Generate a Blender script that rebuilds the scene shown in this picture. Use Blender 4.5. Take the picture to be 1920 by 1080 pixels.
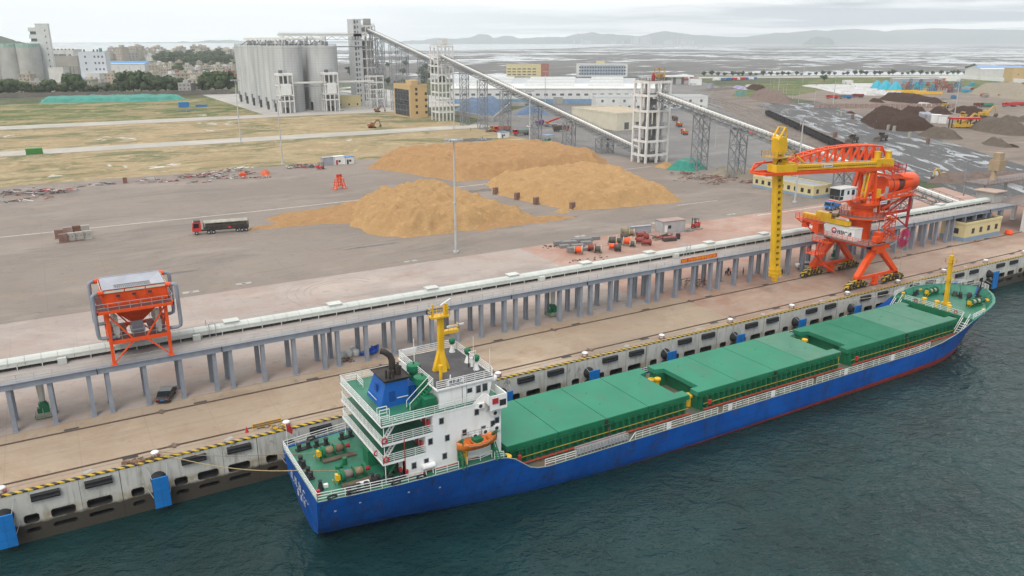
import bpy, bmesh, math, random
from mathutils import Vector, Matrix, noise
random.seed(7)
R = math.radians
sc = bpy.context.scene
for o in list(bpy.data.objects):
    bpy.data.objects.remove(o)
COL = sc.collection
# ------------------------------------------------------------------ camera
F, HY, CH, VX = 1490., 77., 50., 3625.
PIT = math.atan((540-HY)/F)
AZ = math.atan((VX-960)/math.hypot(F, 540-HY))
CX, CY = 0., -98.5
cam = bpy.data.cameras.new("camera")
camo = bpy.data.objects.new("camera", cam); COL.objects.link(camo)
cam.sensor_width = 36; cam.lens = F/1920*36; cam.clip_start = 1; cam.clip_end = 60000
camo.location = (CX, CY, CH)
camo.rotation_euler = (math.pi/2-PIT, 0, AZ-math.pi/2)
sc.camera = camo
# ------------------------------------------------------------------ sky, sun, exposure
SUN_EL, SUN_AZ = R(54), R(232)      # azimuth measured from +X towards +Y: a pale sun high on the left, seaward of the quay
w = bpy.data.worlds.new("World"); sc.world = w; w.use_nodes = True
nt = w.node_tree; nt.nodes.clear(); ln = nt.links.new
wo = nt.nodes.new('ShaderNodeOutputWorld'); bg = nt.nodes.new('ShaderNodeBackground')
sky = nt.nodes.new('ShaderNodeTexSky'); sky.sky_type = 'NISHITA'; sky.sun_disc = False
sky.sun_elevation = SUN_EL; sky.sun_rotation = math.pi/2-SUN_AZ
sky.air_density = 1.0; sky.dust_density = 4.0; sky.ozone_density = 1.0
hs = nt.nodes.new('ShaderNodeHueSaturation'); hs.inputs['Saturation'].default_value = .12
ln(sky.outputs[0], hs.inputs['Color'])
# the cloud deck: an even overcast dome with soft grey layers, thicker low on the right
tc = nt.nodes.new('ShaderNodeTexCoord'); sx = nt.nodes.new('ShaderNodeSeparateXYZ'); ln(tc.outputs['Generated'], sx.inputs[0])
def wm(op, a, b=0., c=0.):
    n = nt.nodes.new('ShaderNodeMath'); n.operation = op
    for i, q in enumerate((a, b, c)):
        if hasattr(q, 'is_linked'): ln(q, n.inputs[i])
        else: n.inputs[i].default_value = q
    return n.outputs[0]
zz = wm('ADD', wm('MAXIMUM', sx.outputs[2], 0.), .035)
cb = nt.nodes.new('ShaderNodeCombineXYZ'); ln(wm('DIVIDE', sx.outputs[0], zz), cb.inputs[0]); ln(wm('DIVIDE', sx.outputs[1], zz), cb.inputs[1])
nz = nt.nodes.new('ShaderNodeTexNoise'); ln(cb.outputs[0], nz.inputs['Vector']); nz.inputs['Scale'].default_value = .16; nz.inputs['Detail'].default_value = 7; nz.inputs['Roughness'].default_value = .55
cr = nt.nodes.new('ShaderNodeMapRange'); ln(nz.outputs[0], cr.inputs[0]); cr.inputs[1].default_value = .43; cr.inputs[2].default_value = .55
side = nt.nodes.new('ShaderNodeMapRange'); ln(wm('ADD', wm('MULTIPLY', sx.outputs[0], 1.), wm('MULTIPLY', sx.outputs[1], -.45)), side.inputs[0]); side.inputs[1].default_value = -.15; side.inputs[2].default_value = .5
gray = wm('MULTIPLY', cr.outputs[0], wm('ADD', wm('MULTIPLY', side.outputs[0], .95), .06))
mx = nt.nodes.new('ShaderNodeMix'); mx.data_type = 'RGBA'; ln(gray, mx.inputs[0])
SKYV = 17.5
mx.inputs[6].default_value = (SKYV*1.0, SKYV*1.0, SKYV*.985, 1); mx.inputs[7].default_value = (SKYV*.24, SKYV*.29, SKYV*.35, 1)
ad = nt.nodes.new('ShaderNodeMix'); ad.data_type = 'RGBA'; ad.inputs[0].default_value = .9
ln(hs.outputs[0], ad.inputs[6]); ln(mx.outputs[2], ad.inputs[7]); ln(ad.outputs[2], bg.inputs['Color'])
bg.inputs['Strength'].default_value = .1; ln(bg.outputs[0], wo.inputs[0])
sl = bpy.data.lights.new("sun", 'SUN'); sl.energy = 1.5; sl.angle = R(25); sl.color = (1, .96, .9)
so = bpy.data.objects.new("sun", sl); COL.objects.link(so)
sd = Vector((math.cos(SUN_EL)*math.cos(SUN_AZ), math.cos(SUN_EL)*math.sin(SUN_AZ), math.sin(SUN_EL)))
so.rotation_euler = sd.to_track_quat('Z', 'Y').to_euler()
sc.view_settings.view_transform = 'Standard'; sc.view_settings.look = 'None'; sc.view_settings.gamma = 1
sc.view_settings.exposure = 0.0; sc.view_settings.use_curve_mapping = False
sc.render.engine = 'CYCLES'
cy = sc.cycles; cy.use_denoising = True; cy.max_bounces = 5; cy.diffuse_bounces = 2; cy.glossy_bounces = 2; cy.transmission_bounces = 3; cy.volume_bounces = 1; cy.caustics_reflective = False; cy.caustics_refractive = False
sc.render.film_transparent = False
# ------------------------------------------------------------------ picture to ground
_cp, _sp = math.cos(PIT), math.sin(PIT); _f = (math.cos(AZ), math.sin(AZ)); _r = (math.sin(AZ), -math.cos(AZ))
def _ray(u, v):
    a = u-960; b = v-540; f = F*_cp-b*_sp
    return (f*_f[0]+a*_r[0], f*_f[1]+a*_r[1], -(F*_sp+b*_cp))
def at(u, v, z=0.):
    r = _ray(u, v); t = (z-CH)/r[2]
    return Vector((CX+r[0]*t, CY+r[1]*t, z))
def top(u, v, vt, z=0.):            # height of something that stands at (u,v) and reaches up to row vt
    p = at(u, v, z); f = (p.x-CX)*_f[0]+(p.y-CY)*_f[1]; k = (vt-540)/F
    return CH-(f*_sp+k*f*_cp)/(_cp-k*_sp)
# ------------------------------------------------------------------ objects
def tag(o, label=None, cat=None, group=None, kind=None):
    if label: o['label'] = label
    if cat: o['category'] = cat
    if group: o['group'] = group
    if kind: o['kind'] = kind
    return o
def thing(name, label, cat, loc=(0, 0, 0), rz=0., group=None):
    o = bpy.data.objects.new(name, None); COL.objects.link(o)
    o.location = loc; o.rotation_euler = (0, 0, rz)
    return tag(o, label, cat, group)
KIDS = {}
def dup(o, loc=None, rz=None, label=None, group=None, parent=None, scale=None):
    c = o.copy(); COL.objects.link(c)
    if parent: c.parent = parent; KIDS.setdefault(parent.name, []).append(c)
    for ch in KIDS.get(o.name, []): dup(ch, parent=c)
    if loc is not None: c.location = loc
    if rz is not None: c.rotation_euler = (0, 0, rz)
    if label: c['label'] = label
    if group: c['group'] = group
    if scale: c.scale = scale
    return c
BOXF = [(0, 3, 2, 1), (4, 5, 6, 7), (0, 1, 5, 4), (1, 2, 6, 5), (2, 3, 7, 6), (3, 0, 4, 7)]
class M:
    def __init__(s, off=(0, 0, 0)): s.v = []; s.f = []; s.k = []; s.m = 0; s.o = Vector(off)
    def add(s, vs, fs):
        n = len(s.v); s.v += [tuple(Vector(p)-s.o) for p in vs]; s.f += [tuple(i+n for i in f) for f in fs]; s.k += [s.m]*len(fs); return s
    def box(s, x0, x1, y0, y1, z0, z1):
        return s.add([(x0, y0, z0), (x1, y0, z0), (x1, y1, z0), (x0, y1, z0), (x0, y0, z1), (x1, y0, z1), (x1, y1, z1), (x0, y1, z1)], BOXF)
    def bx(s, cx, cy, cz, sx, sy, sz, rz=0.):
        c, n = math.cos(rz), math.sin(rz)
        return s.add([(cx+x*c-y*n, cy+x*n+y*c, cz+z) for z in (-sz/2, sz/2) for x, y in ((-sx/2, -sy/2), (sx/2, -sy/2), (sx/2, sy/2), (-sx/2, sy/2))], BOXF)
    def beam(s, p, q, w, h=None):
        p, q = Vector(p), Vector(q); d = q-p
        if d.length < 1e-6: return s
        d.normalize(); u = Vector((0, 0, 1)).cross(d)
        u = u.normalized() if u.length > 1e-3 else Vector((1, 0, 0)); t = d.cross(u); h = h or w
        return s.add([b+u*a*w/2+t*c*h/2 for b in (p, q) for a, c in ((-1, -1), (1, -1), (1, 1), (-1, 1))], BOXF)
    def path(s, pts, r, n=8, r2=None, cap=True):
        P = [Vector(p) for p in pts]; N = len(P); vs = []
        for i, p in enumerate(P):
            d = (P[min(i+1, N-1)]-P[max(i-1, 0)]).normalized()
            u = (u-d*u.dot(d)) if i else Vector((0, 0, 1)).cross(d)
            u = u.normalized() if u.length > 1e-2 else Vector((0, 1, 0)); t = d.cross(u)
            q = r if r2 is None else r+(r2-r)*i/(N-1)
            vs += [p+(u*math.cos(2*math.pi*j/n)+t*math.sin(2*math.pi*j/n))*q for j in range(n)]
        fs = [(i*n+j, i*n+(j+1) % n, (i+1)*n+(j+1) % n, (i+1)*n+j) for i in range(N-1) for j in range(n)]
        if cap: fs += [tuple(range(n))[::-1], tuple((N-1)*n+j for j in range(n))]
        return s.add(vs, fs)
    def tube(s, p, q, r, r2=None, n=8): return s.path([p, q], r, n, r2)
    def prism(s, poly, z0, z1):
        n = len(poly)
        if sum(poly[i][0]*poly[(i+1) % n][1]-poly[(i+1) % n][0]*poly[i][1] for i in range(n)) < 0: poly = poly[::-1]
        return s.add([(x, y, z0) for x, y in poly]+[(x, y, z1) for x, y in poly], [tuple(range(n))[::-1], tuple(range(n, 2*n))]+[(i, (i+1) % n, n+(i+1) % n, n+i) for i in range(n)])
    def ext(s, poly, a, b, ax='y'):      # an outline in a vertical plane, pushed along x or y
        n = len(poly); g = (lambda p, t: (p[0], t, p[1])) if ax == 'y' else (lambda p, t: (t, p[0], p[1]))
        ar = sum(poly[i][0]*poly[(i+1) % n][1]-poly[(i+1) % n][0]*poly[i][1] for i in range(n))
        if (ar < 0) == (ax == 'y'): poly = poly[::-1]
        return s.add([g(p, a) for p in poly]+[g(p, b) for p in poly], [tuple(range(n)), tuple(range(n, 2*n))[::-1]]+[(i, n+i, n+(i+1) % n, (i+1) % n) for i in range(n)])
    def lathe(s, c, prof, n=16, ax='z', cap=True):
        vs = []
        for r, h in prof:
            for j in range(n):
                a = 2*math.pi*j/n; x, y = r*math.cos(a), r*math.sin(a)
                vs.append(Vector(c)+Vector({'z': (x, y, h), 'x': (h, x, y), 'y': (y, h, x)}[ax]))
        fs = [(i*n+j, i*n+(j+1) % n, (i+1)*n+(j+1) % n, (i+1)*n+j) for i in range(len(prof)-1) for j in range(n)]
        if cap: fs += [tuple(range(n))[::-1], tuple((len(prof)-1)*n+j for j in range(n))]
        return s.add(vs, fs)
    def quad(s, *p): return s.add(p, [tuple(range(len(p)))])
    def rail(s, pts, h=1., bars=3, gap=1.6, t=.07, posts=True):
        for a, b in zip(pts, pts[1:]):
            a, b = Vector(a), Vector(b); L = (b-a).length
            for k in range(1, bars+1):
                up = Vector((0, 0, h*k/bars)); s.beam(a+up, b+up, t)
            if posts:
                n = max(1, round(L/gap))
                for i in range(n+1):
                    p = a+(b-a)*i/n; s.beam(p, p+Vector((0, 0, h)), t)
        return s
    def build(s, name, mats, parent=None, smooth=False, label=None, cat=None, group=None, kind=None, loc=None, bevel=0):
        me = bpy.data.meshes.new(name); me.from_pydata(s.v, [], s.f)
        for m_ in (mats if isinstance(mats, (list, tuple)) else [mats]): me.materials.append(m_)
        me.polygons.foreach_set('material_index', s.k)
        if smooth: me.polygons.foreach_set('use_smooth', [True]*len(s.f))
        me.update()
        o = bpy.data.objects.new(name, me); COL.objects.link(o)
        if parent: o.parent = parent; KIDS.setdefault(parent.name, []).append(o)
        elif any(s.o): o.location = s.o
        if loc: o.location = loc
        if smooth == 'auto':
            try: me.set_sharp_from_angle(angle=R(40))
            except Exception: pass
        return tag(o, label, cat, group, kind)
def off(t): return M(t.location)
# ------------------------------------------------------------------ materials
class G:                              # a small node-graph writer; every pattern lies in world metres
    def __init__(s, name):
        s.m = bpy.data.materials.new(name); s.m.use_nodes = True; s.t = s.m.node_tree; s.n = s.t.nodes; s.b = s.n['Principled BSDF']
        s.geo = s.n.new('ShaderNodeNewGeometry')
    def l(s, a, b): s.t.links.new(a, b)
    def put(s, sock, v):
        if hasattr(v, 'is_linked'): s.l(v, sock)
        elif isinstance(v, (tuple, list)) and len(v) == 3 and sock.type == 'RGBA': sock.default_value = (*v, 1)
        else: sock.default_value = v
    def pos(s, k=(1, 1, 1), rz=0.):
        n = s.n.new('ShaderNodeMapping'); s.l(s.geo.outputs['Position'], n.inputs[0]); n.inputs['Scale'].default_value = k
        if rz: n.vector_type = 'TEXTURE'; n.inputs['Rotation'].default_value = (0, 0, rz); n.inputs['Scale'].default_value = tuple(1/q for q in k)
        return n.outputs[0]
    def noise(s, sc_, det=4, ro=.55, vec=None, dist=0.):
        n = s.n.new('ShaderNodeTexNoise'); s.l(vec or s.geo.outputs['Position'], n.inputs['Vector']); n.inputs['Scale'].default_value = sc_; n.inputs['Detail'].default_value = det; n.inputs['Roughness'].default_value = ro; n.inputs['Distortion'].default_value = dist; return n.outputs[0]
    def vor(s, sc_, vec=None, feat='F1'):
        n = s.n.new('ShaderNodeTexVoronoi'); n.feature = feat; s.l(vec or s.geo.outputs['Position'], n.inputs['Vector']); n.inputs['Scale'].default_value = sc_; return n.outputs['Distance']
    def rng(s, f, a, b, c=0., d=1.):
        n = s.n.new('ShaderNodeMapRange'); s.put(n.inputs[0], f)
        for i, q in enumerate((a, b, c, d)): n.inputs[i+1].default_value = q
        return n.outputs[0]
    def math(s, op, a, b=0.):
        n = s.n.new('ShaderNodeMath'); n.operation = op; s.put(n.inputs[0], a); s.put(n.inputs[1], b); return n.outputs[0]
    def mix(s, f, a, b, mode='MIX'):
        n = s.n.new('ShaderNodeMix'); n.data_type = 'RGBA'; n.blend_type = mode; s.put(n.inputs[0], f); s.put(n.inputs[6], a); s.put(n.inputs[7], b); return n.outputs[2]
    def xyz(s, i, vec=None):
        n = s.n.new('ShaderNodeSeparateXYZ'); s.l(vec or s.geo.outputs['Position'], n.inputs[0]); return n.outputs[i]
    def bump(s, h, st=.3, d=.1):
        n = s.n.new('ShaderNodeBump'); s.l(h, n.inputs['Height']); n.inputs['Strength'].default_value = st; n.inputs['Distance'].default_value = d; s.l(n.outputs[0], s.b.inputs['Normal'])
    def done(s, col, rough=.7, spec=.4, metal=0.):
        s.put(s.b.inputs['Base Color'], col); s.put(s.b.inputs['Roughness'], rough); s.put(s.b.inputs['Specular IOR Level'], spec); s.put(s.b.inputs['Metallic'], metal); return s.m
def sub(c, k): return tuple(max(0., min(.95, x*k)) for x in c)
def mat(name, c, rough=.55, var=.18, vs=.35, dirt=None, da=.5, ds=.6, zs=1., spec=.4, metal=0., bump=0., bs=6.):
    g = G(name)
    col = g.mix(g.rng(g.noise(vs, 5), .3, .7), sub(c, 1-var), sub(c, 1+var))
    if dirt:                          # worn and stained patches; zs < 1 draws them out into vertical runs
        n = g.noise(ds, 7, .65, g.pos((1, 1, zs)))
        col = g.mix(g.math('MULTIPLY', g.rng(n, .5, .72), da), col, dirt)
    if bump: g.bump(g.noise(bs, 4), bump, .05)
    return g.done(col, rough, spec, metal)
# ================================================================== ground, water, far country
def sheet(name, poly, z, m, grid=None):
    b = M(); b.add([(p[0], p[1], z) for p in poly], [tuple(range(len(poly)))])
    o = b.build(name, m, kind='structure')
    if o.data.polygons[0].normal.z < 0: o.data.flip_normals()
    return o
def slab_mat(name, c1, c2, stain, joint=(5., 5.), sa=.5, rough=.8, ja=.35, dark=None, tracks=None):
    g = G(name)
    col = g.mix(g.rng(g.noise(.035, 6, .6), .35, .65), c1, c2)
    col = g.mix(g.math('MULTIPLY', g.rng(g.noise(.11, 9, .7, dist=.6), .46, .62), sa*1.15), col, stain)
    col = g.mix(g.math('MULTIPLY', g.rng(g.noise(.5, 6, .7, g.pos((.25, 1.6, 1))), .48, .8), .30), col, sub(c1, .7))
    if dark:
        col = g.mix(g.math('MULTIPLY', g.rng(g.noise(.06, 8, .7, g.pos((.35, 1, 1)), .8), .53, .63), .6), col, dark)
    # casting joints: thin darker lines on a regular grid, each bay a slightly different pour
    j = None
    for i, d in enumerate(joint):
        x = g.xyz(i); fr = g.math('FRACT', g.math('DIVIDE', g.math('ADD', x, 1000.), d))
        k = g.rng(g.math('ABSOLUTE', g.math('SUBTRACT', fr, .5)), .5-.05/d*1.6, .5, 0, 1)
        j = k if j is None else g.math('MAXIMUM', j, k)
    bay = g.n.new('ShaderNodeTexWhiteNoise'); cbn = g.n.new('ShaderNodeCombineXYZ')
    for i, d in enumerate(joint):
        g.l(g.math('FLOOR', g.math('DIVIDE', g.math('ADD', g.xyz(i), 1000.), d)), cbn.inputs[i])
    g.l(cbn.outputs[0], bay.inputs['Vector'])
    col = g.mix(g.rng(bay.outputs['Value'], 0, 1, 0, .22), col, sub(c2, .8))
    col = g.mix(g.math('MULTIPLY', j, ja), col, sub(c1, .45))
    blot_ = g.noise(.018, 7, .62, None, .9); col = g.mix(g.rng(blot_, .45, .57, 0, .42), col, sub(c1, .72))
    pale = g.noise(.045, 8, .66, g.pos((.6, 1.2, 1)), .5); col = g.mix(g.rng(pale, .52, .64, 0, .6), col, sub(c2, 1.25))
    spot = g.noise(.42, 9, .74, None, .3); col = g.mix(g.rng(spot, .57, .68, 0, .6), col, sub(c1, .5))
    fine = g.noise(2.2, 6, .7)
    col = g.mix(g.rng(fine, .3, .7, .0, .22), col, sub(c1, .62))
    if tracks:                        # worn lanes running along the quay
        t = g.noise(.9, 3, .6, g.pos((.02, 1, 1), tracks)); col = g.mix(g.rng(t, .56, .7, 0, .35), col, sub(c1, .55))
    g.bump(fine, .15, .03)
    return g.done(col, rough, .35)
m_quay = slab_mat('quay_concrete', (.37, .285, .205), (.43, .335, .245), (.27, .155, .09), (8.25, 5.5), .42, tracks=.001, dark=(.20, .16, .13))
m_pink = slab_mat('pink_concrete', (0.376, 0.320, 0.292), (0.408, 0.336, 0.292), (0.336, 0.208, 0.156), (10., 6.), .45, dark=(0.240, 0.216, 0.200))
m_red = slab_mat('red_stained_concrete', (.385, .25, .20), (.43, .30, .245), (.36, .165, .11), (10., 6.), .7)
m_quay2 = slab_mat('reddish_quay_concrete', (.36, .255, .195), (.41, .305, .235), (.30, .14, .09), (8.25, 5.5), .6, tracks=.001, dark=(.20, .14, .115))
m_yard = slab_mat('yard_concrete', (0.228, 0.188, 0.160), (0.260, 0.216, 0.184), (0.288, 0.216, 0.160), (12., 12.), .4, tracks=.1, dark=(0.136, 0.124, 0.116))
m_asph = slab_mat('asphalt', (0.172, 0.164, 0.160), (0.200, 0.188, 0.180), (0.240, 0.220, 0.200), (60., 60.), .5, .85, .2, dark=(0.096, 0.092, 0.092), tracks=R(57))
m_road = slab_mat('white_road', (0.425, 0.391, 0.348), (0.476, 0.442, 0.391), (0.340, 0.281, 0.212), (6., 50.), .35)
def field_mat(name, soil, soil2, grass, ga, gs=.05, white=.0):
    g = G(name)
    col = g.mix(g.rng(g.noise(.045, 8, .65, g.pos((.8, 1.2, 1))), .35, .65), soil, soil2)
    n = g.noise(gs, 9, .75, g.pos((.75, 1.25, 1)), .8)
    col = g.mix(g.rng(n, ga, ga+.10), col, grass)
    n2 = g.noise(.22, 7, .7); col = g.mix(g.rng(n2, .50, .66, 0, .8), col, sub(soil, .55)); col = g.mix(g.rng(g.noise(.09, 8, .7, None, .6), .54, .64, 0, .6), col, sub(soil, 1.3))
    col = g.mix(g.rng(g.noise(1.1, 5, .7), .5, .8, 0, .5), col, sub(grass, .7))
    if white: col = g.mix(g.rng(g.noise(.05, 6, .6, g.pos((.35, 1.3, 1)), .3), white, white+.015), col, (.72, .70, .66))
    g.bump(n2, .6, .3)
    return g.done(col, .95, .1)
m_dirt = field_mat('dry_dirt', (.385, .305, .185), (.33, .24, .135), (.145, .15, .075), .485, .03, .70)
m_dirt2 = field_mat('dry_grass', (.34, .27, .155), (.27, .205, .11), (.085, .125, .04), .44, .03, .72)
m_green = field_mat('rough_grass', (.24, .20, .11), (.10, .13, .045), (.065, .115, .03), .44, .03)
m_land = field_mat('low_green_land', (.13, .13, .085), (.075, .09, .045), (.05, .075, .03), .5, .012)
m_brown = slab_mat('brown_yard', (0.217, 0.170, 0.136), (0.246, 0.200, 0.162), (0.145, 0.102, 0.081), (400., 400.), .6, .9, 0, dark=(0.093, 0.068, 0.055), tracks=R(57))
m_ball = slab_mat('rail_ballast', (0.170, 0.140, 0.119), (0.221, 0.178, 0.149), (0.128, 0.093, 0.072), (400., 400.), .5, .95, 0, tracks=R(54.7))
def wet_mat():
    g = G('wet_coal_ground')
    n = g.noise(.10, 10, .68, g.pos((.3, 1.4, 1), R(54.7)), .9)
    k = g.rng(n, .535, .575)
    col = g.mix(g.rng(g.noise(.5, 6, .7), .35, .65), (.035, .035, .037), (.085, .08, .08))
    dryp = g.rng(g.noise(.03, 6, .6, g.pos((.4, 1.4, 1), R(54.7))), .52, .64, 0, .55)
    col = g.mix(dryp, col, (.095, .092, .092))
    col = g.mix(k, col, (.17, .18, .19))
    return g.done(col, g.rng(k, 0, 1, .75, .22), .5)
m_wet = wet_mat()
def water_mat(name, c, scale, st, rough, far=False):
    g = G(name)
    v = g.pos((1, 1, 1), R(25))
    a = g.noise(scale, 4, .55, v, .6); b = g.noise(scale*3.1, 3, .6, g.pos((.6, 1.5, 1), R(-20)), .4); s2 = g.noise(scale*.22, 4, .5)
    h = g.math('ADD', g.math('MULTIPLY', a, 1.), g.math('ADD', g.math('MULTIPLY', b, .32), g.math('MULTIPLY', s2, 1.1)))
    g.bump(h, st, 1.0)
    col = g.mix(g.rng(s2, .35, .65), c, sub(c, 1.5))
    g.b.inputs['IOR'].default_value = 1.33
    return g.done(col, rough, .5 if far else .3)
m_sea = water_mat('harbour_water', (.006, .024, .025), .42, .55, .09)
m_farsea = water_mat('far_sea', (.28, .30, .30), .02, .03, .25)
def flat_mat():
    g = G('tidal_flat')
    n = g.noise(.0013, 10, .62, g.pos((1., .9, 1), R(25)), 1.2)
    fine = g.noise(.012, 7, .68, g.pos((.5, 1.2, 1), R(30)), .5)
    s_ = g.math('ADD', g.math('MULTIPLY', n, .62), g.math('MULTIPLY', fine, .38))
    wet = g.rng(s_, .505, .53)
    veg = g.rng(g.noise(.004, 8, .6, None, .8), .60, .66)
    col = g.mix(g.rng(fine, .35, .65), (.065, .062, .06), (.125, .115, .105))
    # the landward ponds: dykes and reeds between sheets of water
    near = g.rng(g.xyz(1), 900., 2200., 1., 0.)
    col = g.mix(g.math('MULTIPLY', veg, near), col, (.06, .085, .035))
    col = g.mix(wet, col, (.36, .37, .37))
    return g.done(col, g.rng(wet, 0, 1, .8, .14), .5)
m_flat = flat_mat()
def hill_mat(name, a, b, s_):
    g = G(name); n = g.noise(s_, 8, .65); col = g.mix(g.rng(n, .35, .65), a, b); g.bump(n, .5, 12.); return g.done(col, .95, .1)
m_hill = hill_mat('wooded_hill', (.03, .05, .022), (.06, .085, .04), .02)
m_mount = hill_mat('far_mountain', (.035, .05, .035), (.06, .075, .055), .0015)

E0, E1 = -140., 520.
sheet('ground', [(-9000, .8), (9000, .8), (14000, 14000), (-9000, 14000)], -.06, m_land)
sheet('harbour_water', [(-2500, .3), (-2500, -2500), (4000, -2500), (4000, .3)], -6.5, m_sea)
sheet('quay_apron', [(E0, .55), (107.2, .55), (107.2, 17.6), (E0, 17.6)], .02, m_quay)
sheet('reddish_quay_apron', [(107.2, .55), (E1, .55), (E1, 17.6), (107.2, 17.6)], .02, m_quay2)
sheet('pink_apron', [(E0, 17.6), (100, 17.6), (100, 68.6), (E0, 68.6)], .0, m_pink)
sheet('red_apron', [(100, 17.6), (E1, 17.6), (E1, 45), (262, 68.6), (100, 68.6)], .0, m_red)
sheet('storage_yard', [(E0, 68.6), (232, 68.6), (236, 160), (222, 200), (190, 238), (E0, 238)], .004, m_yard)
sheet('asphalt_road', [(215, 68.6), (262, 68.6), (350, 130), (640, 530), (790, 760), (640, 760), (226, 345), (222, 200), (236, 160), (232, 68.6)], -.008, m_asph)
sheet('dirt_field', [(-200, 238), (190, 238), (222, 200), (226, 330), (-200, 330)], -.004, m_dirt)
sheet('dirt_field_middle', [(-200, 350), (232, 350), (240, 463), (-200, 463)], -.004, m_dirt)
sheet('dirt_road', [(-200, 330), (240, 331), (240, 351), (-200, 350)], .012, m_road)
sheet('dirt_road_far', [(-200, 463), (250, 465), (250, 489), (-200, 488)], .012, m_road)
sheet('grass_field', [(-300, 488), (150, 489), (146, 690), (-300, 700)], -.004, m_dirt2)
sheet('silo_apron', [(139, 489), (330, 489), (330, 740), (141, 740)], .02, slab_mat('silo_apron', (.40, .38, .355), (.45, .43, .40), (.33, .30, .27), (8, 8), .3))
sheet('rail_ballast', [(285, 100), (335, 130), (512, 368), (640, 510), (720, 570), (700, 600), (612, 545), (430, 325), (280, 105)], .01, m_ball)
sheet('coal_yard', [(262, 40), (330, 50), (582, 372), (505, 372), (330, 128), (285, 85)], .02, m_wet)
sheet('brown_yard', [(330, 50), (520, 20), (1100, 300), (900, 440), (740, 530), (620, 470), (582, 372)], .012, m_brown)
sheet('grass_verge', [(560, 455), (630, 440), (800, 520), (900, 420), (1500, 560), (1190, 640), (960, 680), (740, 610), (640, 525)], .02, m_green)
sheet('shore_road', [at(1290, 147), at(2300, 141), at(2300, 138.5), at(1290, 144)], .06, m_road)
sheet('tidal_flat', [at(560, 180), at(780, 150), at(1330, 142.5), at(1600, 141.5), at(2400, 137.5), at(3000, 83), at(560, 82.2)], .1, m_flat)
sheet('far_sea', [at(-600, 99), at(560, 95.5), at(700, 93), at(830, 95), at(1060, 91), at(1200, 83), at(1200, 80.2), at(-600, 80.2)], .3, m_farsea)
# hills: real ridges far off, with their own depth
def ridge(name, pts, m, depth, foot=82.):
    """pts: (u, v) of the skyline seen from the quay; the ridge stands at the distance where its foot is seen"""
    b = M(); P = []
    base = [at(u, foot) for u, v in pts]
    for i in range(len(pts)-1):
        for k in range(6):
            t = k/6.; u = pts[i][0]+(pts[i+1][0]-pts[i][0])*t; v = pts[i][1]+(pts[i+1][1]-pts[i][1])*t
            v += (noise.noise((u*.045, 3, 1))*1.6+noise.noise((u*.16, 7, 1))*.8)*min(1, (foot-v)/8.)
            p = at(u, foot); d = Vector((p.x-CX, p.y-CY, 0)).normalized(); h = max(1, top(u, foot, v)*(1+depth/4/p.length)); P.append((p, d, h))
    R_ = 7; vs = []; n = len(P)
    for j in range(R_):
        s_ = j/(R_-1)
        for i, (p, d, h) in enumerate(P):
            q = p+d*depth*(s_-.0)*.55
            z = h*math.sin(math.pi*s_)**.9*(1 if s_ == .5 else .85+.3*noise.noise((i*.3, j*1.7, 5)))
            vs.append((q.x, q.y, max(z, 0) if 0 < j < R_-1 else -1))
    fs = [(j*n+i, j*n+i+1, (j+1)*n+i+1, (j+1)*n+i) for j in range(R_-1) for i in range(n-1)]
    b.add(vs, fs); return b.build(name, m, smooth=True, kind='structure')
ridge('mountain', [(730, 82), (760, 77), (800, 74.5), (815, 71), (850, 73), (880, 70.5), (900, 64), (915, 65), (925, 72), (945, 67.5), (960, 67), (975, 72.5), (1010, 70), (1060, 69), (1085, 64), (1110, 60), (1130, 64), (1160, 65), (1200, 68), (1225, 62), (1248, 58), (1270, 62), (1300, 65.5), (1345, 68), (1370, 70), (1400, 69), (1450, 62), (1480, 61), (1525, 57), (1560, 57), (1600, 54), (1640, 57), (1680, 60), (1730, 62), (1790, 59.5), (1850, 60), (1920, 63), (1990, 66), (2080, 80)], m_mount, 2600, 82.6)
ridge('mountain_behind', [(1540, 80), (1600, 66), (1640, 60), (1700, 55), (1760, 53), (1830, 55), (1900, 56), (1980, 60), (2100, 78)], m_mount, 2500, 79.6)
ridge('island_hill', [(1504, 82.5), (1518, 74), (1530, 69), (1545, 68.5), (1556, 72), (1566, 82)], m_hill, 500, 84)
ridge('wooded_hill', [(-260, 84), (-160, 60), (-60, 62), (-20, 66), (5, 68), (20, 72), (35, 78), (52, 81), (80, 86), (100, 96)], m_hill, 500, 101)
ridge('far_coast', [(-500, 80.5), (-100, 78.5), (100, 80.4), (240, 79.6), (330, 79), (345, 77.3), (360, 79), (395, 75.5), (430, 75), (470, 77), (560, 78.5), (640, 77), (730, 78), (760, 80)], m_mount, 900, 81)
# ================================================================== haze
def haze(dens):
    b = M(); b.box(-9500, 15000, -3000, 15000, -8, 620)
    g = bpy.data.materials.new('haze'); g.use_nodes = True; t = g.node_tree; t.nodes.clear()
    o = t.nodes.new('ShaderNodeOutputMaterial'); p = t.nodes.new('ShaderNodeVolumePrincipled')
    p.inputs['Color'].default_value = (.82, .87, .91, 1); p.inputs['Density'].default_value = dens; p.inputs['Anisotropy'].default_value = .0
    t.links.new(p.outputs[0], o.inputs['Volume'])
    return b.build('haze', g, kind='stuff')
haze(.95e-4)
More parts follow.
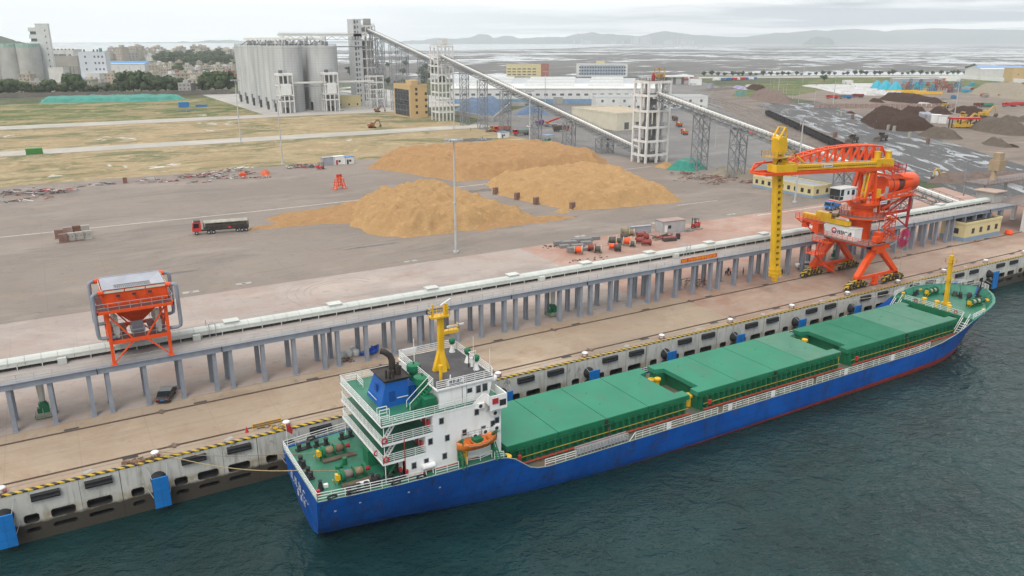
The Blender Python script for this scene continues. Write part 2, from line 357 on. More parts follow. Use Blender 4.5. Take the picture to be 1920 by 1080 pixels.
# ================================================================== shared paints
RUST = (.16, .065, .03)
m_steel = mat('blue_grey_paint', (.245, .27, .315), .55, .12, .5, (.16, .17, .19), .35, 1.2, .35)
m_galv = mat('galvanised_steel', (.36, .37, .38), .45, .15, 1., (.22, .21, .2), .4, 1.)
m_grey = mat('light_grey_cladding', (.54, .56, .52), .5, .10, .4, (.34, .35, .31), .45, .8)
m_dark = mat('dark_steel', (.045, .042, .04), .6, .3, 1.)
m_black = mat('black_rubber', (.022, .022, .025), .75, .3, 2.)
m_orange = mat('orange_paint', (.78, .085, .012), .42, .12, .4, (.5, .06, .012), .35, .6, .4)
m_red = mat('crimson_paint', (.42, .03, .035), .5, .15, .6, (.25, .03, .03), .4, .8)
m_yel = mat('yellow_paint', (.72, .42, .015), .42, .12, .5, (.42, .24, .02), .45, .7, .35)
m_white = mat('white_paint', (.74, .745, .73), .45, .06, .5, (.52, .50, .45), .35, .8, .25)
m_blue = mat('bright_blue_paint', (.01, .17, .50), .42, .15, .5, (.02, .11, .27), .5, .8, .5)
m_glass = mat('dark_glass', (.03, .035, .04), .12, .2, 1., spec=.6)
m_rust = mat('rusty_plate', (.20, .10, .07), .85, .35, .8, (.10, .05, .035), .6, 1.)
m_conc = mat('grey_concrete', (.36, .345, .32), .85, .15, .3, (.24, .22, .2), .5, .5, .4, bump=.2)
m_grating = mat('grey_grating', (.20, .17, .165), .8, .2, 1.5)
m_pinkdeck = mat('stained_deck_concrete', (.37, .33, .305), .85, .15, .2, (.28, .2, .165), .5, .3)
def hazard_mat():
    g = G('hazard_stripes')
    t = g.math('FRACT', g.math('DIVIDE', g.math('ADD', g.xyz(0), g.math('MULTIPLY', g.xyz(1), .9)), 1.08))
    k = g.rng(t, .48, .52)
    worn = g.rng(g.noise(.8, 7, .7), .55, .72, 0, .65)
    return g.done(g.mix(worn, g.mix(k, (.50, .335, .03), (.03, .03, .03)), (.30, .27, .23)), .7)
m_haz = hazard_mat()
def wall_mat():
    g = G('quay_wall_concrete'); z = g.xyz(2)
    col = g.mix(g.rng(g.noise(.25, 7, .65, g.pos((1, 1, .6))), .35, .68), (.60, .585, .54), (.47, .455, .41))
    run = g.noise(.9, 8, .7, g.pos((1.4, 1, .16)), .3)
    col = g.mix(g.rng(run, .52, .7, 0, .75), col, (.23, .205, .165))
    blk = g.noise(.35, 8, .75, g.pos((1, 1, .7)), .6); col = g.mix(g.rng(blk, .6, .7, 0, .8), col, (.09, .085, .08))
    och = g.math('MULTIPLY', g.rng(z, -2.7, -3.3), g.rng(g.noise(.5, 5), .35, .6)); col = g.mix(g.math('MULTIPLY', och, .75), col, (.30, .235, .13))
    edge = g.math('ADD', z, g.math('MULTIPLY', g.noise(.6, 6, .7), 1.1))
    col = g.mix(g.rng(edge, -3.35, -3.75), col, (.06, .05, .038))
    g.bump(run, .3, .05)
    return g.done(col, .85, .3)
m_wall = wall_mat()
# ================================================================== quay wall
PER = 16.5; K0, K1 = -7, 30
qw = thing('quay_wall', 'long pale concrete quay wall with striped edge, dark slots and a waterline band', 'quay', (140, 0, -6.5))
b = off(qw)
zs = [-9., -5.45, -4.8, -4.1, -3.0, -.001]
for k in range(K0, K1):
    x0 = 6.25-16.5/2+PER*k-.0; ops = [(-8.5, -6.9), (-5.7, -3.1), (-1.9, .9), (3., 4.5)]
    xs = [-9.9]; [xs.extend(o_) for o_ in ops]; xs.append(6.6)
    for i in range(len(xs)-1):
        for j in range(len(zs)-1):
            a, c = xs[i]+PER*k, xs[i+1]+PER*k
            if i % 2 == 1 and j in (1, 3):
                y2 = 1.6; m_ = b.m
                z0, z1 = zs[j], zs[j+1]; r_ = .22
                hole = [(a+r_, z0), (c-r_, z0), (c, z0+r_), (c, z1-r_), (c-r_, z1), (a+r_, z1), (a, z1-r_), (a, z0+r_)]
                cor = [(a, z0), (c, z0), (c, z1), (a, z1)]
                for q, (u, v_) in enumerate(((7, 0), (1, 2), (3, 4), (5, 6))):
                    b.quad((cor[q][0], 0, cor[q][1]), (hole[v_][0], 0, hole[v_][1]), (hole[u][0], 0, hole[u][1]))
                b.m = 1  # slot sides and back coloured near-black to stand for the shade inside
                for q in range(8):
                    p, s_ = hole[q], hole[(q+1) % 8]; b.quad((p[0], 0, p[1]), (s_[0], 0, s_[1]), (s_[0], y2, s_[1]), (p[0], y2, p[1]))
                b.quad(*[(p[0], y2, p[1]) for p in hole]); b.m = 0
            else: b.quad((a, 0, zs[j]), (c, 0, zs[j]), (c, 0, zs[j+1]), (a, 0, zs[j+1]))
    b.m = 2; b.box(2.0+PER*k, 2.07+PER*k, -.012, .02, -8, -.02); b.box(-2.4+PER*k, -2.36+PER*k, -.008, .02, -4, -.02); b.m = 0
b.quad((-132, 0, -.001), (495, 0, -.001), (495, .56, -.001), (-132, .56, -.001))
b.build('wall_face', [m_wall, m_dark, m_black], qw)
off(qw).box(-132, 495, -.06, .52, 0, .16).build('striped_edge', m_haz, qw)
# ------------------------------------------------------------------ fenders
GR = 'black rubber strip fenders along the top of the quay wall'
t0 = thing('rubber_fender', 'black rubber strip fender bolted high on the pale quay wall', 'fender', (0, 0, -.85), 0, GR)
M().ext([(0, -.45), (-.38, -.45), (-.5, -.2), (-.42, -.12), (-.42, .12), (-.5, .3), (-.34, .42), (0, .42)], -1.5, 1.5, 'x').build('rubber_body', m_black, t0)
b = M()
for x in (-1.2, -.6, 0, .6, 1.2): b.box(x-.05, x+.05, -.47, -.36, .28, .44)
b.build('clamp_lugs', m_dark, t0)
ps = [(-5.9+PER*k, ) for k in range(K0, K1)]+[(-.3+PER*k, ) for k in range(K0, K1)]
ps = [p[0] for p in ps if -16 < p[0] < 260]
for i, x in enumerate(ps):
    if i == 0: t0.location = (x, 0, -.85)
    else: dup(t0, (x, 0, -.85))
GB = 'blue panel fenders on black rubber cones along the quay wall'
t1 = thing('panel_fender', 'tall blue panel fender standing off the quay wall on black rubber', 'fender', (0, 0, -3.4), 0, GB)
M().bx(0, -1.85, 0, 1.9, .22, 4.1).build('panel', m_blue, t1)
b = M()
for x in (-.93, 0, .93): b.box(x-.03, x+.03, -1.985, -1.962, -2.03, 2.03)
for z in (-1., 0.2, 1.3): b.box(-.95, .95, -1.98, -1.962, z-.02, z+.02)
b.build('panel_ribs', mat('dull_blue_paint', (.01, .12, .36), .5), t1)
b = M()
for z in (1.05, -1.05): b.lathe((0, 0, z), [(.95, -.02), (.95, -.25), (.62, -.8), (.72, -1.3), (.8, -1.74)], 16, 'y')
b.build('rubber_cone', m_black, t1, True)
b = M()
for x in (-.8, .8): b.tube((x, -1.74, 1.7), (x*1.5, 0, 2.9), .04, n=5); b.tube((x, -1.74, -1.), (x*1.7, 0, -.2), .04, n=5)
b.build('chains', m_galv, t1)
for i, k in enumerate(range(-1, 16)):
    x = 6.25+PER*k
    if i == 0: t1.location = (x, 0, -3.4)
    else: dup(t1, (x, 0, -3.4))
# ------------------------------------------------------------------ bollards
GM = 'white mooring bollards along the quay edge'
t2 = thing('mooring_bollard', 'white topped mooring bollard beside the striped quay edge', 'bollard', (0, 1.15, .02), 0, GM)
M().lathe((0, 0, 0), [(.32, .06), (.28, .32), (.34, .5), (.5, .58), (.52, .7), (.4, .8), (.1, .84)], 14).build('bollard_head', m_white, t2, True)
M().box(-.5, .5, -.42, .42, 0, .07).build('base_plate', m_rust, t2)
b = M(); b.lathe((.25, 0, 0), [(.26, .07), (.3, .3), (.36, .5), (.2, .6)], 10); b.build('faded_red_side', mat('faded_red_paint', (.55, .22, .25), .6, .2), t2, True)
for i, k in enumerate(range(-1, 16)):
    if i == 0: t2.location = (6.35+PER*k, 1.15, .02)
    else: dup(t2, (6.35+PER*k, 1.15, .02))
# ------------------------------------------------------------------ crane tracks
m_groove = mat('rusty_track_groove', (.11, .075, .055), .85, .3, .6)
m_rail = mat('worn_rail_steel', (.20, .14, .11), .45, .25, .8, metal=.4)
for y, lab in ((3.05, 'seaward rusty crane track nearest the striped quay edge'), (14.4, 'landward rusty crane track beside the trestle legs')):
    t = thing('crane_track', lab, 'crane track', (140, y, .02), 0, 'crane tracks on the quay')
    b = off(t); b.box(E0, E1, y-.24, y+.24, .012, .026); b.build('track_groove', m_groove, t)
    b = off(t); b.box(E0, E1, y-.055, y+.055, .03, .14)
    for k in range(K0, K1): b.box(8.2+PER*k*2, 9.4+PER*k*2, y-.4, y+.4, .03, .07); b.box(8.6+PER*k*2, 9.0+PER*k*2, y-.65, y+.65, .03, .16)
    b.build('rail', m_rail, t)
b = M(); b.box(E0, E1, 1.98, 2.14, .022, .034); b.build('cable_trench', mat('trench_cover', (.24, .21, .18), .8, .2), kind='structure')
pit = tag(M().box(-.9, .9, -.3, .3, 0, .03).build('pit_cover', m_dark), 'dark steel pit cover set in the quay beside the crane track', 'pit cover', 'dark pit covers beside the crane tracks')
first = True
for k in range(-1, 14):
    for x, y in ((3.6+PER*k, 2.55), (-2.4+PER*k, 14.9)):
        if first: pit.location = (x, y, .03); first = False
        else: dup(pit, (x, y, .03))
sq = M().box(-.6, .6, -.35, .35, 0, .02).build('manhole_cover', m_conc, kind=None); tag(sq, 'square grey cover plate in the quay near the striped edge', 'cover', 'square cover plates near the quay edge')
for i, k in enumerate(range(0, 12)):
    p = (-1.2+PER*k, 1.45, .03)
    if i == 0: sq.location = p; sq.rotation_euler = (0, 0, .6)
    else: dup(sq, p, .6)
# loose timber and rope beside two bollards
def cl(name, lab, cat, x, y, n, r, mt, seed, h=.25, L_=1.2, z=.02, group=None):
    rn = random.Random(seed); b = M((x, y, z))
    for i in range(n):
        a = rn.uniform(0, 6.3); q = Vector((x+rn.gauss(0, r), y+rn.gauss(0, r*.45), z+.05+rn.random()*h)); d = Vector((math.cos(a), math.sin(a)*.6, rn.uniform(-.06, .06)))*L_*rn.uniform(.3, 1)
        b.m = rn.randrange(len(mt)) if isinstance(mt, list) else 0
        b.beam(q-d/2, q+d/2, rn.uniform(.1, .35), rn.uniform(.06, .25))
    return tag(b.build(name, mt), lab, cat, group)
m_wood = mat('weathered_timber', (.20, .14, .095), .9, .3, 1.)
cl('timber_heap', 'brown broken timber heaped on the quay edge beside a bollard', 'timber', 4.2, .95, 26, .8, [m_wood, m_rust], 3)
cl('rope_pile', 'yellowish rope and boards around the bollard by the ship stern', 'rope', 22.0, 1.3, 26, .6, [m_wood, m_yel, m_conc], 4)
def barrier(x, y, lab):
    t = thing('safety_barrier', lab, 'barrier', (x, y, .02))
    b = M(); b.rail([(-1.9, 0, 0), (1.9, 0, 0)], .95, 3, 3.8, .06); b.build('frame', m_yel, t)
    M().box(-1.85, 1.85, -.02, .02, .35, .85).build('board', m_wood, t)
    c = M(); c.lathe((-2.7, 0, 0), [(.26, 0), (.22, .08), (.06, .75), (.02, .8)], 10); c.build('traffic_cone', m_red, t)
barrier(20.5, 2.1, 'low yellow barrier with boards beside the ship stern')
barrier(52.2, 2.2, 'grey barrier boards on the quay beside the ship funnel')
# ================================================================== conveyor trestle
tr = thing('conveyor_trestle', 'long raised conveyor trestle on blue grey steel columns behind the quay', 'trestle', (100, 20, 0))
X0, X1 = -46.6, 228.
b = off(tr); b.box(X0, X1, 18.25, 25.2, 6.72, 6.98); b.build('deck', m_pinkdeck, tr)
for y in (17.75, 24.6):
    b = off(tr); b.box(X0, X1, y-.28, y-.2, 6.25, 7.05); b.box(X0, X1, y-.5, y+.25, 6.98 if y < 20 else 7.0, 7.06); b.box(X0, X1, y-.42, y+.1, 6.18, 6.26); b.build('girder', m_steel, tr)
b = off(tr)
for k in range(-6, 11):
    x = 52.4+PER*k-1.15; b.box(x-.05, x+.05, 17.3, 17.49, 6.2, 7.08)
b.build('expansion_joint', m_dark, tr)
b = off(tr)
x = X0
while x < X1: b.box(x, x+.3, 17.8, 24.8, 6.3, 6.7); x += 4.75
b.build('cross_beams', m_steel, tr)
cols = [52.4+PER*k+d for k in range(-4, 11) for d in (0, 4.75, 9.5, 14.2)]
cols = [x for x in cols if x < 226]
def column(x, y, bb=None):
    b = bb or off(tr); b.box(x-.28, x+.28, y-.42, y-.34, 0, 6.3); b.box(x-.28, x+.28, y+.34, y+.42, 0, 6.3); b.box(x-.21, x+.21, y-.34, y+.34, 0, 6.3); b.box(x-.4, x+.4, y-.55, y+.55, 0, .12)
    if not bb: b.build('column', m_steel, tr)
for x in cols: column(x, 18.0)
for x in cols[:40]: column(x, 22.2)
b = off(tr)
for x in cols[40:]: column(x, 22.2, b)
b.build('far_columns', m_steel, tr, kind='stuff')
b = off(tr); b.rail([(X0, 17.5, 7.05), (X1, 17.5, 7.05)], 1.05, 2, 2.05, .05); b.build('railing', m_galv, tr)
b = off(tr); b.rail([(X0, 25.0, 7.0), (X1, 25.0, 7.0)], 1.1, 2, 2.4, .045); b.build('back_railing', m_galv, tr)
def mesh_mat():
    g = G('railing_mesh'); tr_ = g.n.new('ShaderNodeBsdfTransparent'); mxs = g.n.new('ShaderNodeMixShader')
    g.done((.42, .42, .41), .6); k = g.math('GREATER_THAN', g.math('FRACT', g.math('MULTIPLY', g.math('ADD', g.xyz(0), g.math('MULTIPLY', g.xyz(2), .5)), 5.)), .72)
    o = [n for n in g.n if n.type == 'OUTPUT_MATERIAL'][0]
    g.l(k, mxs.inputs[0]); g.l(tr_.outputs[0], mxs.inputs[1]); g.l(g.b.outputs[0], mxs.inputs[2]); g.l(mxs.outputs[0], o.inputs[0]); return g.m
b = off(tr); b.quad((X0, 17.51, 7.1), (X1, 17.51, 7.1), (X1, 17.51, 8.02), (X0, 17.51, 8.02)); b.build('wire_mesh', mesh_mat(), tr)
# ------------------------------------------------------------------ covered belt on the trestle
bc = thing('belt_conveyor', 'pale covered belt conveyor running along the top of the trestle', 'conveyor', (100, 23, 7))
b = off(bc); x = X0
prof = [(22.35, 7.55), (22.35, 8.15), (22.75, 8.45), (23.2, 8.52), (23.8, 8.48), (24.3, 8.1), (24.3, 7.55)]
while x < X1-2: b.ext(prof, x+.02, x+1.98, 'x'); x += 2.0
b.build('cover', m_grey, bc)
b = off(bc); x = X0
b.box(X0, X1, 22.32, 22.4, 7.5, 7.6); b.box(X0, X1, 22.3, 22.36, 8.0, 8.06)
while x < X1: b.box(x-.06, x+.06, 22.26, 22.36, 6.98, 8.0); b.box(x-.06, x+.06, 24.2, 24.3, 6.98, 7.6); x += 3.
b.build('support_legs', m_grey, bc)
b = off(bc); b.box(X0, X1, 22.5, 24.1, 7.28, 7.36)
x = X0
while x < X1: b.lathe((x, 22.45, 7.2), [(.09, 0), (.09, 1.6)], 6, 'y'); x += 1.5
b.build('belt_and_rollers', m_dark, bc)
for x in (-41, -24.5, 21., 37.5, 55, 71.5, 88, 104, 120.5, 137, 170, 187, 203):
    b = off(bc); b.prism([(x-1, 22.7), (x+1, 22.7), (x+1, 24.2), (x-1, 24.2)], 8.4, 8.75); b.box(x-1.15, x+1.15, 22.6, 24.3, 8.75, 8.85); b.build('inspection_hood', m_grey, bc)
for x in (-2.2, 15.6, 77.0, 110):
    b = off(bc); b.prism([(x-.55, 21.6), (x+.55, 21.6), (x+.55, 22.25), (x-.55, 22.25)], 7.0, 7.9); b.build('side_chute', m_grey, bc)
def gate(x):
    b = off(bc); 
    for y in (21.9, 24.7): b.beam((x, y, 7), (x, y, 9.2), .1)
    b.beam((x, 21.9, 9.2), (x, 24.7, 9.2), .1); b.beam((x+.9, 21.9, 9.2), (x+.9, 24.7, 9.2), .1); b.beam((x, 21.9, 9.2), (x+.9, 21.9, 9.2), .1); b.beam((x+.9, 21.9, 7), (x+.9, 21.9, 9.2), .1); b.build('crossing_frame', m_galv, bc)
gate(17.5); gate(112.8)
# red banner on the railing
bn = thing('banner', 'long red banner with yellow characters hung on the trestle railing', 'banner', (112, 17.4, 8.05))
bx0, bx1 = 107.2, 117.0
b = off(bn); b.box(bx0, bx1, 17.36, 17.4, 7.3, 8.1); b.build('cloth', mat('red_cloth', (.62, .045, .012), .7, .1, 1.), bn)
rn = random.Random(2); b = off(bn)
# rows of square characters made of strokes
for i in range(21):
    cx = bx0+.45+i*.44
    if i in (3, ): continue
    for z in rn.sample([.1, .25, .4, .52], 3): b.box(cx-.16, cx+.16, 17.34, 17.355, 7.4+z, 7.46+z)
    for x in rn.sample([-.12, 0, .12], 2): b.box(cx+x-.03, cx+x+.03, 17.335, 17.35, 7.42, 7.98)
b.build('lettering', m_yel, bn)
# ================================================================== orange hopper over the belt
hp = thing('receiving_hopper', 'orange receiving hopper with grey pipes straddling the conveyor trestle', 'hopper', (7.6, 21.3, 7.0))
hx0, hx1, hy0, hy1 = 4.0, 11.4, 17.6, 25.1
for x, y, dx in ((hx0, hy0, .1), (hx1, hy0, .1), (hx0, hy1, .1), (hx1, hy1, .1)):
    b = off(hp); b.beam((x, y, 6.98), (x+dx, y, 14.8), .42); b.box(x-.38, x+.38, y-.3, y+.3, 6.98, 7.2); b.build('leg', m_orange, hp)
b = off(hp)
for z, t in ((10.3, .5), (14.75, .5)):
    for y in (hy0, hy1): b.beam((hx0-.2, y, z), (hx1+.3, y, z), .3, t)
    for x in (hx0, hx1): b.beam((x, hy0, z), (x, hy1, z), .28, t)
for y in (hy0, hy1):
    for s_, xa in ((1, hx0), (-1, hx1)):
        b.beam((xa, y, 14.5), (7.7-s_*.9, y, 10.5), .2); b.beam((xa, y, 7.2), (7.7-s_*.9, y, 10.1), .2)
for x in (hx0, hx1): b.beam((x, hy0, 14.5), (x, (hy0+hy1)/2, 10.5), .18); b.beam((x, hy1, 14.5), (x, (hy0+hy1)/2, 10.5), .18)
b.build('frame', m_orange, hp)
m_floor = mat('dark_red_floor', (.13, .045, .04), .8, .25, 1.)
b = off(hp); b.box(2.9, 12.5, 16.8, 26., 14.95, 15.05); b.box(hx0, hx1, hy0, 19.6, 10.5, 10.58); b.box(hx0, 6.4, 19.6, hy1, 10.5, 10.58); b.box(9.2, hx1, 19.6, hy1, 10.5, 10.58); b.build('walkway', m_floor, hp)
b = off(hp); b.box(2.85, 12.55, 16.75, 16.9, 14.7, 15.1); b.box(2.85, 3., 16.75, 26.05, 14.7, 15.1); b.box(12.4, 12.55, 16.75, 26.05, 14.7, 15.1); b.build('walkway_edge', m_orange, hp)
b = off(hp); b.rail([(2.9, 26, 15.05), (2.9, 16.82, 15.05), (12.5, 16.82, 15.05), (12.5, 26, 15.05)], 1.1, 2, 1.4, .06)
b.rail([(hx0, hy0+.1, 10.58), (hx1, hy0+.1, 10.58)], 1.1, 2, 1.4, .05); b.rail([(hx0, hy1, 10.58), (hx1, hy1, 10.58)], 1.1, 2, 1.4, .05); b.build('handrail', m_galv, hp)
def frus(b, a, z0, c, z1):        # rectangles (x0,x1,y0,y1) joined between two heights
    r_ = lambda q, z: [(q[0], q[2], z), (q[1], q[2], z), (q[1], q[3], z), (q[0], q[3], z)]
    p, q = r_(a, z0), r_(c, z1)
    for i in range(4): b.quad(p[i], p[(i+1) % 4], q[(i+1) % 4], q[i])
b = off(hp); O = (3.9, 12.0, 18.5, 25.4)
frus(b, (7., 8.7, 21., 22.8), 11.9, (4.4, 11.3, 18.6, 25.3), 15.0); frus(b, (4.4, 11.3, 18.6, 25.3), 15., O, 15.4); frus(b, O, 15.4, O, 17.6)
for i in range(7): x = 3.9+i*8.1/6; b.box(x-.05, x+.05, 18.42, 18.5, 15.2, 17.6)
for i in range(4): y = 18.5+i*2.3; b.box(12.0, 12.08, y-.05, y+.05, 15.2, 17.6); b.box(3.82, 3.9, y-.05, y+.05, 15.2, 17.6)
for z in (12.9, 13.9):
    q = (z-11.9)/3.1; b.box(7-2.6*q, 8.7+2.6*q, 21-2.4*q-.08, 21-2.4*q, z-.04, z+.04)
for x in (5.2, 6.4, 7.85, 9.3, 10.5): b.beam((7.85+(x-7.85)*.25, 20.95, 11.9), (x, 18.52, 15.), .09)
b.build('hopper_body', m_orange, hp)
m_hgrey = mat('grey_lining', (.33, .34, .38), .5, .12, .5)
b = off(hp); frus(b, (3.95, 11.95, 18.55, 25.35), 17.6, (5.6, 10.3, 20.2, 22.9), 17.0); b.box(3.85, 12.05, 18.4, 18.55, 17.6, 17.68); b.box(3.85, 12.05, 25.35, 25.5, 17.6, 17.68); b.build('mouth_lining', m_hgrey, hp)
b = off(hp)
b.box(5.5, 10.4, 20.1, 23.0, 16.5, 16.58)  # dark plate below the grating, painted shade for the open mouth
b.build('mouth_shade', m_dark, hp)
b = off(hp)
for i in range(19): x = 5.7+i*.25; b.box(x-.025, x+.025, 20.2, 22.9, 16.9, 16.98)
for i in range(9): y = 20.3+i*.32; b.box(5.6, 10.3, y-.025, y+.025, 16.89, 16.96)
b.build('grating', m_galv, hp)
b = off(hp)
for i in range(3): b.box(4.1+i*2.65, 6.6+i*2.65, 18.36, 18.42, 17.15, 17.45)
for i in range(2): b.box(12.08, 12.14, 18.9+i*3.1, 21.7+i*3.1, 17.15, 17.45); b.box(3.76, 3.82, 18.9+i*3.1, 21.7+i*3.1, 17.15, 17.45)
b.build('dust_cover', mat('cream_canvas', (.66, .62, .50), .8, .1, 1.), hp)
b = off(hp)
for x in (5.8, 7.8, 9.8): b.tube((x, 18.35, 16.6), (x, 18.1, 16.7), .16); b.bx(x, 18.05, 16.72, .5, .18, .3)
b.build('vibrator', m_dark, hp)
b = off(hp); b.box(7.1, 8.6, 21.1, 22.7, 10.6, 11.95); b.box(6.9, 8.8, 20.9, 22.9, 10.3, 10.7); frus(b, (7.3, 8.4, 21.3, 23.6), 8.5, (7., 8.7, 21., 22.8), 10.3); b.build('outlet', m_hgrey, hp)
for x, yy in ((3.2, 17.9), (3.2, 24.7), (12.7, 17.9), (12.7, 24.7)):
    s_ = -1 if x < 7 else 1; xe = x+s_*.55; zb = 11.0
    b = off(hp); b.path([(x-s_*.1, yy+.3, 17.3), (x+s_*.3, yy, 17.35), (xe, yy, 17.1), (xe, yy, 16.6), (xe, yy, zb+.7), (xe-s_*.1, yy, zb+.15), (xe-s_*.5, yy, zb), (xe-s_*2.2, yy, zb)], .27, 10); b.build('dust_pipe', m_steel, hp, True)
    b = off(hp); b.lathe((x-s_*.1, yy+.3, 17.3), [(.36, -.05 if s_ > 0 else -.75), (.36, .75 if s_ < 0 else .05)], 10, 'x') if False else b.tube((x-s_*.1, yy+.3, 17.3), (x-s_*.8, yy+.5, 17.3), .34, n=10); b.build('pipe_flange', m_orange, hp)
for x in (5.0, 10.4):
    for y in (18.6, 23.6):
        b = off(hp); b.lathe((x, y, 0), [(.3, 12.5), (.32, 13.8), (.15, 14.)], 10); b.bx(x, y, 11.8, .75, .7, 1.1); b.lathe((x, y-.5, 10.95), [(.32, 0), (.32, .5)], 10, 'y'); b.build('dust_collector', m_grey, hp)
# ================================================================== ship unloader on the quay
cr = thing('ship_unloader', 'orange and yellow ship unloader crane straddling the quay tracks', 'crane', (149.5, 8.7, .02))
XC, YC = 149.5, 8.75
for y in (3.05, 14.4):
    sy = 1 if y < 8 else -1
    for x, sgn in ((143.4, -1), (155.7, 1)):
        b = off(cr)
        p0, p1 = Vector((XC+sgn*.5, y+sy*.5, 8.2)), Vector((x, y, 2.6))
        b.add([Vector((p.x+a*w_, p.y+c*.55, p.z)) for p, w_ in ((p1, .62), (p0, .95)) for a, c in ((-1, -1), (1, -1), (1, 1), (-1, 1))], BOXF)
        b.beam((x, y, 1.7), (x, y, 2.9), 1.1, 1.1)
        b.build('leg', m_orange, cr)
        b = off(cr)
        # balance beams: four stepped humps over eight wheels
        for i in range(4):
            cx = x-2.55+i*1.7
            b.ext([(cx-.84, .55), (cx-.7, 1.0), (cx-.25, 1.25), (cx+.25, 1.25), (cx+.7, 1.0), (cx+.84, .55)], y-.42, y+.42)
        b.ext([(x-2.7, 1.2), (x-1.9, 1.75), (x-.9, 1.95), (x-.3, 1.5), (x+.3, 1.5), (x+.9, 1.95), (x+1.9, 1.75), (x+2.7, 1.2)], y-.5, y+.5)
        b.ext([(x-1.2, 1.9), (x-.5, 2.25), (x+.5, 2.25), (x+1.2, 1.9)], y-.55, y+.55)
        b.box(x-3.5, x-3.2, y-.3, y+.3, .5, .85); b.box(x+3.2, x+3.5, y-.3, y+.3, .5, .85)
        bg_ = b.build('bogie', m_haz, cr)
        b = off(cr)
        for i in range(8): b.lathe((x-2.98+i*.85, y, .44), [(.3, -.14), (.33, -.1), (.33, .1), (.3, .14)], 10, 'y')
        b.beam((x-2.4, y-.6, 1.45), (x+2.4, y-.6, 1.45), .12)
        for i in range(4): b.bx(x-2.55+i*1.7, y-.62, .9, .35, .4, .35)
        b.build('wheels', m_dark, cr)
    b = off(cr); b.box(XC-1.5, XC+1.5, y-.6, y+.6, 7.2, 9.3); b.beam((143.4, y, 2.3), (155.7, y, 2.3), .45, .55)
    b.beam((XC, y, .55), (XC, y, 2.3), .95, .8); b.box(XC-.7, XC+.7, y-.5, y+.5, .25, .6)
    for s in (-1, 1): b.beam((XC+s*.3, y, 1.0), (XC+s*3.6, y, 2.2), .26)
    b.build('tie_beam', m_orange, cr)
b = off(cr); b.box(XC-2.6, XC-1.3, 3.05, 14.4, 8.1, 9.1); b.box(XC+1.3, XC+2.6, 3.05, 14.4, 8.1, 9.1); b.box(XC-2.6, XC+2.6, 2.4, 4.2, 8.1, 9.15); b.box(XC-2.6, XC+2.6, 13.6, 15, 8.1, 9.15); b.build('portal_girder', m_orange, cr)
b = off(cr); b.box(144.6, 154.4, 2.2, 15.2, 9.18, 9.3); b.build('platform', m_grating, cr)
b = off(cr); b.rail([(144.65, 15.2, 9.3), (144.65, 2.25, 9.3), (154.35, 2.25, 9.3), (154.35, 15.2, 9.3), (144.65, 15.2, 9.3)], 1.1, 3, 1.3, .07); b.build('platform_railing', m_orange, cr)
# machinery house with its emblem
b = off(cr); b.box(145.2, 147.6, 6.2, 13.8, 9.35, 12.0); b.box(145.1, 147.7, 6.1, 13.9, 12.0, 12.1); hs_ = b.build('machinery_house', m_white, cr)
m_logo1 = mat('emblem_red', (.60, .05, .04), .5, .05); m_logo2 = mat('emblem_navy', (.03, .06, .20), .5, .05); m_ltr = mat('emblem_lettering', (.05, .06, .09), .5, .05)
b = off(hs_ and cr); lx = 145.18
def arc(a0, a1, r0, r1, m_):
    b.m = m_; n = 10
    for i in range(n):
        a, c = R(a0+(a1-a0)*i/n), R(a0+(a1-a0)*(i+1)/n)
        b.quad(*[(lx, 11.35-r*math.cos(q), 10.85+r*math.sin(q)) for r, q in ((r0, a), (r1, a), (r1, c), (r0, c))])
arc(15, 185, .38, .68, 0); arc(190, 375, .38, .68, 1); arc(200, 330, .0, .32, 0); b.m = 2
def han(cy, cz, s, strokes, bb, x):
    for (a, c, d, e) in strokes: bb.beam((x, cy-a*s, cz+c*s), (x, cy-d*s, cz+e*s), .02, .085*s/.5)
H1 = [(-.4, .35, -.1, .4), (-.25, .4, -.25, -.45), (-.45, .05, 0, .1), (-.3, -.05, -.45, -.3), (.1, .4, .45, .4), (.1, .4, .1, .1), (.45, .4, .45, .1), (.1, .1, .45, .1), (.05, -.12, .5, -.12), (.28, .1, .28, -.42), (.0, -.45, .5, -.45)]
H2 = [(-.45, .45, .0, .45), (-.45, .2, .05, .2), (-.25, .45, -.25, .2), (-.45, -.05, 0, -.05), (-.4, -.05, -.4, -.45), (.0, -.05, 0, -.45), (-.4, -.45, 0, -.45), (.25, .45, .25, -.45), (.25, .4, .45, .3), (.45, .3, .3, .05), (.3, .05, .48, -.15)]
H3 = [(0, .5, 0, .35), (-.4, .3, .45, .3), (-.4, .3, -.5, -.45)]
H4 = [(-.4, .35, -.3, .25), (-.45, 0, -.25, 0), (-.3, 0, -.4, -.35), (-.45, -.42, .5, -.45), (0, .45, .45, .45), (0, .3, .45, .3), (0, .3, 0, -.25), (.45, .3, .45, -.25), (.22, .3, .22, -.25), (0, .05, .45, .05)]
for i, h_ in enumerate((H1, H2, H3, H4)): han(10.15-i*.92, 10.75, .8, h_, b, lx-.005)
b.build('emblem_and_lettering', [m_logo1, m_logo2, m_ltr], cr)
b = off(cr); b.box(151.6, 153.4, 8.6, 12.4, 9.35, 11.9); b.build('electrical_house', m_white, cr)
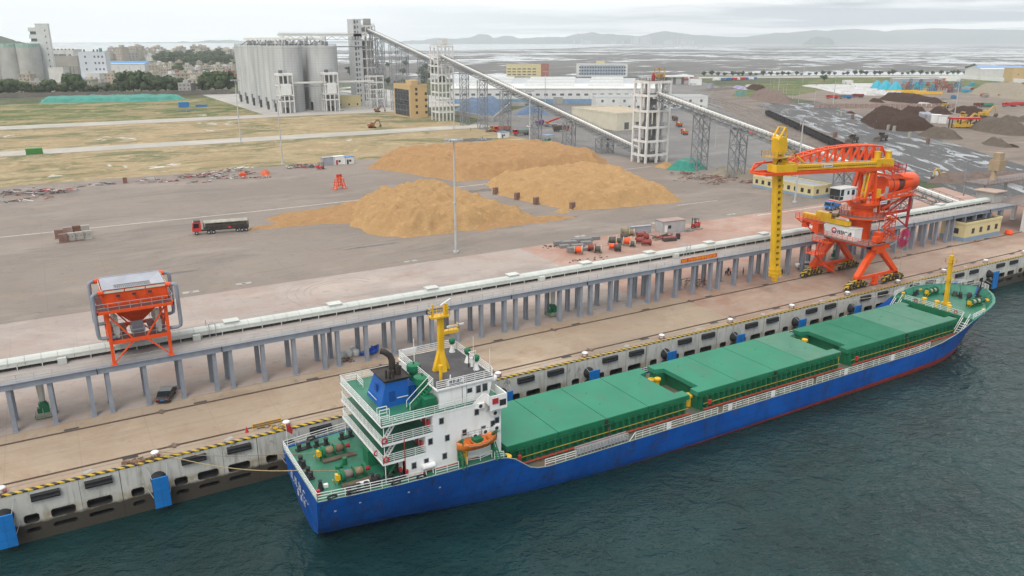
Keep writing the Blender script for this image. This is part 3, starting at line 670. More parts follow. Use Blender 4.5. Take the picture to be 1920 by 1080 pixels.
# cable reel
b = off(cr); c0 = (154.9, 2.6, 9.6)
b.lathe((155.6, 1.7, 9.9), [(2.05, -.06), (2.05, .06)], 28, 'y'); 
b = off(cr)
for i in range(24):
    a = 2*math.pi*i/24; b.beam((155.6, 1.7, 9.9), (155.6+2.0*math.cos(a), 1.7, 9.9+2.0*math.sin(a)), .2, .14)
for r_ in (.5, 1.25, 2.0):
    P = [(155.6+r_*math.cos(2*math.pi*i/28), 1.7, 9.9+r_*math.sin(2*math.pi*i/28)) for i in range(29)]; b.path(P, .06, 5, cap=False)
b.build('cable_reel', mat('reel_crimson', (.42, .035, .10), .5, .15), cr)
b = off(cr); b.beam((152., 2.4, 8.6), (155.6, 1.95, 9.9), .2); b.lathe((155.6, 1.95, 9.9), [(.35, -.4), (.35, .2)], 12, 'y'); b.tube((155.7, 1.7, 8), (155.9, 1.6, .2), .05, n=5); b.build('reel_arm', m_galv, cr)
# column, slewing ring
b = off(cr); b.lathe((XC+.6, YC, 0), [(2.25, 9.3), (2.25, 12.8), (2.7, 13.6), (3.6, 14.1)], 24); b.build('column', m_orange, cr, 'auto')
CXX = XC+.6
b = off(cr); b.lathe((CXX, YC, 0), [(4.6, 14.1), (4.6, 14.4)], 28); b.build('slewing_platform', m_grating, cr)
b = off(cr); b.lathe((CXX, YC, 0), [(4.68, 13.95), (4.68, 14.3)], 28, cap=False); P = [(CXX+4.5*math.cos(2*math.pi*i/28), YC+4.5*math.sin(2*math.pi*i/28), 14.4) for i in range(29)]; b.rail(P, 1.1, 3, 9, .07); b.build('slewing_railing', m_orange, cr)
b = off(cr); b.lathe((CXX, YC, 0), [(2.6, 14.4), (2.6, 15.0), (2.3, 15.1), (2.3, 16.0), (3.0, 16.2), (3.0, 16.7), (3.5, 16.8), (3.5, 17.3)], 26); b.build('slewing_ring', m_orange, cr, 'auto')
b = off(cr)
P = [(CXX+3.4*math.cos(2*math.pi*i/24), YC+3.4*math.sin(2*math.pi*i/24), 17.3) for i in range(25)]; b.rail(P, 1.1, 2, 9, .06)
# turntable house: four raking posts that carry the boom
for y in (YC-1.7, YC+1.7):
    b.beam((CXX-2.2, y, 17.3), (CXX-.4, y, 23.6), .75, .6); b.beam((CXX+1.2, y, 17.3), (CXX+.4, y, 23.6), .75, .6)
    b.beam((CXX-1.6, y, 19.6), (CXX+.8, y, 19.6), .35); b.beam((CXX+1.2, y, 17.6), (163.5, y, 19.), .6, .5); b.beam((CXX+.4, y, 23.4), (163.5, y, 21.), .5)
    b.beam((163.9, y, 17.8), (CXX+4, y, 15.2), .35, .4); b.beam((CXX+3, y, 17.2), (CXX+3.4, y, 14.2), .5)
b.beam((CXX-.3, YC-1.7, 23.2), (CXX-.3, YC+1.7, 23.2), .5); b.beam((CXX-1.2, YC-1.7, 19.8), (CXX-1.2, YC+1.7, 19.8), .4)
b.build('turntable_frame', m_orange, cr)
b = off(cr)
for y in (YC-1.9, YC-1.1): b.tube((CXX-2.6, y, 17.8), (CXX-2.1, y, 21.2), .2, n=8); b.tube((CXX-2.1, y, 21.2), (CXX-1.6, y, 23.6), .12, n=8)
b.build('luffing_cylinder', m_yel, cr)
b = off(cr); b.lathe((CXX+1.6, YC, 0), [(1.05, 19.2), (1.05, 24.5), (.7, 25.)], 14); b.bx(CXX+2.4, YC-1.4, 18.6, 1.4, .8, 2.4); b.build('transfer_chute', m_yel, cr, 'auto')
b = off(cr); b.beam((CXX+3.9, YC-2.4, 17.3), (CXX+4.2, YC-2.4, 20.3), .5); b.build('cable_duct', m_galv, cr)
b = off(cr); b.box(CXX+.8, CXX+3.0, YC-3.62, YC-3.56, 17.0, 17.7); b.build('name_plate', m_white, cr)
b = off(cr)
for i in range(6): b.box(CXX+1.35+i*.26, CXX+1.53+i*.26, YC-3.64, YC-3.625, 17.25, 17.45)
b.m = 1; b.box(CXX+.95, CXX+1.2, YC-3.64, YC-3.625, 17.15, 17.55); b.build('plate_lettering', [m_ltr, m_logo1], cr)
# counterweight
b = off(cr); b.lathe((0, YC, 20.2), [(1.9, 155.5), (1.9, 159.2)], 28, 'x'); b.build('counterweight_arm', m_orange, cr, 'auto')
b = off(cr); b.lathe((0, YC, 20.2), [(2.0, 161.1), (2.08, 161.2), (2.08, 165.9), (2.0, 166.)], 32, 'x'); b.build('counterweight', m_orange, cr, 'auto')
b = off(cr); b.lathe((0, YC, 20.2), [(1.86, 159.2), (1.86, 161.1)], 28, 'x'); b.lathe((0, YC, 20.2), [(1.95, 157.3), (1.95, 157.45)], 28, 'x'); b.build('counterweight_band', m_floor, cr, 'auto')
b = off(cr); b.box(CXX+2.5, 163.5, YC-3.2, YC-2.0, 17.8, 17.9); b.rail([(CXX+2.5, YC-3.15, 17.9), (163.5, YC-3.15, 17.9)], 1.1, 3, 1.3, .07); b.build('rear_walkway', m_orange, cr)
# cab
DY = 2.9
cbt = M(cr.location-Vector((-.4, DY, 0))); cbt.box(140.0, 144.9, 3.8, 6.4, 18.5, 19.5); cbt.box(141.2, 144.9, 3.8, 6.4, 19.5, 20.9); cbt.box(139.9, 145., 3.7, 6.5, 20.9, 21.1)
for x in (140.05, ): 
    for y in (3.86, 5.1, 6.34): cbt.box(x-.05, x+.1, y-.06, y+.06, 18.6, 20.9)
cab = cbt.build('cab', m_white, cr)
b = M((0, 0, 0)); bb = M(cr.location-Vector((-.4, DY, 0))); bb.box(139.97, 141.3, 3.86, 6.34, 19.45, 20.85); bb.box(139.96, 140.0, 4., 5., 18.7, 19.4); bb.box(139.96, 140., 5.2, 6.2, 18.7, 19.4); bb.box(140.15, 141, 3.76, 3.8, 18.75, 19.4); bb.box(142.2, 142.8, 3.76, 3.8, 19.7, 20.5); bb.box(143.6, 144.5, 3.76, 3.8, 19.5, 20.6); bb.build('cab_window', m_glass, cab)
b = M(cr.location-Vector((-.4, DY, 0))); b.box(139.9, 148, 3.6, 6.6, 18.3, 18.5); b.beam((145, 6.6, 18.2), (CXX-1, 7.2, 18.2), .5); b.rail([(143, 3.0, 18.5), (147.6, 3.0, 18.5)], 1.1, 3, 1.2, .06); b.box(143, 147.6, 2.95, 3.7, 18.35, 18.5); b.build('cab_platform', m_orange, cr)
def luff(bb):                       # the boom is luffed a little above level
    bb.v = [(x, y, z+max(0., 157-149.5-x)*.045) for x, y, z in bb.v]; return bb
# boom: twin lower girders with a trussed bow above, yellow screw trough along the near side
bm0, bm1 = 119.5, 157.0
b = off(cr)
for y in (YC-1.9, YC+1.9): b.box(bm0-2, bm1, y-.18, y+.18, 23.7, 24.3)
x = bm0
while x < bm1: b.box(x-.1, x+.1, YC-1.9, YC+1.9, 23.8, 24.1); x += 2.4
b.beam((bm0-2, YC-1.9, 24), (bm0-2.6, YC, 24), .4); b.beam((bm0-2, YC+1.9, 24), (bm0-2.6, YC, 24), .4)
b.beam((bm0-2, YC+1.9, 24.3), (bm0+2, YC+2.4, 26.), .3); b.beam((bm0-1, YC+1.9, 25.6), (bm0+5, YC+1.9, 25.9), .35); b.beam((bm0-2, YC+1.9, 24.2), (bm0-1, YC+1.9, 25.6), .3)
luff(b).build('boom_girder', m_orange, cr)
b = off(cr)
def bow(x):
    q = (x-125.)/(154.5-125.); return 25.5+3.2*math.sin(math.pi*min(max(q, 0), 1)**.8*.62)/math.sin(math.pi*.5) if q < 1 else 27.5
xs = [125+i*2.45 for i in range(13)]
for y in (YC+.3, YC+2.3):
    for i in range(12):
        p, q = Vector((xs[i], y, bow(xs[i]))), Vector((xs[i+1], y, bow(xs[i+1])))
        b.tube(p, q, .2, n=8); b.tube((xs[i], y, 25.0), (xs[i+1], y, 25.0), .14, n=6)
        b.tube((xs[i], y, 25.0), q, .12, n=6); b.beam((xs[i+1], y, 25.), q, .34, .3)
for i in range(13):
    b.tube((xs[i], YC+.3, bow(xs[i])), (xs[i], YC+2.3, bow(xs[i])), .15, n=6)
    if i < 12: b.tube((xs[i], YC+.3, bow(xs[i])), (xs[i+1], YC+2.3, bow(xs[i+1])), .1, n=6)
for y in (YC+.3, YC+2.3): b.tube((xs[-1], y, bow(xs[-1])), (159.5, y, 22.2), .2, n=8); b.tube((xs[-1], y, 25.), (158, y, 23.8), .15, n=6); b.beam((154, y, 24), (158, y, 24), .4); b.tube((156.5, y, 24), (156.5, y, 26.), .14, n=6)
luff(b).build('boom_truss', m_orange, cr)
b = off(cr); b.box(125.2, 152.2, YC-1.75, YC-.35, 24.5, 25.5); b.box(150.5, 156.2, YC-1.85, YC-.25, 24.4, 26.)
for i in range(40): b.box(125.6+i*.66, 125.7+i*.66, YC-1.8, YC-1.75, 24.5, 25.5)
b.box(120.2, 126, YC-1.95, YC+.4, 24.3, 25.7)
for x in (151.6, 155.3): b.lathe((x, YC-.9, 0), [(.62, 26.), (.62, 27.3), (.7, 27.35), (.7, 27.6)], 12)
luff(b).build('screw_trough', m_yel, cr)
b = off(cr); b.box(126, 150.5, YC-1.79, YC-1.76, 24.93, 25.08); luff(b).build('trough_seam', m_dark, cr)
b = off(cr); b.box(126.5, 152, YC-.25, YC+.25, 25.55, 25.65); luff(b).build('boom_walkway', m_galv, cr)
b = off(cr); b.box(133.2, 136.4, YC-1.86, YC-1.82, 24.85, 25.45); luff(b).build('boom_name_plate', m_white, cr)
b = off(cr); b.m = 0
for i in range(8): b.box(134.0+i*.28, 134.2+i*.28, YC-1.88, YC-1.865, 25.05, 25.27)
b.m = 1; b.box(133.35, 133.75, YC-1.88, YC-1.865, 24.95, 25.35); luff(b).build('boom_plate_lettering', [m_ltr, m_logo1], cr)
b = off(cr); b.rail([(127, YC+2.5, 24.3), (133, YC+2.5, 24.3)], 1.6, 5, .8, .07); b.rail([(127, YC+1.2, 25.9), (133, YC+1.2, 25.9)], 1.2, 3, .8, .06); b.rail([(152, YC-2.1, 24.1), (160, YC-2.1, 22.4)], 1.1, 3, 1.2, .07); luff(b).build('boom_railing', m_orange, cr)
# vertical screw leg
LX, LY = 123.0, YC+.1
def lean(bb):                       # the screw leg hangs with its foot swung out towards the column
    bb.v = [(x+(25.-7.02-0-(z-6.98))*.10, y, z) for x, y, z in bb.v]; return bb
b = off(cr)
for s in (-1, 1): b.box(LX+s*.62-.22+(.0), LX+s*.62+.22, LY-.62, LY+.62, 4.2, 31.4)
b.box(LX-.6, LX+.6, LY+.2, LY+.6, 4.2, 31.4)
z = 4.4
while z < 31: b.box(LX-.45, LX+.45, LY-.6, LY+.25, z, z+.62); z += 1.25
lean(b).build('vertical_leg', m_yel, cr)
b = off(cr); b.box(LX-.45, LX+.45, LY-.05, LY+.18, 4.3, 31.2); lean(b).build('leg_interior', m_dark, cr)
b = off(cr); b.lathe((LX, LY, 0), [(.55, 3.1), (.62, 3.3), (.6, 4.4)], 14); b.bx(LX, LY, 5.0, 1.9, 1.5, 1.5)
for z in (4.2, 5.0, 5.8):
    P = [(LX+1.35*math.cos(2*math.pi*i/12), LY+1.2*math.sin(2*math.pi*i/12), z) for i in range(13)]; b.path(P, .06, 5, cap=False)
lean(b).build('feeder_head', m_yel, cr)
b = off(cr); b.ext([(LX-.9, 29.2), (LX+1.0, 29.2), (LX+1.4, 30.5), (LX+1.2, 31.7), (LX+.3, 32.6), (LX-.9, 32.2)], LY-1.0, LY+1.0); b.beam((LX-1, LY-.8, 31.8), (LX+.9, LY-.8, 34.2), .28); b.beam((LX+.9, LY-.8, 34.2), (LX+1.2, LY-.8, 31.6), .25); b.beam((LX-1, LY+.8, 31.8), (LX+.9, LY+.8, 34.2), .28); b.beam((LX+.9, LY+.8, 34.2), (LX+1.2, LY+.8, 31.6), .25); b.beam((LX+.9, LY-.8, 34.2), (LX+.9, LY+.8, 34.2), .25); lean(b).build('drive_head', m_yel, cr)
b = off(cr); b.box(LX-2.6, LX+2.2, LY-1.9, LY+2.2, 28.5, 28.65); b.rail([(LX-2.6, LY-1.9, 28.65), (LX+2.2, LY-1.9, 28.65), (LX+2.2, LY+2.2, 28.65), (LX-2.6, LY+2.2, 28.65), (LX-2.6, LY-1.9, 28.65)], 1.1, 3, .9, .06); b.rail([(LX-2., LY+1.2, 31.5), (LX-.6, LY+1.2, 31.5)], 2.1, 4, .7, .06); b.build('head_platform', mat('ochre_steel', (.50, .30, .06), .5, .15), cr)
b = off(cr); b.path([(LX+.9, LY-.3, 28.2), (LX+1.3, LY-.3, 27.2), (LX+2., LY-.3, 26.), (LX+2.6, LY-.3, 25.6)], .75, 10, .8); b.box(LX+1.2, LX+3.4, LY-1.1, LY+.8, 25.6, 27.4); b.build('elbow', m_yel, cr, 'auto')
b = off(cr); P = [(LX-.7-.9*math.sin(math.pi*i/10), LY-.9, 26.4+1.9*i/10) for i in range(11)]; b.path(P, .12, 6); b.build('hose', m_black, cr)
b = off(cr); b.tube((LX+1., LY, 31.2), (LX+5.0, LY, 28.3), .07, n=6); b.build('stay_rod', m_dark, cr); b = off(cr); b.tube((LX+5.0, LY, 28.3), (LX+8.4, LY, 26.), .22, n=8); b.build('stay_cylinder', m_yel, cr)
# rear crimson conveyor and ladder bay
b = off(cr)
for y in (YC+3.2, YC+5): b.tube((155, y, 26.6), (167, y, 22.4), .14, n=6); b.tube((155, y, 25.6), (167, y, 21.2), .12, n=6)
for i in range(9):
    x = 155+i*1.5; z = 26.6-i*.525
    for y in (YC+3.2, YC+5): b.beam((x, y, z), (x, y, z-1.05), .1); b.beam((x, y, z), (x, y, z+.9), .06)
for y in (YC+3.2, YC+5): b.tube((155, y, 27.5), (167, y, 23.3), .06, n=5)
b.rail([(164, YC+3, 21.3), (168, YC+3, 21.3)], 2.2, 2, 4, .16); b.beam((168, YC+3, 21.3), (168, YC+5, 21.3), .2); b.beam((168, YC+5, 21.3), (168, YC+5, 23.5), .16)
b.build('rear_conveyor', m_red, cr)
b = off(cr); b.add([(155, YC+3.4, 26.1), (167, YC+3.4, 21.9), (167, YC+4.8, 21.9), (155, YC+4.8, 26.1)], [(0, 1, 2, 3), (3, 2, 1, 0)]); b.build('conveyor_cover', mat('dusty_maroon', (.20, .10, .10), .7, .2), cr)
b = off(cr); b.beam((164.2, YC-1.6, 18.), (164.2, YC-1.6, 10.2), .45); b.beam((164.2, YC-1.6, 14.2), (152, YC-1.2, 13.8), .5, .6); b.beam((164.2, YC-1.6, 10.4), (158.5, YC-1.4, 13.8), .25); b.beam((164.2, YC-1.6, 17.5), (157, YC-1.4, 14.2), .25); b.rail([(154.5, YC-2.4, 14.1), (163.5, YC-2.4, 14.1)], 1.1, 2, 1.3, .06); b.bx(158.5, YC+.4, 15.4, 1.4, 1.2, 2.2); b.build('rear_leg', m_red, cr)
# stairs and stacked landings on the quay side of the column
b = off(cr)
for i in range(4):
    z0 = 9.3+i*1.3; x0 = 152.2+(i % 2)*2.6; x1 = 154.8-(i % 2)*2.6; y = 5.0-(i % 2)*.5
    for d in (0, .8):
        b.beam((x0, y-d, z0), (x1, y-d, z0+1.3), .14, .25); b.beam((x0, y-d, z0+1), (x1, y-d, z0+2.3), .07)
    for k in range(6): b.box(x0+(x1-x0)*k/6-.15, x0+(x1-x0)*k/6+.15, y-.8, y, z0+1.3*k/6, z0+1.3*k/6+.05)
for x in (151.6, 155.2):
    for y in (3.9, 5.2): b.beam((x, y, 9.3), (x, y, 15.2), .12)
for z in (10.6, 11.9, 13.2, 14.5): b.rail([(151.6, 3.9, z), (155.2, 3.9, z), (155.2, 5.2, z)], 1., 2, 1.2, .06)
b.bx(150.9, 4.6, 10.3, 1.4, 1.4, 1.8); b.bx(149, 3.6, 10.0, 1.5, 1.1, 1.2); b.build('stairs', m_orange, cr)
b = off(cr)
for i in range(3):
    z0, z1 = (8.2, 5.6, 3.0)[i], (5.6, 3., .5)[i]; x0, x1 = (143.5, 142.2, 144.5)[i], (142.2, 144.5, 149.)[i]
    for d in (0, .8): b.beam((x0, 13.2-d, z0), (x1, 13.2-d, z1), .12, .25); b.beam((x0, 13.2-d, z0+1), (x1, 13.2-d, z1+1), .07)
b.box(141, 144.4, 12.2, 15, 5.5, 5.6); b.rail([(141, 15, 5.6), (141, 12.2, 5.6), (144.4, 12.2, 5.6)], 1.1, 3, 1., .07); b.box(143, 145, 11, 15, 8.1, 8.2); b.rail([(143, 15, 8.2), (143, 11, 8.2)], 1.1, 3, 1., .07); b.build('access_ladder', m_orange, cr)
# discharge conveyor that reaches over the trestle belt
b = off(cr); b.box(144.9, 146.1, 8., 14.2, 12.35, 13.3); b.box(144.9, 146.1, 14.3, 19.9, 12.3, 13.3); b.box(144.8, 146.2, 12.2, 16.2, 13.3, 14.3); b.build('discharge_conveyor', m_yel, cr)
b = off(cr); b.box(144.3, 146.7, 14., 21.2, 11.75, 11.95); b.rail([(144.3, 14.6, 11.95), (144.3, 21.2, 11.95), (146.7, 21.2, 11.95), (146.7, 15, 11.95)], 1.1, 3, 1.1, .07)
for x in (144.5, 146.5): b.beam((x, 21, 11.8), (x, 15, 9.3), .22); b.beam((x, 18, 11.7), (x, 15, 11.7), .3)
b.bx(145.5, 19.2, 10.9, 1.1, 1.2, 1.7); b.bx(145.5, 15.8, 10.6, 1.8, 1.6, 2.0); b.build('discharge_frame', m_orange, cr)
b = off(cr); b.tube((145.4, 12.4, 14.), (145.4, 10.9, 14.2), .45, n=10); b.lathe((145.5, 13, 0), [(.3, 14.3), (.3, 14.6)], 8); b.build('discharge_motor', mat('dark_ochre', (.16, .11, .04), .6, .2), cr)
# ================================================================== cargo ship alongside
def hull_mat():
    g = G('hull_blue'); P_ = g.pos((1, 1, .18)); fade = g.noise(.09, 8, .65, None, .5); run = g.noise(.75, 8, .7, P_, .2); run2 = g.noise(.22, 8, .72, g.pos((1, 1, .35)), .5)
    col = g.mix(g.rng(fade, .38, .62), (.0, .068, .33), (.004, .105, .45))
    col = g.mix(g.rng(run2, .52, .66, 0, .55), col, (.012, .045, .14)); col = g.mix(g.rng(run, .53, .66, 0, .65), col, (.035, .035, .045)); col = g.mix(g.rng(g.noise(1.7, 7, .7, g.pos((1, 1, .12))), .57, .70, 0, .6), col, (.14, .06, .03))
    col = g.mix(g.rng(g.noise(.5, 9, .75, None, .8), .60, .68, 0, .5), col, (.05, .14, .36))
    for i_, d_ in ((0, 8.4), (2, 1.9)):
        fr = g.math('FRACT', g.math('DIVIDE', g.math('ADD', g.xyz(i_), 500.), d_)); col = g.mix(g.rng(g.math('ABSOLUTE', g.math('SUBTRACT', fr, .5)), .5-.06/d_, .5, 0, .5), col, (.003, .025, .12))
    g.bump(g.noise(.6, 3), .12, .1); return g.done(col, .5, .3)
m_hull = hull_mat()
m_boot = mat('boot_topping_red', (.36, .045, .035), .55, .25, .5, (.12, .04, .03), .5, .6, .5)
m_dgreen = mat('deck_green', (.022, .165, .098), .5, .25, .3, (.05, .075, .05), .55, .35, spec=.5)
m_hatch = mat('hatch_green', (.022, .205, .118), .65, .10, .18, (.06, .17, .11), .6, .35)
m_hatch2 = mat('hatch_green_worn', (.065, .205, .135), .65, .10, .3, (.14, .22, .16), .5, .35)
m_hatch3 = mat('hatch_green_fresh', (.010, .16, .085), .65, .08, .25, (.06, .19, .12), .3, .5)
m_coam = mat('coaming_green', (.008, .145, .065), .5, .2, .4, (.05, .07, .035), .4, .6, .6)
m_walk = mat('rusty_green_deck', (.095, .105, .075), .85, .35, .35, (.19, .095, .06), .9, .3)
m_shipw = mat('ship_white', (.82, .82, .81), .42, .03, .5, (.55, .46, .36), .3, .9, .18)
m_tar = mat('dark_roof_deck', (.075, .072, .075), .8, .3, .4, (.13, .125, .12), .6, .5)
m_funnel = mat('funnel_blue', (.008, .10, .40), .45, .12, .4, (.02, .08, .22), .4, .6, .4)
m_rope = mat('mooring_rope', (.25, .185, .11), .9, .25, 3.)
m_wrope = mat('pale_rope', (.42, .36, .30), .9, .2, 3.)
m_lifeb = mat('lifeboat_orange', (.72, .17, .02), .5, .12, 1., (.5, .3, .1), .4, 1.)
m_sootb = mat('sooty_black', (.03, .025, .022), .7, .35, 1., (.09, .04, .025), .5, 1.)
SC = -13.9; PZ, MZ, FZ, WZ = 1.0, -2.3, .9, -6.5
sh = thing('cargo_ship', 'blue hulled cargo ship with green hatch covers and white deckhouse moored at the quay', 'ship', (90, SC, WZ))
ST = [  # x, half breadth at rail, rail height, half breadth at waterline
 (20.3, 7.1, PZ+.12, .35), (22, 7.4, PZ+.12, .8), (25, 7.75, PZ+.1, 1.5), (29, 8.2, PZ+.08, 2.5), (34, 8.45, PZ+.05, 3.7), (39, 8.6, PZ+.02, 4.9), (42.5, 8.6, PZ-.0, 5.6), (43.8, 8.6, .72, 5.8), (45., 8.6, .2, 6.0), (46.2, 8.6, -.75, 6.2), (47.2, 8.6, -1.55, 6.35), (48.4, 8.6, -2.0, 6.5), (50, 8.6, MZ+.08, 6.7),
 (57, 8.6, MZ+.06, 7.3), (66, 8.6, MZ+.06, 7.8), (77, 8.6, MZ+.06, 8.1), (95, 8.6, MZ+.06, 8.2), (118, 8.6, MZ+.06, 8.2), (128, 8.6, MZ+.1, 8.1), (134, 8.6, MZ+.6, 7.8), (138, 8.5, MZ+1.3, 7.3), (141, 8.45, -.1, 6.6), (143.2, 8.4, .75, 5.9), (146, 8.25, 1.55, 4.9), (149, 7.9, 2.15, 3.7), (152, 6.95, 2.35, 2.5), (154.6, 5.5, 2.45, 1.4), (156.8, 3.9, 2.5, .55), (158.4, 2.2, 2.5, .2), (159.4, .3, 2.5, .1)]
def sect(x, hb, zr, hw):
    zred = min(-5.0, -6.75+1.12*max(0., (x-42)/70.)); pts = []
    xs_ = lambda z: x if x < 146 else x-(x-146)*.40*max(0, min(1, (zr-z)/(zr-WZ)))
    if x < 23: xs_ = lambda z: x+.9*max(0, (zr-z)/(zr-WZ))**1.5
    zz = [-8.5, -6.9, max(zred, -6.8)]+[zred+(zr-zred)*t for t in (.2, .4, .6, .8, .93, 1.)] if zred > -6.8 else [-8.5, -6.9, -6.8]+[-6.8+(zr+6.8)*t for t in (.2, .4, .6, .8, .93, 1.)]
    for z in zz:
        t = max(0, min(1, (z-WZ)/(zr-WZ)))
        e = .38+.35*min(1, max(0, (x-20)/30.)) if x < 100 else (.9 if x < 128 else .9+.5*min(1, (x-128)/20.))
        y = hw+(hb-hw)*t**e
        if z < WZ: y = hw*max(.3, 1-.25*(WZ-z)/2)
        pts.append((xs_(z), y, z))
    return pts
def hbx(x, k=1):
    for a, c in zip(ST, ST[1:]):
        if a[0] <= x <= c[0]: t = (x-a[0])/(c[0]-a[0]); return a[k]+(c[k]-a[k])*t
    return ST[-1][k]
def hull_y(x, z):
    for a, c in zip(ST, ST[1:]):
        if a[0] <= x <= c[0]:
            k = (x-a[0])/(c[0]-a[0]); out = []
            for q in (a, c):
                t = max(0, min(1, (z-WZ)/(q[2]-WZ))); e = .38+.35*min(1, max(0, (q[0]-20)/30.)) if q[0] < 100 else (.9 if q[0] < 128 else .9+.5*min(1, (q[0]-128)/20.)); out.append(q[3]+(q[1]-q[3])*t**e)
            return out[0]+(out[1]-out[0])*k
    return .1
def hull_x(x, z): zr = hbx(x, 2); return x if x < 146 else x-(x-146)*.40*max(0, min(1, (zr-z)/(zr-WZ)))
S = [sect(*q) for q in ST]; NR = len(S[0])
b = off(sh)
for s in (-1, 1):
    vs = [(x, SC+s*y, z) for p in S for x, y, z in p]
    for i in range(len(S)-1):
        for j in range(NR-1):
            b.m = 1 if j < 2 and S[i][2][2] > -6.79 else 0
            q = (i*NR+j, (i+1)*NR+j, (i+1)*NR+j+1, i*NR+j+1)
            b.add([vs[k] for k in (q if s < 0 else q[::-1])], [(0, 1, 2, 3)])
b.m = 0
p = S[0]; b.add([(x, SC-y, z) for x, y, z in p]+[(x, SC+y, z) for x, y, z in p][::-1], [tuple(range(2*NR))[::-1]])
hull = b.build('hull', [m_hull, m_boot], sh, True)
bmh = bmesh.new(); bmh.from_mesh(hull.data); bmesh.ops.remove_doubles(bmh, verts=bmh.verts, dist=.003); bmesh.ops.recalc_face_normals(bmh, faces=bmh.faces); bmh.to_mesh(hull.data); bmh.free(); hull.data.set_sharp_from_angle(angle=R(35))
def deck(xs, z, inset=.08, name='deck', m_=None):
    b = off(sh); zf = z if callable(z) else (lambda x: z); up = [(hull_x(x, zf(x)), SC+max(.05, hull_y(x, zf(x))-inset), zf(x)) for x in xs]; dn = [(hull_x(x, zf(x)), SC-max(.05, hull_y(x, zf(x))-inset), zf(x)) for x in xs]
    for i in range(len(xs)-1): b.quad(dn[i], dn[i+1], up[i+1], up[i])
    return b.build(name, m_ or m_dgreen, sh)
deck([20.35, 22, 25, 29, 34, 39, 43.9], PZ, name='poop_deck')
deck([43.9, 46, 48.4, 57, 77, 118, 128, 134, 138, 141, 143.3], lambda x: MZ if x < 128 else MZ+max(0, (x-128))*.03, .1, 'main_deck', m_walk)
deck([143.2, 146, 149, 152, 154.6, 156.8, 158.4, 159.2], FZ, .14, 'forecastle_deck')
b = off(sh)
for x, zt in ((43.9, PZ), (143.2, FZ+.05)): ya, yb = hull_y(x, MZ)-.12, hull_y(x, zt)-.12; b.quad((x, SC-ya, MZ), (x, SC+ya, MZ), (x, SC+yb, zt), (x, SC-yb, zt))
for y in (SC-5.6, SC-1.2, SC+2.6): b.box(143.1, 143.3, y-.5, y+.5, MZ+.45, FZ-.1) if y > 90 else None
b.build('break_bulkheads', m_coam, sh)
b = off(sh)
for x, y in ((143.12, SC-4.4),): b.box(x, x+.06, y-.45, y+.45, MZ+.3, FZ-.35)
b.build('bulkhead_doorway', m_black, sh)
# bow bulwark: inner skin and capping with stays
b = off(sh); xs = [143.2, 146, 149, 152, 154.6, 156.8, 158.4, 159.2]
for s in (-1, 1):
    for i in range(len(xs)-1):
        a, c = xs[i], xs[i+1]; f = lambda x: (x-.15, SC+s*max(.05, hbx(x)-.16)); f0 = lambda x: (hull_x(x, FZ)-.12, SC+s*max(.05, hull_y(x, FZ)-.14)); zt = lambda x: hbx(x, 2)
        q = [(*f0(a), FZ-.05), (*f0(c), FZ-.05), (*f(c), zt(c)), (*f(a), zt(a))]; b.quad(*(q if s < 0 else q[::-1]))
        g = lambda x, e: (x+e*.6, SC+s*max(.03, hbx(x)+e), zt(x)+.03)
        q = [g(a, -.3), g(c, -.3), g(c, .12), g(a, .12)]; b.quad(*(q[::-1] if s < 0 else q))
for s in (-1, 1):
    for x in (147, 149, 151, 153, 154.6, 156, 157.4): b.beam((x-.1, SC+s*(hbx(x)-.2), hbx(x, 2)-.05), (x-.6, SC+s*max(.2, hbx(x)-1.0), FZ), .1, .3)
b.build('bow_bulwark', mat('bulwark_green', (.035, .20, .13), .5, .15, .5), sh)
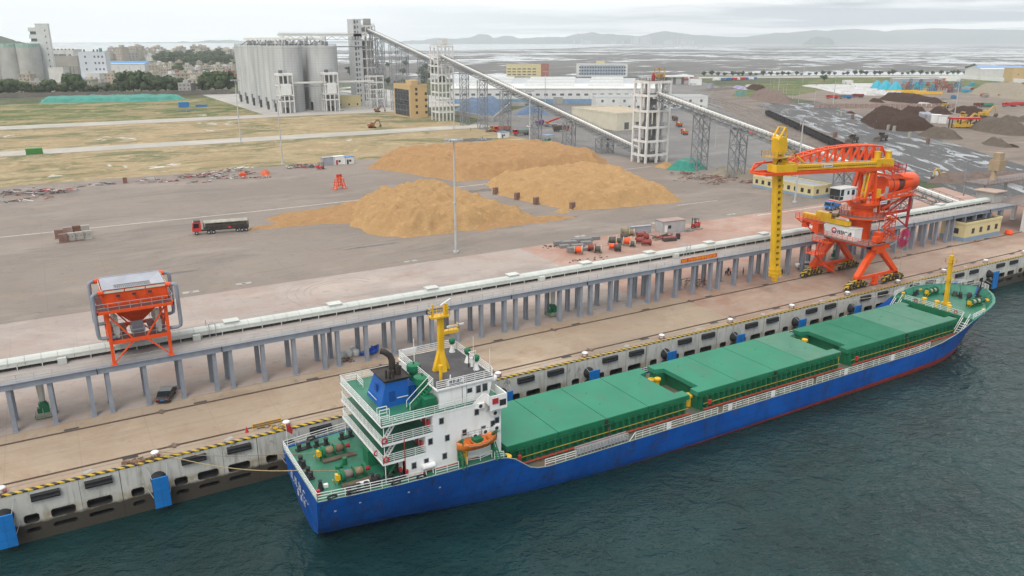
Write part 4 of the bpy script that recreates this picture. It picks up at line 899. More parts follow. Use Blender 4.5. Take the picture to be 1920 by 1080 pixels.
# ------------------------------------------------------------------ hatches
HT = .62; HY0, HY1 = SC-5.95, SC+5.55
def hatch(x0, x1, lines, mats, notch0, notch1):
    c = off(sh); zt = HT-.75
    c.box(x0+.3, x1-.3, HY0+.35, HY0+.5, MZ, zt); c.box(x0+.3, x1-.3, HY1-.5, HY1-.35, MZ, zt)
    for n, x in ((notch0, x0), (notch1, x1)):
        d = 2.4 if n else .3; xx = x+d if x == x0 else x-d
        c.box(xx-.08, xx+.08, HY0+.4, HY1-.4, MZ, zt)
        if n:
            xe = x+.3 if x == x0 else x-.3
            for ya, yb in ((HY0+.5, HY0+2.), (HY1-2., HY1-.5)): c.box(min(xe, xx), max(xe, xx), ya, yb, MZ, zt)
    c.box(x0+.2, x1-.2, HY0+.1, HY0+.4, zt-.12, zt); c.build('hatch_coaming', m_coam, sh)
    c = off(sh); x = x0+.6
    while x < x1-.3: c.box(x-.05, x+.05, HY0-.35, HY0+.36, MZ+.1, zt-.02); x += 1.12
    x = x0+.6
    while x < x1-.3: c.beam((x, HY0-.3, zt), (x, HY0-.55, MZ), .09, .09); x += 1.12
    c.box(x0+.4, x1-.4, HY0-.36, HY0-.28, zt-.05, zt+.03); c.build('coaming_stays', m_coam, sh)
    xs = [x0]+lines+[x1]
    for i in range(len(xs)-1):
        a, d = xs[i]+.05, xs[i+1]-.05; y0, y1 = HY0, HY1; po = [(a, y0), (d, y0), (d, y1), (a, y1)]
        if i == 0 and notch0: po = [(a, y0), (d, y0), (d, y1), (a, y1), (a, y1-1.7), (a+1.6, y1-2.1), (a+1.6, y0+1.6), (a, y0+1.6)]
        if i == len(xs)-2 and notch1: po = [(a, y0), (d, y0), (d, y0+1.6), (d-1.6, y0+1.6), (d-1.6, y1-2.1), (d, y1-1.7), (d, y1), (a, y1)]
        c = off(sh); c.prism(po, zt+.03, HT); pnl = c.build('hatch_cover', mats[i % len(mats)], sh)
        c = off(sh); c.box(a, d, y0-.05, y0-.01, zt, HT-.12); rn = random.Random(int(a*7))
        for k in range(2): c.bx(rn.uniform(a+1.8, d-1.8), rn.uniform(y0+2, y1-2), HT+.01, .45, .25, .02, rn.random())
        c.build('cover_fittings', m_coam, pnl)
    for xl in lines[1::2]: 
        c = off(sh); c.box(xl-.05, xl+.05, HY0, HY1, zt, HT-.05); c.bx(xl, HY0-.12, zt+.3, .4, .25, .8); c.build('cover_joint', m_sootb, sh)
hatch(45.2, 76.2, [53.1, 61.0, 68.4], [m_hatch], 0, 1)
hatch(77.7, 109.6, [85.9, 93.9, 101.3], [m_hatch, m_hatch, m_hatch, m_hatch2], 1, 1)
hatch(111.1, 142.3, [119.4, 127.0, 134.4], [m_hatch3, m_hatch3, m_hatch2, m_hatch2], 1, 1)
# pipes along the deck, ladders
b = off(sh)
for x0, x1 in ((45.5, 75.6), (78.4, 109.), (111.8, 140.5)):
    for y, z in ((HY0-.8, MZ+.45), (HY0-1.0, MZ+.45)): b.path([(x0, y, z-.4), (x0, y, z), (x1, y, z), (x1, y, z-.4)], .045, 6)
    b.bx(x0+1.3, HY0-.6, MZ+1.2, .45, .3, .7)
b.build('fire_pipes', mat('pipe_red', (.45, .04, .03), .5, .15), sh)
b = off(sh)
for x0, x1 in ((46, 75.6), (78.6, 109.), (111.8, 140.5)):
    b.path([(x0, HY0-.45, MZ+1.05), (x1, HY0-.45, MZ+1.05)], .05, 6)
    b.path([(x0, HY0-.62, MZ+.28), (x1, HY0-.62, MZ+.28)], .05, 6)
b.build('hydraulic_pipes', mat('pipe_yellow', (.40, .27, .03), .55, .2), sh)
b = off(sh)
for x0, x1 in ((45.5, 75.6), (78.4, 109.), (111.8, 140.5)):
    x = x0
    while x < x1: b.box(x-.04, x+.04, HY0-1.04, HY0-.7, MZ, MZ+.5); x += 2.2
for x in (61.2, 94, 127.2): b.rail([(x, HY0-.25, MZ), (x, HY0-.6, MZ)], 1.7, 4, 1, .06)
b.build('pipe_brackets', m_rust, sh)
# mushroom vents between the hatches
def vent(x, y, z, r, h, big=1.25, m_=m_yel):
    b = off(sh); b.lathe((x, y, z), [(r, 0), (r, h), (r*big*1.25, h), (r*big*1.25, h+r*.85), (r*big, h+r*1.1)], 14); b.build('vent', m_, sh, 'auto')
for x in (76.95, 110.35):
    vent(x, SC+2.1, MZ, .34, 2.0); vent(x+.3, SC+3.8, MZ, .4, 1.1); vent(x+.8, SC-4.1, MZ, .42, 1.5); vent(x-.5, SC-2.6, MZ, .3, .6)
vent(141.9, SC+2.5, MZ, .4, 1.5); vent(142., SC-3.3, MZ, .4, 1.4); vent(44.6, SC-7.0, MZ, .45, 1.9); vent(44.4, SC-4.6, MZ, .3, 1.2)
# ------------------------------------------------------------------ ship side rails
b = off(sh); rr = lambda x, d=.12, z=None: (x, SC-hbx(x)+d, (hbx(x, 2) if z is None else z))
def run(b, xs, h=1.0, bars=3, gap=1.5, t=.06, s=-1):
    b.rail([(x, SC+s*(hbx(x)-.12), hbx(x, 2)) for x in xs], h, bars, gap, t)
run(b, [20.4, 25, 29, 32.6]); run(b, [34.2, 37.2]); run(b, [42.1, 43.4], .9); b.rail([rr(20.4), (20.4, SC+7, PZ+.12)], 1., 3, 1.5, .06); run(b, [20.4, 25, 29, 34, 39, 43.4], s=1)
run(b, [49.5, 54.3], .95); b.build('stern_rails', m_white, sh)
b = off(sh)
for x0, x1 in ((64.2, 79.5), (80.6, 100), (100.9, 130.5)):
    n = max(1, round((x1-x0)/4)); run(b, [x0+(x1-x0)*i/n for i in range(n+1)], 1.05, 3, 1.25, .048)
b.beam(rr(63.2), (64.2, SC-8.45, MZ+1.1), .07)
for x in (70.2, 91, 108, 120, 82): b.bx(x, SC-8.48, MZ+.62, .8, .07, 1.0)
b.build('side_rails', m_white, sh)
b = off(sh); run(b, [49.5, 60, 75, 95, 118, 130], 1.05, 3, 1.5, .06, 1); b.build('far_side_rails', m_white, sh)
b = off(sh); b.rail([(20.4, SC-7.0, PZ+.1), (20.4, SC+7, PZ+.1)], .02, 1, 2, .1); run(b, [33.8, 34.2, 37.2], .02, 1, 2, .08)
b.path([(x, SC-hbx(x)+.02, hbx(x, 2)+.0) for x in (20.4, 25, 30, 36, 42.5, 43.8, 45, 46.2, 47.2, 48.4, 50, 57, 77, 100, 128, 134, 138, 141, 143)], .06, 5); b.build('rubbing_strake', mat('pale_edge', (.30, .36, .34), .6, .2), sh)
# accommodation ladder stowed by the rail
b = off(sh); b.rail([(54.6, SC-8.35, MZ+.1), (63, SC-8.35, MZ+.15)], 1.05, 4, .55, .09); b.rail([(54.6, SC-7.8, MZ+.1), (63, SC-7.8, MZ+.15)], 1.05, 4, .55, .09); b.box(54.6, 63, SC-7.95, SC-7.8, MZ+.1, MZ+.2); b.build('gangway', m_galv, sh)
# bow pulpit rail and forward rail
b = off(sh); P = [(x, SC-max(.1, hbx(x)-.05), hbx(x, 2)) for x in (154.6, 156.8, 158.4, 159.4)]; Q = [(x, SC+max(.1, hbx(x)-.05), hbx(x, 2)) for x in (159.4, 158.4, 156.8, 154.6, 152, 149)]
P = []
b.rail(Q, 1.0, 3, 1.5, .05); b.rail([(158.6, SC-1.9, 2.5), (159.4, SC-.2, 2.5)], 1., 4, 1.2, .08)
b.rail([(143.3, SC-6.2, FZ), (143.3, SC+5.6, FZ)], 1.0, 3, 1.5, .055)
b.rail([(143.5, SC-8.1, FZ), (147, SC-8.1, FZ+.45)], 1.0, 3, 1.0, .08); b.rail([(143.5, SC+8.1, FZ), (146.5, SC+8.1, FZ+.45)], 1.0, 3, 1.0, .08)
for y in (SC-6.4, SC-7.6, SC+6.2, SC+7.4): b.beam((143.3, y, FZ+.9), (141., y, MZ+1.2), .08); b.beam((143.3, y, FZ), (141., y, MZ+.3), .1)
for k in range(6): b.box(141+k*.38, 141.25+k*.38, SC-7.6, SC-6.4, MZ+.3+k*.36, MZ+.35+k*.36); b.box(141+k*.38, 141.25+k*.38, SC+6.2, SC+7.4, MZ+.3+k*.36, MZ+.35+k*.36)
b.build('bow_rails', m_white, sh)
# life rings on rails
def ring(x, y, z, ax='x'):
    b = off(sh); P = [(Vector((x, y, z))+Vector({'x': (0, math.cos(a)*.3, math.sin(a)*.3), 'y': (math.cos(a)*.3, 0, math.sin(a)*.3)}[ax])) for a in [2*math.pi*i/14 for i in range(15)]]
    b.path(P, .09, 6, cap=False); b.build('life_ring', m_red, sh)
ring(143.2, SC+3.2, FZ+.5); ring(143.2, SC-4.9, FZ+.5); ring(28.2, SC-5.2, 4.1, 'y'); ring(28.5, SC-7.2, 6.5, 'y'); ring(28.6, SC-7.2, 4.1, 'y')
# ------------------------------------------------------------------ deckhouse
DY0, DY1 = SC-7.1, SC+7.1
b = off(sh)
b.box(30.7, 43.8, DY0, DY1, PZ, 3.45); b.box(33.6, 43.8, DY0, DY1, 3.45, 5.85); b.box(34.6, 43.8, DY0, DY1, 5.85, 8.15)
b.box(30.7, 31.0, DY0-.0, DY0+.25, 1, 3.45)
dh = b.build('deckhouse', m_shipw, sh)
for z, x1 in ((3.45, 33.6), (5.85, 34.6)):
    b = off(sh); b.box(28.3, x1, DY0, DY1, z, z+.14); b.box(28.25, x1, DY0-.04, DY0, z-.12, z+.18); b.box(28.2, 28.3, DY0-.04, DY1+.04, z-.12, z+.18); b.box(28.25, x1, DY1, DY1+.04, z-.12, z+.18); b.build('balcony_edge', m_shipw, sh)
    b = off(sh); b.box(28.32, x1-.02, DY0+.03, DY1-.03, z+.14, z+.16); b.build('balcony_floor', m_dgreen, sh)
    b = off(sh); b.rail([(x1, DY0, z+.15), (28.25, DY0, z+.15), (28.25, DY1, z+.15), (x1, DY1, z+.15)], 1.0, 4, 1.3, .06); b.build('balcony_rail', m_white, sh)
b = off(sh); b.box(28.2, 43.9, DY0-.05, DY1+.05, 8.15, 8.32); b.build('bridge_deck_edge', m_shipw, sh)
b = off(sh); b.box(28.3, 43.8, DY0+.02, DY1-.02, 8.32, 8.34); b.build('bridge_deck', m_dgreen, sh)
b = off(sh); b.rail([(40.2, DY0, 8.33), (28.25, DY0, 8.33), (28.25, DY1, 8.33), (40, DY1, 8.33)], 1.0, 4, 1.4, .06)
b.rail([(30.2, SC+4.0, 8.33), (30.2, SC+6.4, 8.33), (28.8, SC+6.4, 8.33)], 1., 3, 1.2, .06)
b.rail([(29.6, DY0+1.6, 8.33), (28.4, DY0+1.6, 8.33)], 1.6, 2, 1.2, .07); b.rail([(29.6, DY0+.8, 8.33), (28.4, DY0+.8, 8.33)], 1.6, 2, 1.2, .07); b.build('bridge_deck_rail', m_white, sh)
b = off(sh)
for z in (1.0, 3.6, 6.0):              # posts and ladders under the overhang
    for y in (DY0+.06, DY1-.06): b.tube((28.5, y, z if z > 2 else z), (28.5, y, z+2.3), .05, n=6)
for z0 in (3.6, 6.0):
    for y in (DY0+.5, DY0+1.1): b.beam((28.6, y, z0), (30.4, y, z0+2.4), .06, .16)
    for k in range(9): b.box(28.6+k*.2, 28.75+k*.2, DY0+.5, DY0+1.1, z0+k*.266, z0+k*.266+.03)
b.build('ladder', m_white, sh)
b = off(sh)
for y in (DY0+.5, DY0+1.5): b.beam((28.6, y, 1.0), (30.2, y, 3.4), .06, .2)
for k in range(9): b.box(28.6+k*.18, 28.85+k*.18, DY0+.5, DY0+1.5, 1+k*.266, 1.04+k*.266)
b.build('stern_stairs', m_coam, sh)
# windows, each with its frame
def port(x, z, w_=.5, h=.7, y=DY0, ax='y', nm='window', m_=m_glass):
    f = off(sh); e = .08
    if ax == 'y': f.box(x-w_/2-e, x+w_/2+e, y-.06, y+.02, z-h/2-e, z+h/2+e)
    else: f.box(y-.06, y+.02, x-w_/2-e, x+w_/2+e, z-h/2-e, z+h/2+e)
    o = f.build(nm, m_galv if m_ is m_glass else m_, sh); g = off(sh)
    if ax == 'y': g.box(x-w_/2, x+w_/2, y-.085, y-.05, z-h/2, z+h/2)
    else: g.box(y-.085, y-.05, x-w_/2, x+w_/2, z-h/2, z+h/2)
    g.build('pane', m_glass if m_ is m_glass else m_, o); return o
for x, z in ((32.0, 2.35), (33.6, 2.42), (36.0, 2.48), (34.2, 4.9), (36.4, 4.8), (38.7, 4.9), (39.3, 2.9)): port(x, z)
for x, z in ((35.7, 7.2), (40.4, 7.2), (42.6, 5.1), (41.3, 4.7), (43.1, 7.3), (43.2, 5.4)): port(x, z)
for y, z in ((SC-3, 2.4), (SC+1, 2.4), (SC+5, 2.4)): port(y, z, .5, .7, 30.7, 'x')
for y, z in ((SC-5, 2.1), (SC+3, 2.1)): port(y, z, .9, 1.9, 30.7, 'x', 'door', m_black)
for x, y, z in ((33.6, SC-4.5, 4.6), (34.6, SC-4.5, 7.0), (34.6, SC+2, 7.0)): port(y, z, .8, 1.8, x, 'x', 'door', m_red)
def aircon(x, z):
    b = off(sh); b.box(x-.45, x+.45, DY0-.36, DY0-.0, z-.32, z+.32); o = b.build('air_conditioner', m_shipw, sh)
    b = off(sh); b.lathe((x-.1, DY0-.37, z), [(.25, -.01), (.25, .02)], 14, 'y'); b.build('fan', m_dark, o)
for x, z in ((40.9, 8.0), (42.9, 6.6), (40.1, 4.2), (41.5, 4.4), (43.1, 4.5)): aircon(x, z)
b = off(sh); b.tube((30.9, DY0-.08, 1.05), (30.9, DY0-.08, 6.2), .05, n=6); b.path([(30.75, DY0-.06, 1.08), (40.5, DY0-.06, 1.08)], .07, 5); b.path([(30.68, DY0-.04, 1.08), (30.68, SC-4, 1.08)], .06, 5); b.bx(31.0, DY0-.2, 1.9, .3, .3, .5); b.build('fire_main', mat('fire_main_red', (.40, .03, .03), .5), sh)
for x, z, yy in ((33.4, 4.6, DY0+.6), (34.4, 7., DY0+.6), (30.6, 1.9, DY0+.35)):
    b = off(sh); b.bx(x-.15, yy, z, .25, .45, .8); b.build('fire_box', m_red, sh)
# wheelhouse
WX0, WX1, WY0, WY1 = 35.9, 42.6, SC-6.3, SC+4.9
b = off(sh); b.ext([(WX0, 8.34), (WX1-.1, 8.34), (WX1+.5, 10.75), (WX0, 10.75)], WY0, WY1); b.build('wheelhouse', m_shipw, sh)
b = off(sh); b.prism([(WX0-.45, WY0-.25), (WX1+.55, WY0-.25), (WX1+.9, WY0+1.), (WX1+.9, WY1-1.), (WX1+.55, WY1+.25), (WX0-.45, WY1+.25)], 10.75, 10.95); b.build('roof_edge', m_shipw, sh)
b = off(sh); b.prism([(WX0-.3, WY0-.1), (WX1+.45, WY0-.1), (WX1+.75, WY0+1.), (WX1+.75, WY1-1.), (WX1+.45, WY1+.1), (WX0-.3, WY1+.1)], 10.95, 10.97); b.build('wheelhouse_roof', m_tar, sh)
b = off(sh); b.rail([(WX0-.35, WY0-.15, 10.96), (WX1+.5, WY0-.15, 10.96), (WX1+.75, WY0+1., 10.96), (WX1+.75, WY1-1, 10.96), (WX1+.5, WY1+.15, 10.96), (WX0-.35, WY1+.15, 10.96), (WX0-.35, WY0+.9, 10.96)], 1., 4, 1.2, .06); b.build('roof_rail', m_white, sh)
port(41.1, 9.75, .55, .85, WY0); port(42.0, 9.8, .6, .9, WY0); port(39.9, 9.85, .6, .5, WY0)
b = off(sh); b.box(38.9, 38.95, WY0-.03, WY0, 8.4, 10.6); b.box(39.5, 39.52, WY0-.02, WY0, 8.4, 10.6); b.build('door_seam', m_dark, sh)
b = off(sh); b.lathe((WX1+.7, WY0+.3, 10.5), [(.55, -.2), (.5, .35), (.2, .5)], 12); b.build('searchlight', m_shipw, sh, True)
# bridge wings
for s in (-1, 1):
    e = SC+s*8.3; wy = SC+s*7.1; b = off(sh); a, c = min(e, wy), max(e, wy)
    b.box(41.6, 43.9, a, c, 8.1, 8.32); b.box(41.6, 41.7, a, c, 8.3, 9.4); b.box(43.8, 43.95, min(e, SC+s*5.5), max(e, SC+s*5.5), 7.4, 9.4); b.box(41.6, 43.95, e-.06, e+.06, 7.5, 9.4)
    b.ext([(39.9, 8.32), (41.7, 8.32), (41.7, 9.4), (41.3, 9.4)], wy-.06, wy+.06)
    b.add([(41.6, wy, 7.0), (43.9, wy, 7.0), (43.9, e, 8.1), (41.6, e, 8.1)], [(0, 1, 2, 3), (3, 2, 1, 0)])
    b.build('bridge_wing', m_shipw, sh)
    b = off(sh); b.box(41.72, 43.78, min(e-s*.1, SC+s*6.4), max(e-s*.1, SC+s*6.4), 8.36, 8.38); b.build('wing_floor', m_dgreen, sh)
b = off(sh); b.box(42.9, 43.8, SC-8.38, SC-8.36, 7.9, 8.7); b.build('side_lamp', m_black, sh)
b = off(sh); b.bx(42.3, SC-8.42, 8.7, .8, .1, .7); b.build('wing_life_ring', m_red, sh)
b = off(sh); b.box(36.9, 39.1, WY0-.24, WY0-.18, 11.1, 11.85); nb = b.build('name_board', m_shipw, sh)
b = off(sh)
for i, hh in enumerate((H1, H2, H4, H3)):
    for (a, c, d, e) in hh: b.beam((37.3+i*.47+a*.34, WY0-.26, 11.6+c*.34), (37.3+i*.47+d*.34, WY0-.26, 11.6+e*.34), .02, .055)
for i in range(10): b.box(37.15+i*.18, 37.27+i*.18, WY0-.27, WY0-.25, 11.2, 11.3)
b.build('board_lettering', m_dark, sh)
# boat deck stairs up to the wheelhouse roof
b = off(sh)
for y in (SC-5.2, SC-4.2): b.beam((32.6, y, 8.35), (35.7, y, 10.95), .08, .26)
for k in range(10): b.box(32.6+k*.31, 32.9+k*.31, SC-5.2, SC-4.2, 8.4+k*.26, 8.44+k*.26)
b.build('bridge_stairs', m_coam, sh)
b = off(sh)
for y in (SC-5.2, SC-4.2): b.beam((32.6, y, 9.35), (35.7, y, 11.95), .06); b.beam((32.6, y, 8.35), (32.6, y, 9.35), .06)
b.build('stair_rail', m_white, sh)
b = off(sh); b.box(34.1, 35.6, SC-6.2, SC-4.9, 8.34, 9.9); b.build('deck_locker', m_coam, sh)
# funnel
FY0, FY1 = SC-2.6, SC+1.1
b = off(sh); f0, f1 = (29.9, 33.7, FY0-.2, FY1+.9), (30.7, 33.5, FY0+.1, FY1+.1)
fq = lambda q, z: [(q[0], q[2], z), (q[1], q[2], z), (q[1], q[3], z), (q[0], q[3], z)]
p, q = fq(f0, 8.34), fq(f1, 11.3)
for i in range(4): b.quad(p[i], p[(i+1) % 4], q[(i+1) % 4], q[i])
b.box(33.6, 35.0, FY0+.8, FY1, 8.34, 10.0); b.build('funnel', m_funnel, sh)
b = off(sh); f2 = (30.3, 33.9, FY0-.3, FY1+.5); p, q = fq(f1, 11.3), fq(f2, 11.75)
for i in range(4): b.quad(p[i], p[(i+1) % 4], q[(i+1) % 4], q[i])
b.quad(*fq((30.5, 33.7, FY0-.1, FY1+.3), 11.6)); b.build('funnel_top', m_sootb, sh)
b = off(sh); b.path([(32.4, SC-.6, 11.5), (32.4, SC-.6, 13.3), (32.2, SC-.5, 13.9), (31.6, SC-.2, 14.4), (31.2, SC+.0, 14.5)], .42, 10, .36); b.path([(32.9, SC-1.2, 11.5), (32.9, SC-1.2, 12.3), (33.1, SC-1.2, 12.7)], .34, 8)
for x, y in ((31.2, SC-1.6), (31.5, SC-2.), (31.9, SC-2.1), (33.3, SC-.2)): b.tube((x, y, 11.5), (x, y, 12.6), .14, n=8)
b.build('exhaust_pipes', m_sootb, sh, 'auto')
b = off(sh); b.beam((29.86, FY0+1.1, 9.0), (29.88, FY1+.2, 9.0), .04, .1); b.beam((32.0, FY0-.2, 9.3), (33.4, FY0-.2, 9.3), .05, .1); b.build('funnel_lines', m_white, sh)
b = off(sh); b.box(30.15, 30.25, SC-.9, SC-.3, 9.8, 10.8); b.box(31.0, 31.8, FY0-.14, FY0-.04, 8.4, 10.2); b.build('funnel_hatch', mat('funnel_dark_blue', (.006, .06, .25), .5), sh)
for x, y, h, r_ in ((35.35, SC-.2, 3.7, .62), (35.2, SC-3.0, 3.2, .72)):
    b = off(sh); b.lathe((x, y, 8.34), [(r_, 0), (r_, h-.9), (r_*1.4, h-.9), (r_*1.4, h-.1), (r_*1.2, h)], 18); b.lathe((x, y, 8.34), [(.1, h), (.1, h+.3)], 6); b.build('ventilator', m_coam, sh, 'auto')
# mast with radar arms
mx_, my = 38.6, SC-1.2
b = off(sh); b.beam((mx_, my, 10.97), (mx_+.1, my, 18.0), .66, .66)
for s in (-1, 1): b.ext([(my+s*.3, 10.97), (my+s*1.05, 10.97), (my+s*.35, 13.6)], mx_-.35, mx_+.35, 'x')
b.ext([(mx_-1.1, 10.97), (mx_-.3, 10.97), (mx_-.3, 13.6)], my-.3, my+.3); b.ext([(mx_+.3, 10.97), (mx_+1.1, 10.97), (mx_+.3, 13.6)], my-.3, my+.3)
b.box(mx_-1.3, mx_+1.1, my-.6, my+.6, 17.9, 18.1); b.box(mx_+.3, mx_+2.4, my-.35, my+.35, 15.6, 16.0); b.box(mx_+.6, mx_+1., my-.3, my+.3, 18.1, 19.5); b.tube((mx_-.9, my, 18.1), (mx_-.9, my, 19.6), .1, n=6)
b.rail([(mx_-1.3, my-.6, 18.1), (mx_+1.1, my-.6, 18.1), (mx_+1.1, my+.6, 18.1), (mx_-1.3, my+.6, 18.1), (mx_-1.3, my-.6, 18.1)], .9, 2, 1, .05); b.rail([(mx_+1., my-.35, 16), (mx_+2.4, my-.35, 16), (mx_+2.4, my+.35, 16)], .7, 2, .8, .05)
for k in range(18): b.box(mx_-.25, mx_+.25, my-.5, my-.46, 11.6+k*.35, 11.64+k*.35)
b.build('mast', m_yel, sh)
b = off(sh); b.beam((mx_-.4, my-1.2, 19.75), (mx_+1.8, my+.6, 19.75), .16, .14); b.beam((mx_+.7, my-.5, 16.6), (mx_+3.2, my-.1, 16.5), .14, .2); b.build('radar_scanner', m_white, sh)
b = off(sh); b.lathe((37.1, SC-4.3, 10.97), [(.2, 0), (.2, 1.6), (.28, 1.6), (.28, 2.)], 10); b.build('roof_post', m_yel, sh)
for x, y in ((42.4, SC+3.4), (42.5, SC-.8), (42.4, SC-3.4)):
    b = off(sh); b.lathe((x, y, 10.97), [(.42, 0), (.12, .9), (.12, 1.2)], 10); b.build('lamp_stand', m_white, sh); b = off(sh); b.lathe((x, y, 12.5), [(.3, -.4), (.42, -.1), (.42, .25), (.2, .42)], 10); b.build('roof_lamp', m_coam, sh, True)
b = off(sh); b.rail([(41.9, SC-3.8, 10.97), (41.9, SC-2.3, 10.97), (42.9, SC-2.3, 10.97)], 2., 1, 1.5, .07); b.tube((42.1, SC-2.8, 11.2), (42.1, SC-2.8, 12.4), .2, n=8); b.tube((36.2, SC+1.5, 10.97), (36.2, SC+1.5, 14.6), .05, n=5); b.tube((43., SC-5.8, 10.97), (43., SC-5.8, 14.4), .035, n=5); b.tube((43., SC-1.5, 10.97), (43., SC-1.5, 14.6), .035, n=5); b.tube((37.6, SC-5.9, 10.97), (37.6, SC-5.9, 12.2), .08, n=6); b.box(36., 38., SC+4.95, SC+5.1, 11.2, 11.9); b.build('aerials', m_white, sh)
# ------------------------------------------------------------------ stern gear
def winch(x, y, z, n, ropes, rz=0.):
    # drums on a shaft along x, gearbox at one end
    def T(bb): 
        c, s_ = math.cos(rz), math.sin(rz); O = Vector((x, y, z))-sh.location
        bb.v = [(O.x+(p[0]-O.x)*c-(p[1]-O.y)*s_, O.y+(p[0]-O.x)*s_+(p[1]-O.y)*c, p[2]) for p in bb.v]; return bb
    b = off(sh); L = 1.25*n
    for i in range(n+1): b.lathe((x-L/2+i*1.25, y, z+.85), [(.72, -.06), (.72, .06)], 16, 'x')
    b.bx(x-L/2-.35, y, z+.7, .55, .9, 1.3); b.lathe((x-L/2-.2, y, z+.85), [(.75, -.1), (.75, .12)], 16, 'x'); b.bx(x, y, z+.12, L+.8, 1.1, .2)
    w_ = T(b).build('winch', m_coam, sh)
    for i in range(n):
        b = off(sh); b.lathe((x-L/2+.62+i*1.25, y, z+.85), [(.34, -.56), (.44, -.5), (.47, 0), (.43, .5), (.34, .56)], 14, 'x'); T(b).build('rope_drum', ropes[i], w_, True)
    b = off(sh); b.lathe((x+L/2+.35, y, z+.85), [(.16, -.3), (.3, -.1), (.22, .1), (.32, .4)], 12, 'x'); T(b).build('warping_end', m_red, w_, True)
    b = off(sh); b.bx(x-L/2-.7, y-.2, z+.9, .5, .6, .7); b.tube((x-L/2-.7, y-.3, z), (x-L/2-.9, y-1., z+.9), .07, n=6); b.tube((x-L/2-1., y-.1, z), (x-L/2-1.4, y-.6, z+.9), .07, n=6); T(b).build('winch_motor', m_yel, w_)
    return w_
winch(25.4, SC+2.4, PZ, 2, [m_rope, mat('brown_rope', (.17, .11, .075), .9, .2, 3.)]); winch(25.6, SC-4.1, PZ, 2, [mat('grey_rope', (.22, .185, .16), .9, .2, 3.), m_rope])
b = off(sh); b.box(23.6, 27.8, SC+.9, SC+1.7, PZ+.05, PZ+.25); b.box(23.8, 28.2, SC-5.7, SC-4.9, PZ+.05, PZ+.25); b.build('winch_grating', mat('worn_planks', (.12, .09, .065), .85, .3, 1.), sh)
def bitts(x, y, z, rz=0., r_=.26, h=.75):
    b = off(sh); c, s_ = math.cos(rz), math.sin(rz)
    for d in (-.6, .6): b.lathe((x+d*c, y+d*s_, z), [(r_, 0), (r_, h), (r_*1.2, h), (r_*1.2, h+.12)], 10)
    b.bx(x, y, z+.08, 2.0, .7, .14, rz); b.build('bitts', m_black, sh)
for x, y, a in ((26.7, SC-6.9, .2), (28.4, SC-6.2, .2), (24.6, SC-7., .1), (29.8, SC-6.9, 0), (22.6, SC+5.8, .1), (28.2, SC+6., .1), (24.8, SC+5.6, 0), (21.3, SC-1., 1.57), (21.3, SC+2., 1.57)): bitts(x, y, PZ, a)
for x, y in ((27.2, SC-6.2), (21.5, SC-4.6)): 
    b = off(sh); b.lathe((x, y, PZ), [(.4, 0), (.3, .3), (.18, 1.1), (.26, 1.2)], 10); b.build('fairlead_post', m_black, sh)
for s, xs in ((-1, (24.2, 29.3, 32.4, 22.)), (1, (24., 30., 35.))):
    for x in xs:
        b = off(sh); P = [(x+.55*math.cos(a), SC+s*(hbx(x)-.15), PZ+.35+.22*math.sin(a)) for a in [2*math.pi*i/12 for i in range(13)]]; b.path(P, .12, 6, cap=False); b.build('fairlead', m_black, sh)
b = off(sh); b.bx(29.0, SC-1.6, PZ+1.0, 1.9, 1.8, 2.0); b.bx(29.0, SC-1.6, PZ+2.05, 2.0, 1.9, .12); b.build('deck_box', m_coam, sh)
b = off(sh); b.lathe((24.9, SC-.9, PZ), [(.45, 0), (.45, .35), (.25, .45)], 10); b.lathe((25.8, SC-.4, PZ), [(.3, 0), (.3, .9)], 10); b.build('capstan', m_coam, sh)
b = off(sh)
for i in range(40): a = i*.8; b.tube((29.6+.5*math.cos(a), SC-5.4+.4*math.sin(a), PZ+.1+i*.006), (29.6+.5*math.cos(a+.8), SC-5.4+.4*math.sin(a+.8), PZ+.1+i*.006), .07, n=5)
b.build('rope_coil', m_sootb, sh)
b = off(sh); b.bx(26.1, SC-5.9, PZ+.2, 1.5, .4, .3); b.bx(22.2, SC-4.3, PZ+.2, .5, .4, .4); b.build('white_crate', m_shipw, sh)
b = off(sh); b.bx(20.9, SC-5.6, PZ+.35, .4, .4, .7); b.build('red_drum', m_red, sh)
b = off(sh); b.tube((20.6, SC+5.6, PZ), (20.6, SC+5.6, PZ+4.2), .04, n=6); b.build('flagstaff', m_white, sh)
b = off(sh); b.add([(20.6, SC+5.6, PZ+4.1), (21., SC+5.2, PZ+3.9), (21.3, SC+5.1, PZ+3.5), (21.2, SC+5.2, PZ+2.7), (20.9, SC+5.45, PZ+2.9), (20.62, SC+5.6, PZ+3.1)], [(0, 1, 2, 3, 4, 5), (5, 4, 3, 2, 1, 0)]); b.build('flag', m_red, sh)
b = off(sh); b.lathe((0, SC-7.4, PZ+.95), [(.2, 32.9), (.38, 33.), (.4, 34.5), (.2, 34.6)], 12, 'x'); b.build('life_raft', m_shipw, sh, 'auto')
b = off(sh)
for x in (33.3, 34.2): b.beam((x, SC-7.7, PZ), (x, SC-7.5, PZ+.7), .08); b.beam((x, SC-7.1, PZ), (x, SC-7.3, PZ+.7), .08)
b.build('raft_cradle', m_white, sh)
b = off(sh); b.lathe((38.6, DY0-.6, PZ), [(.2, 0), (.2, 1.6), (.3, 1.6), (.3, 1.9)], 10); b.lathe((38.1, DY0-.5, PZ), [(.16, 0), (.16, 1.), (.4, 1.1), (.4, 1.5)], 10); b.build('deck_vent', m_yel, sh)
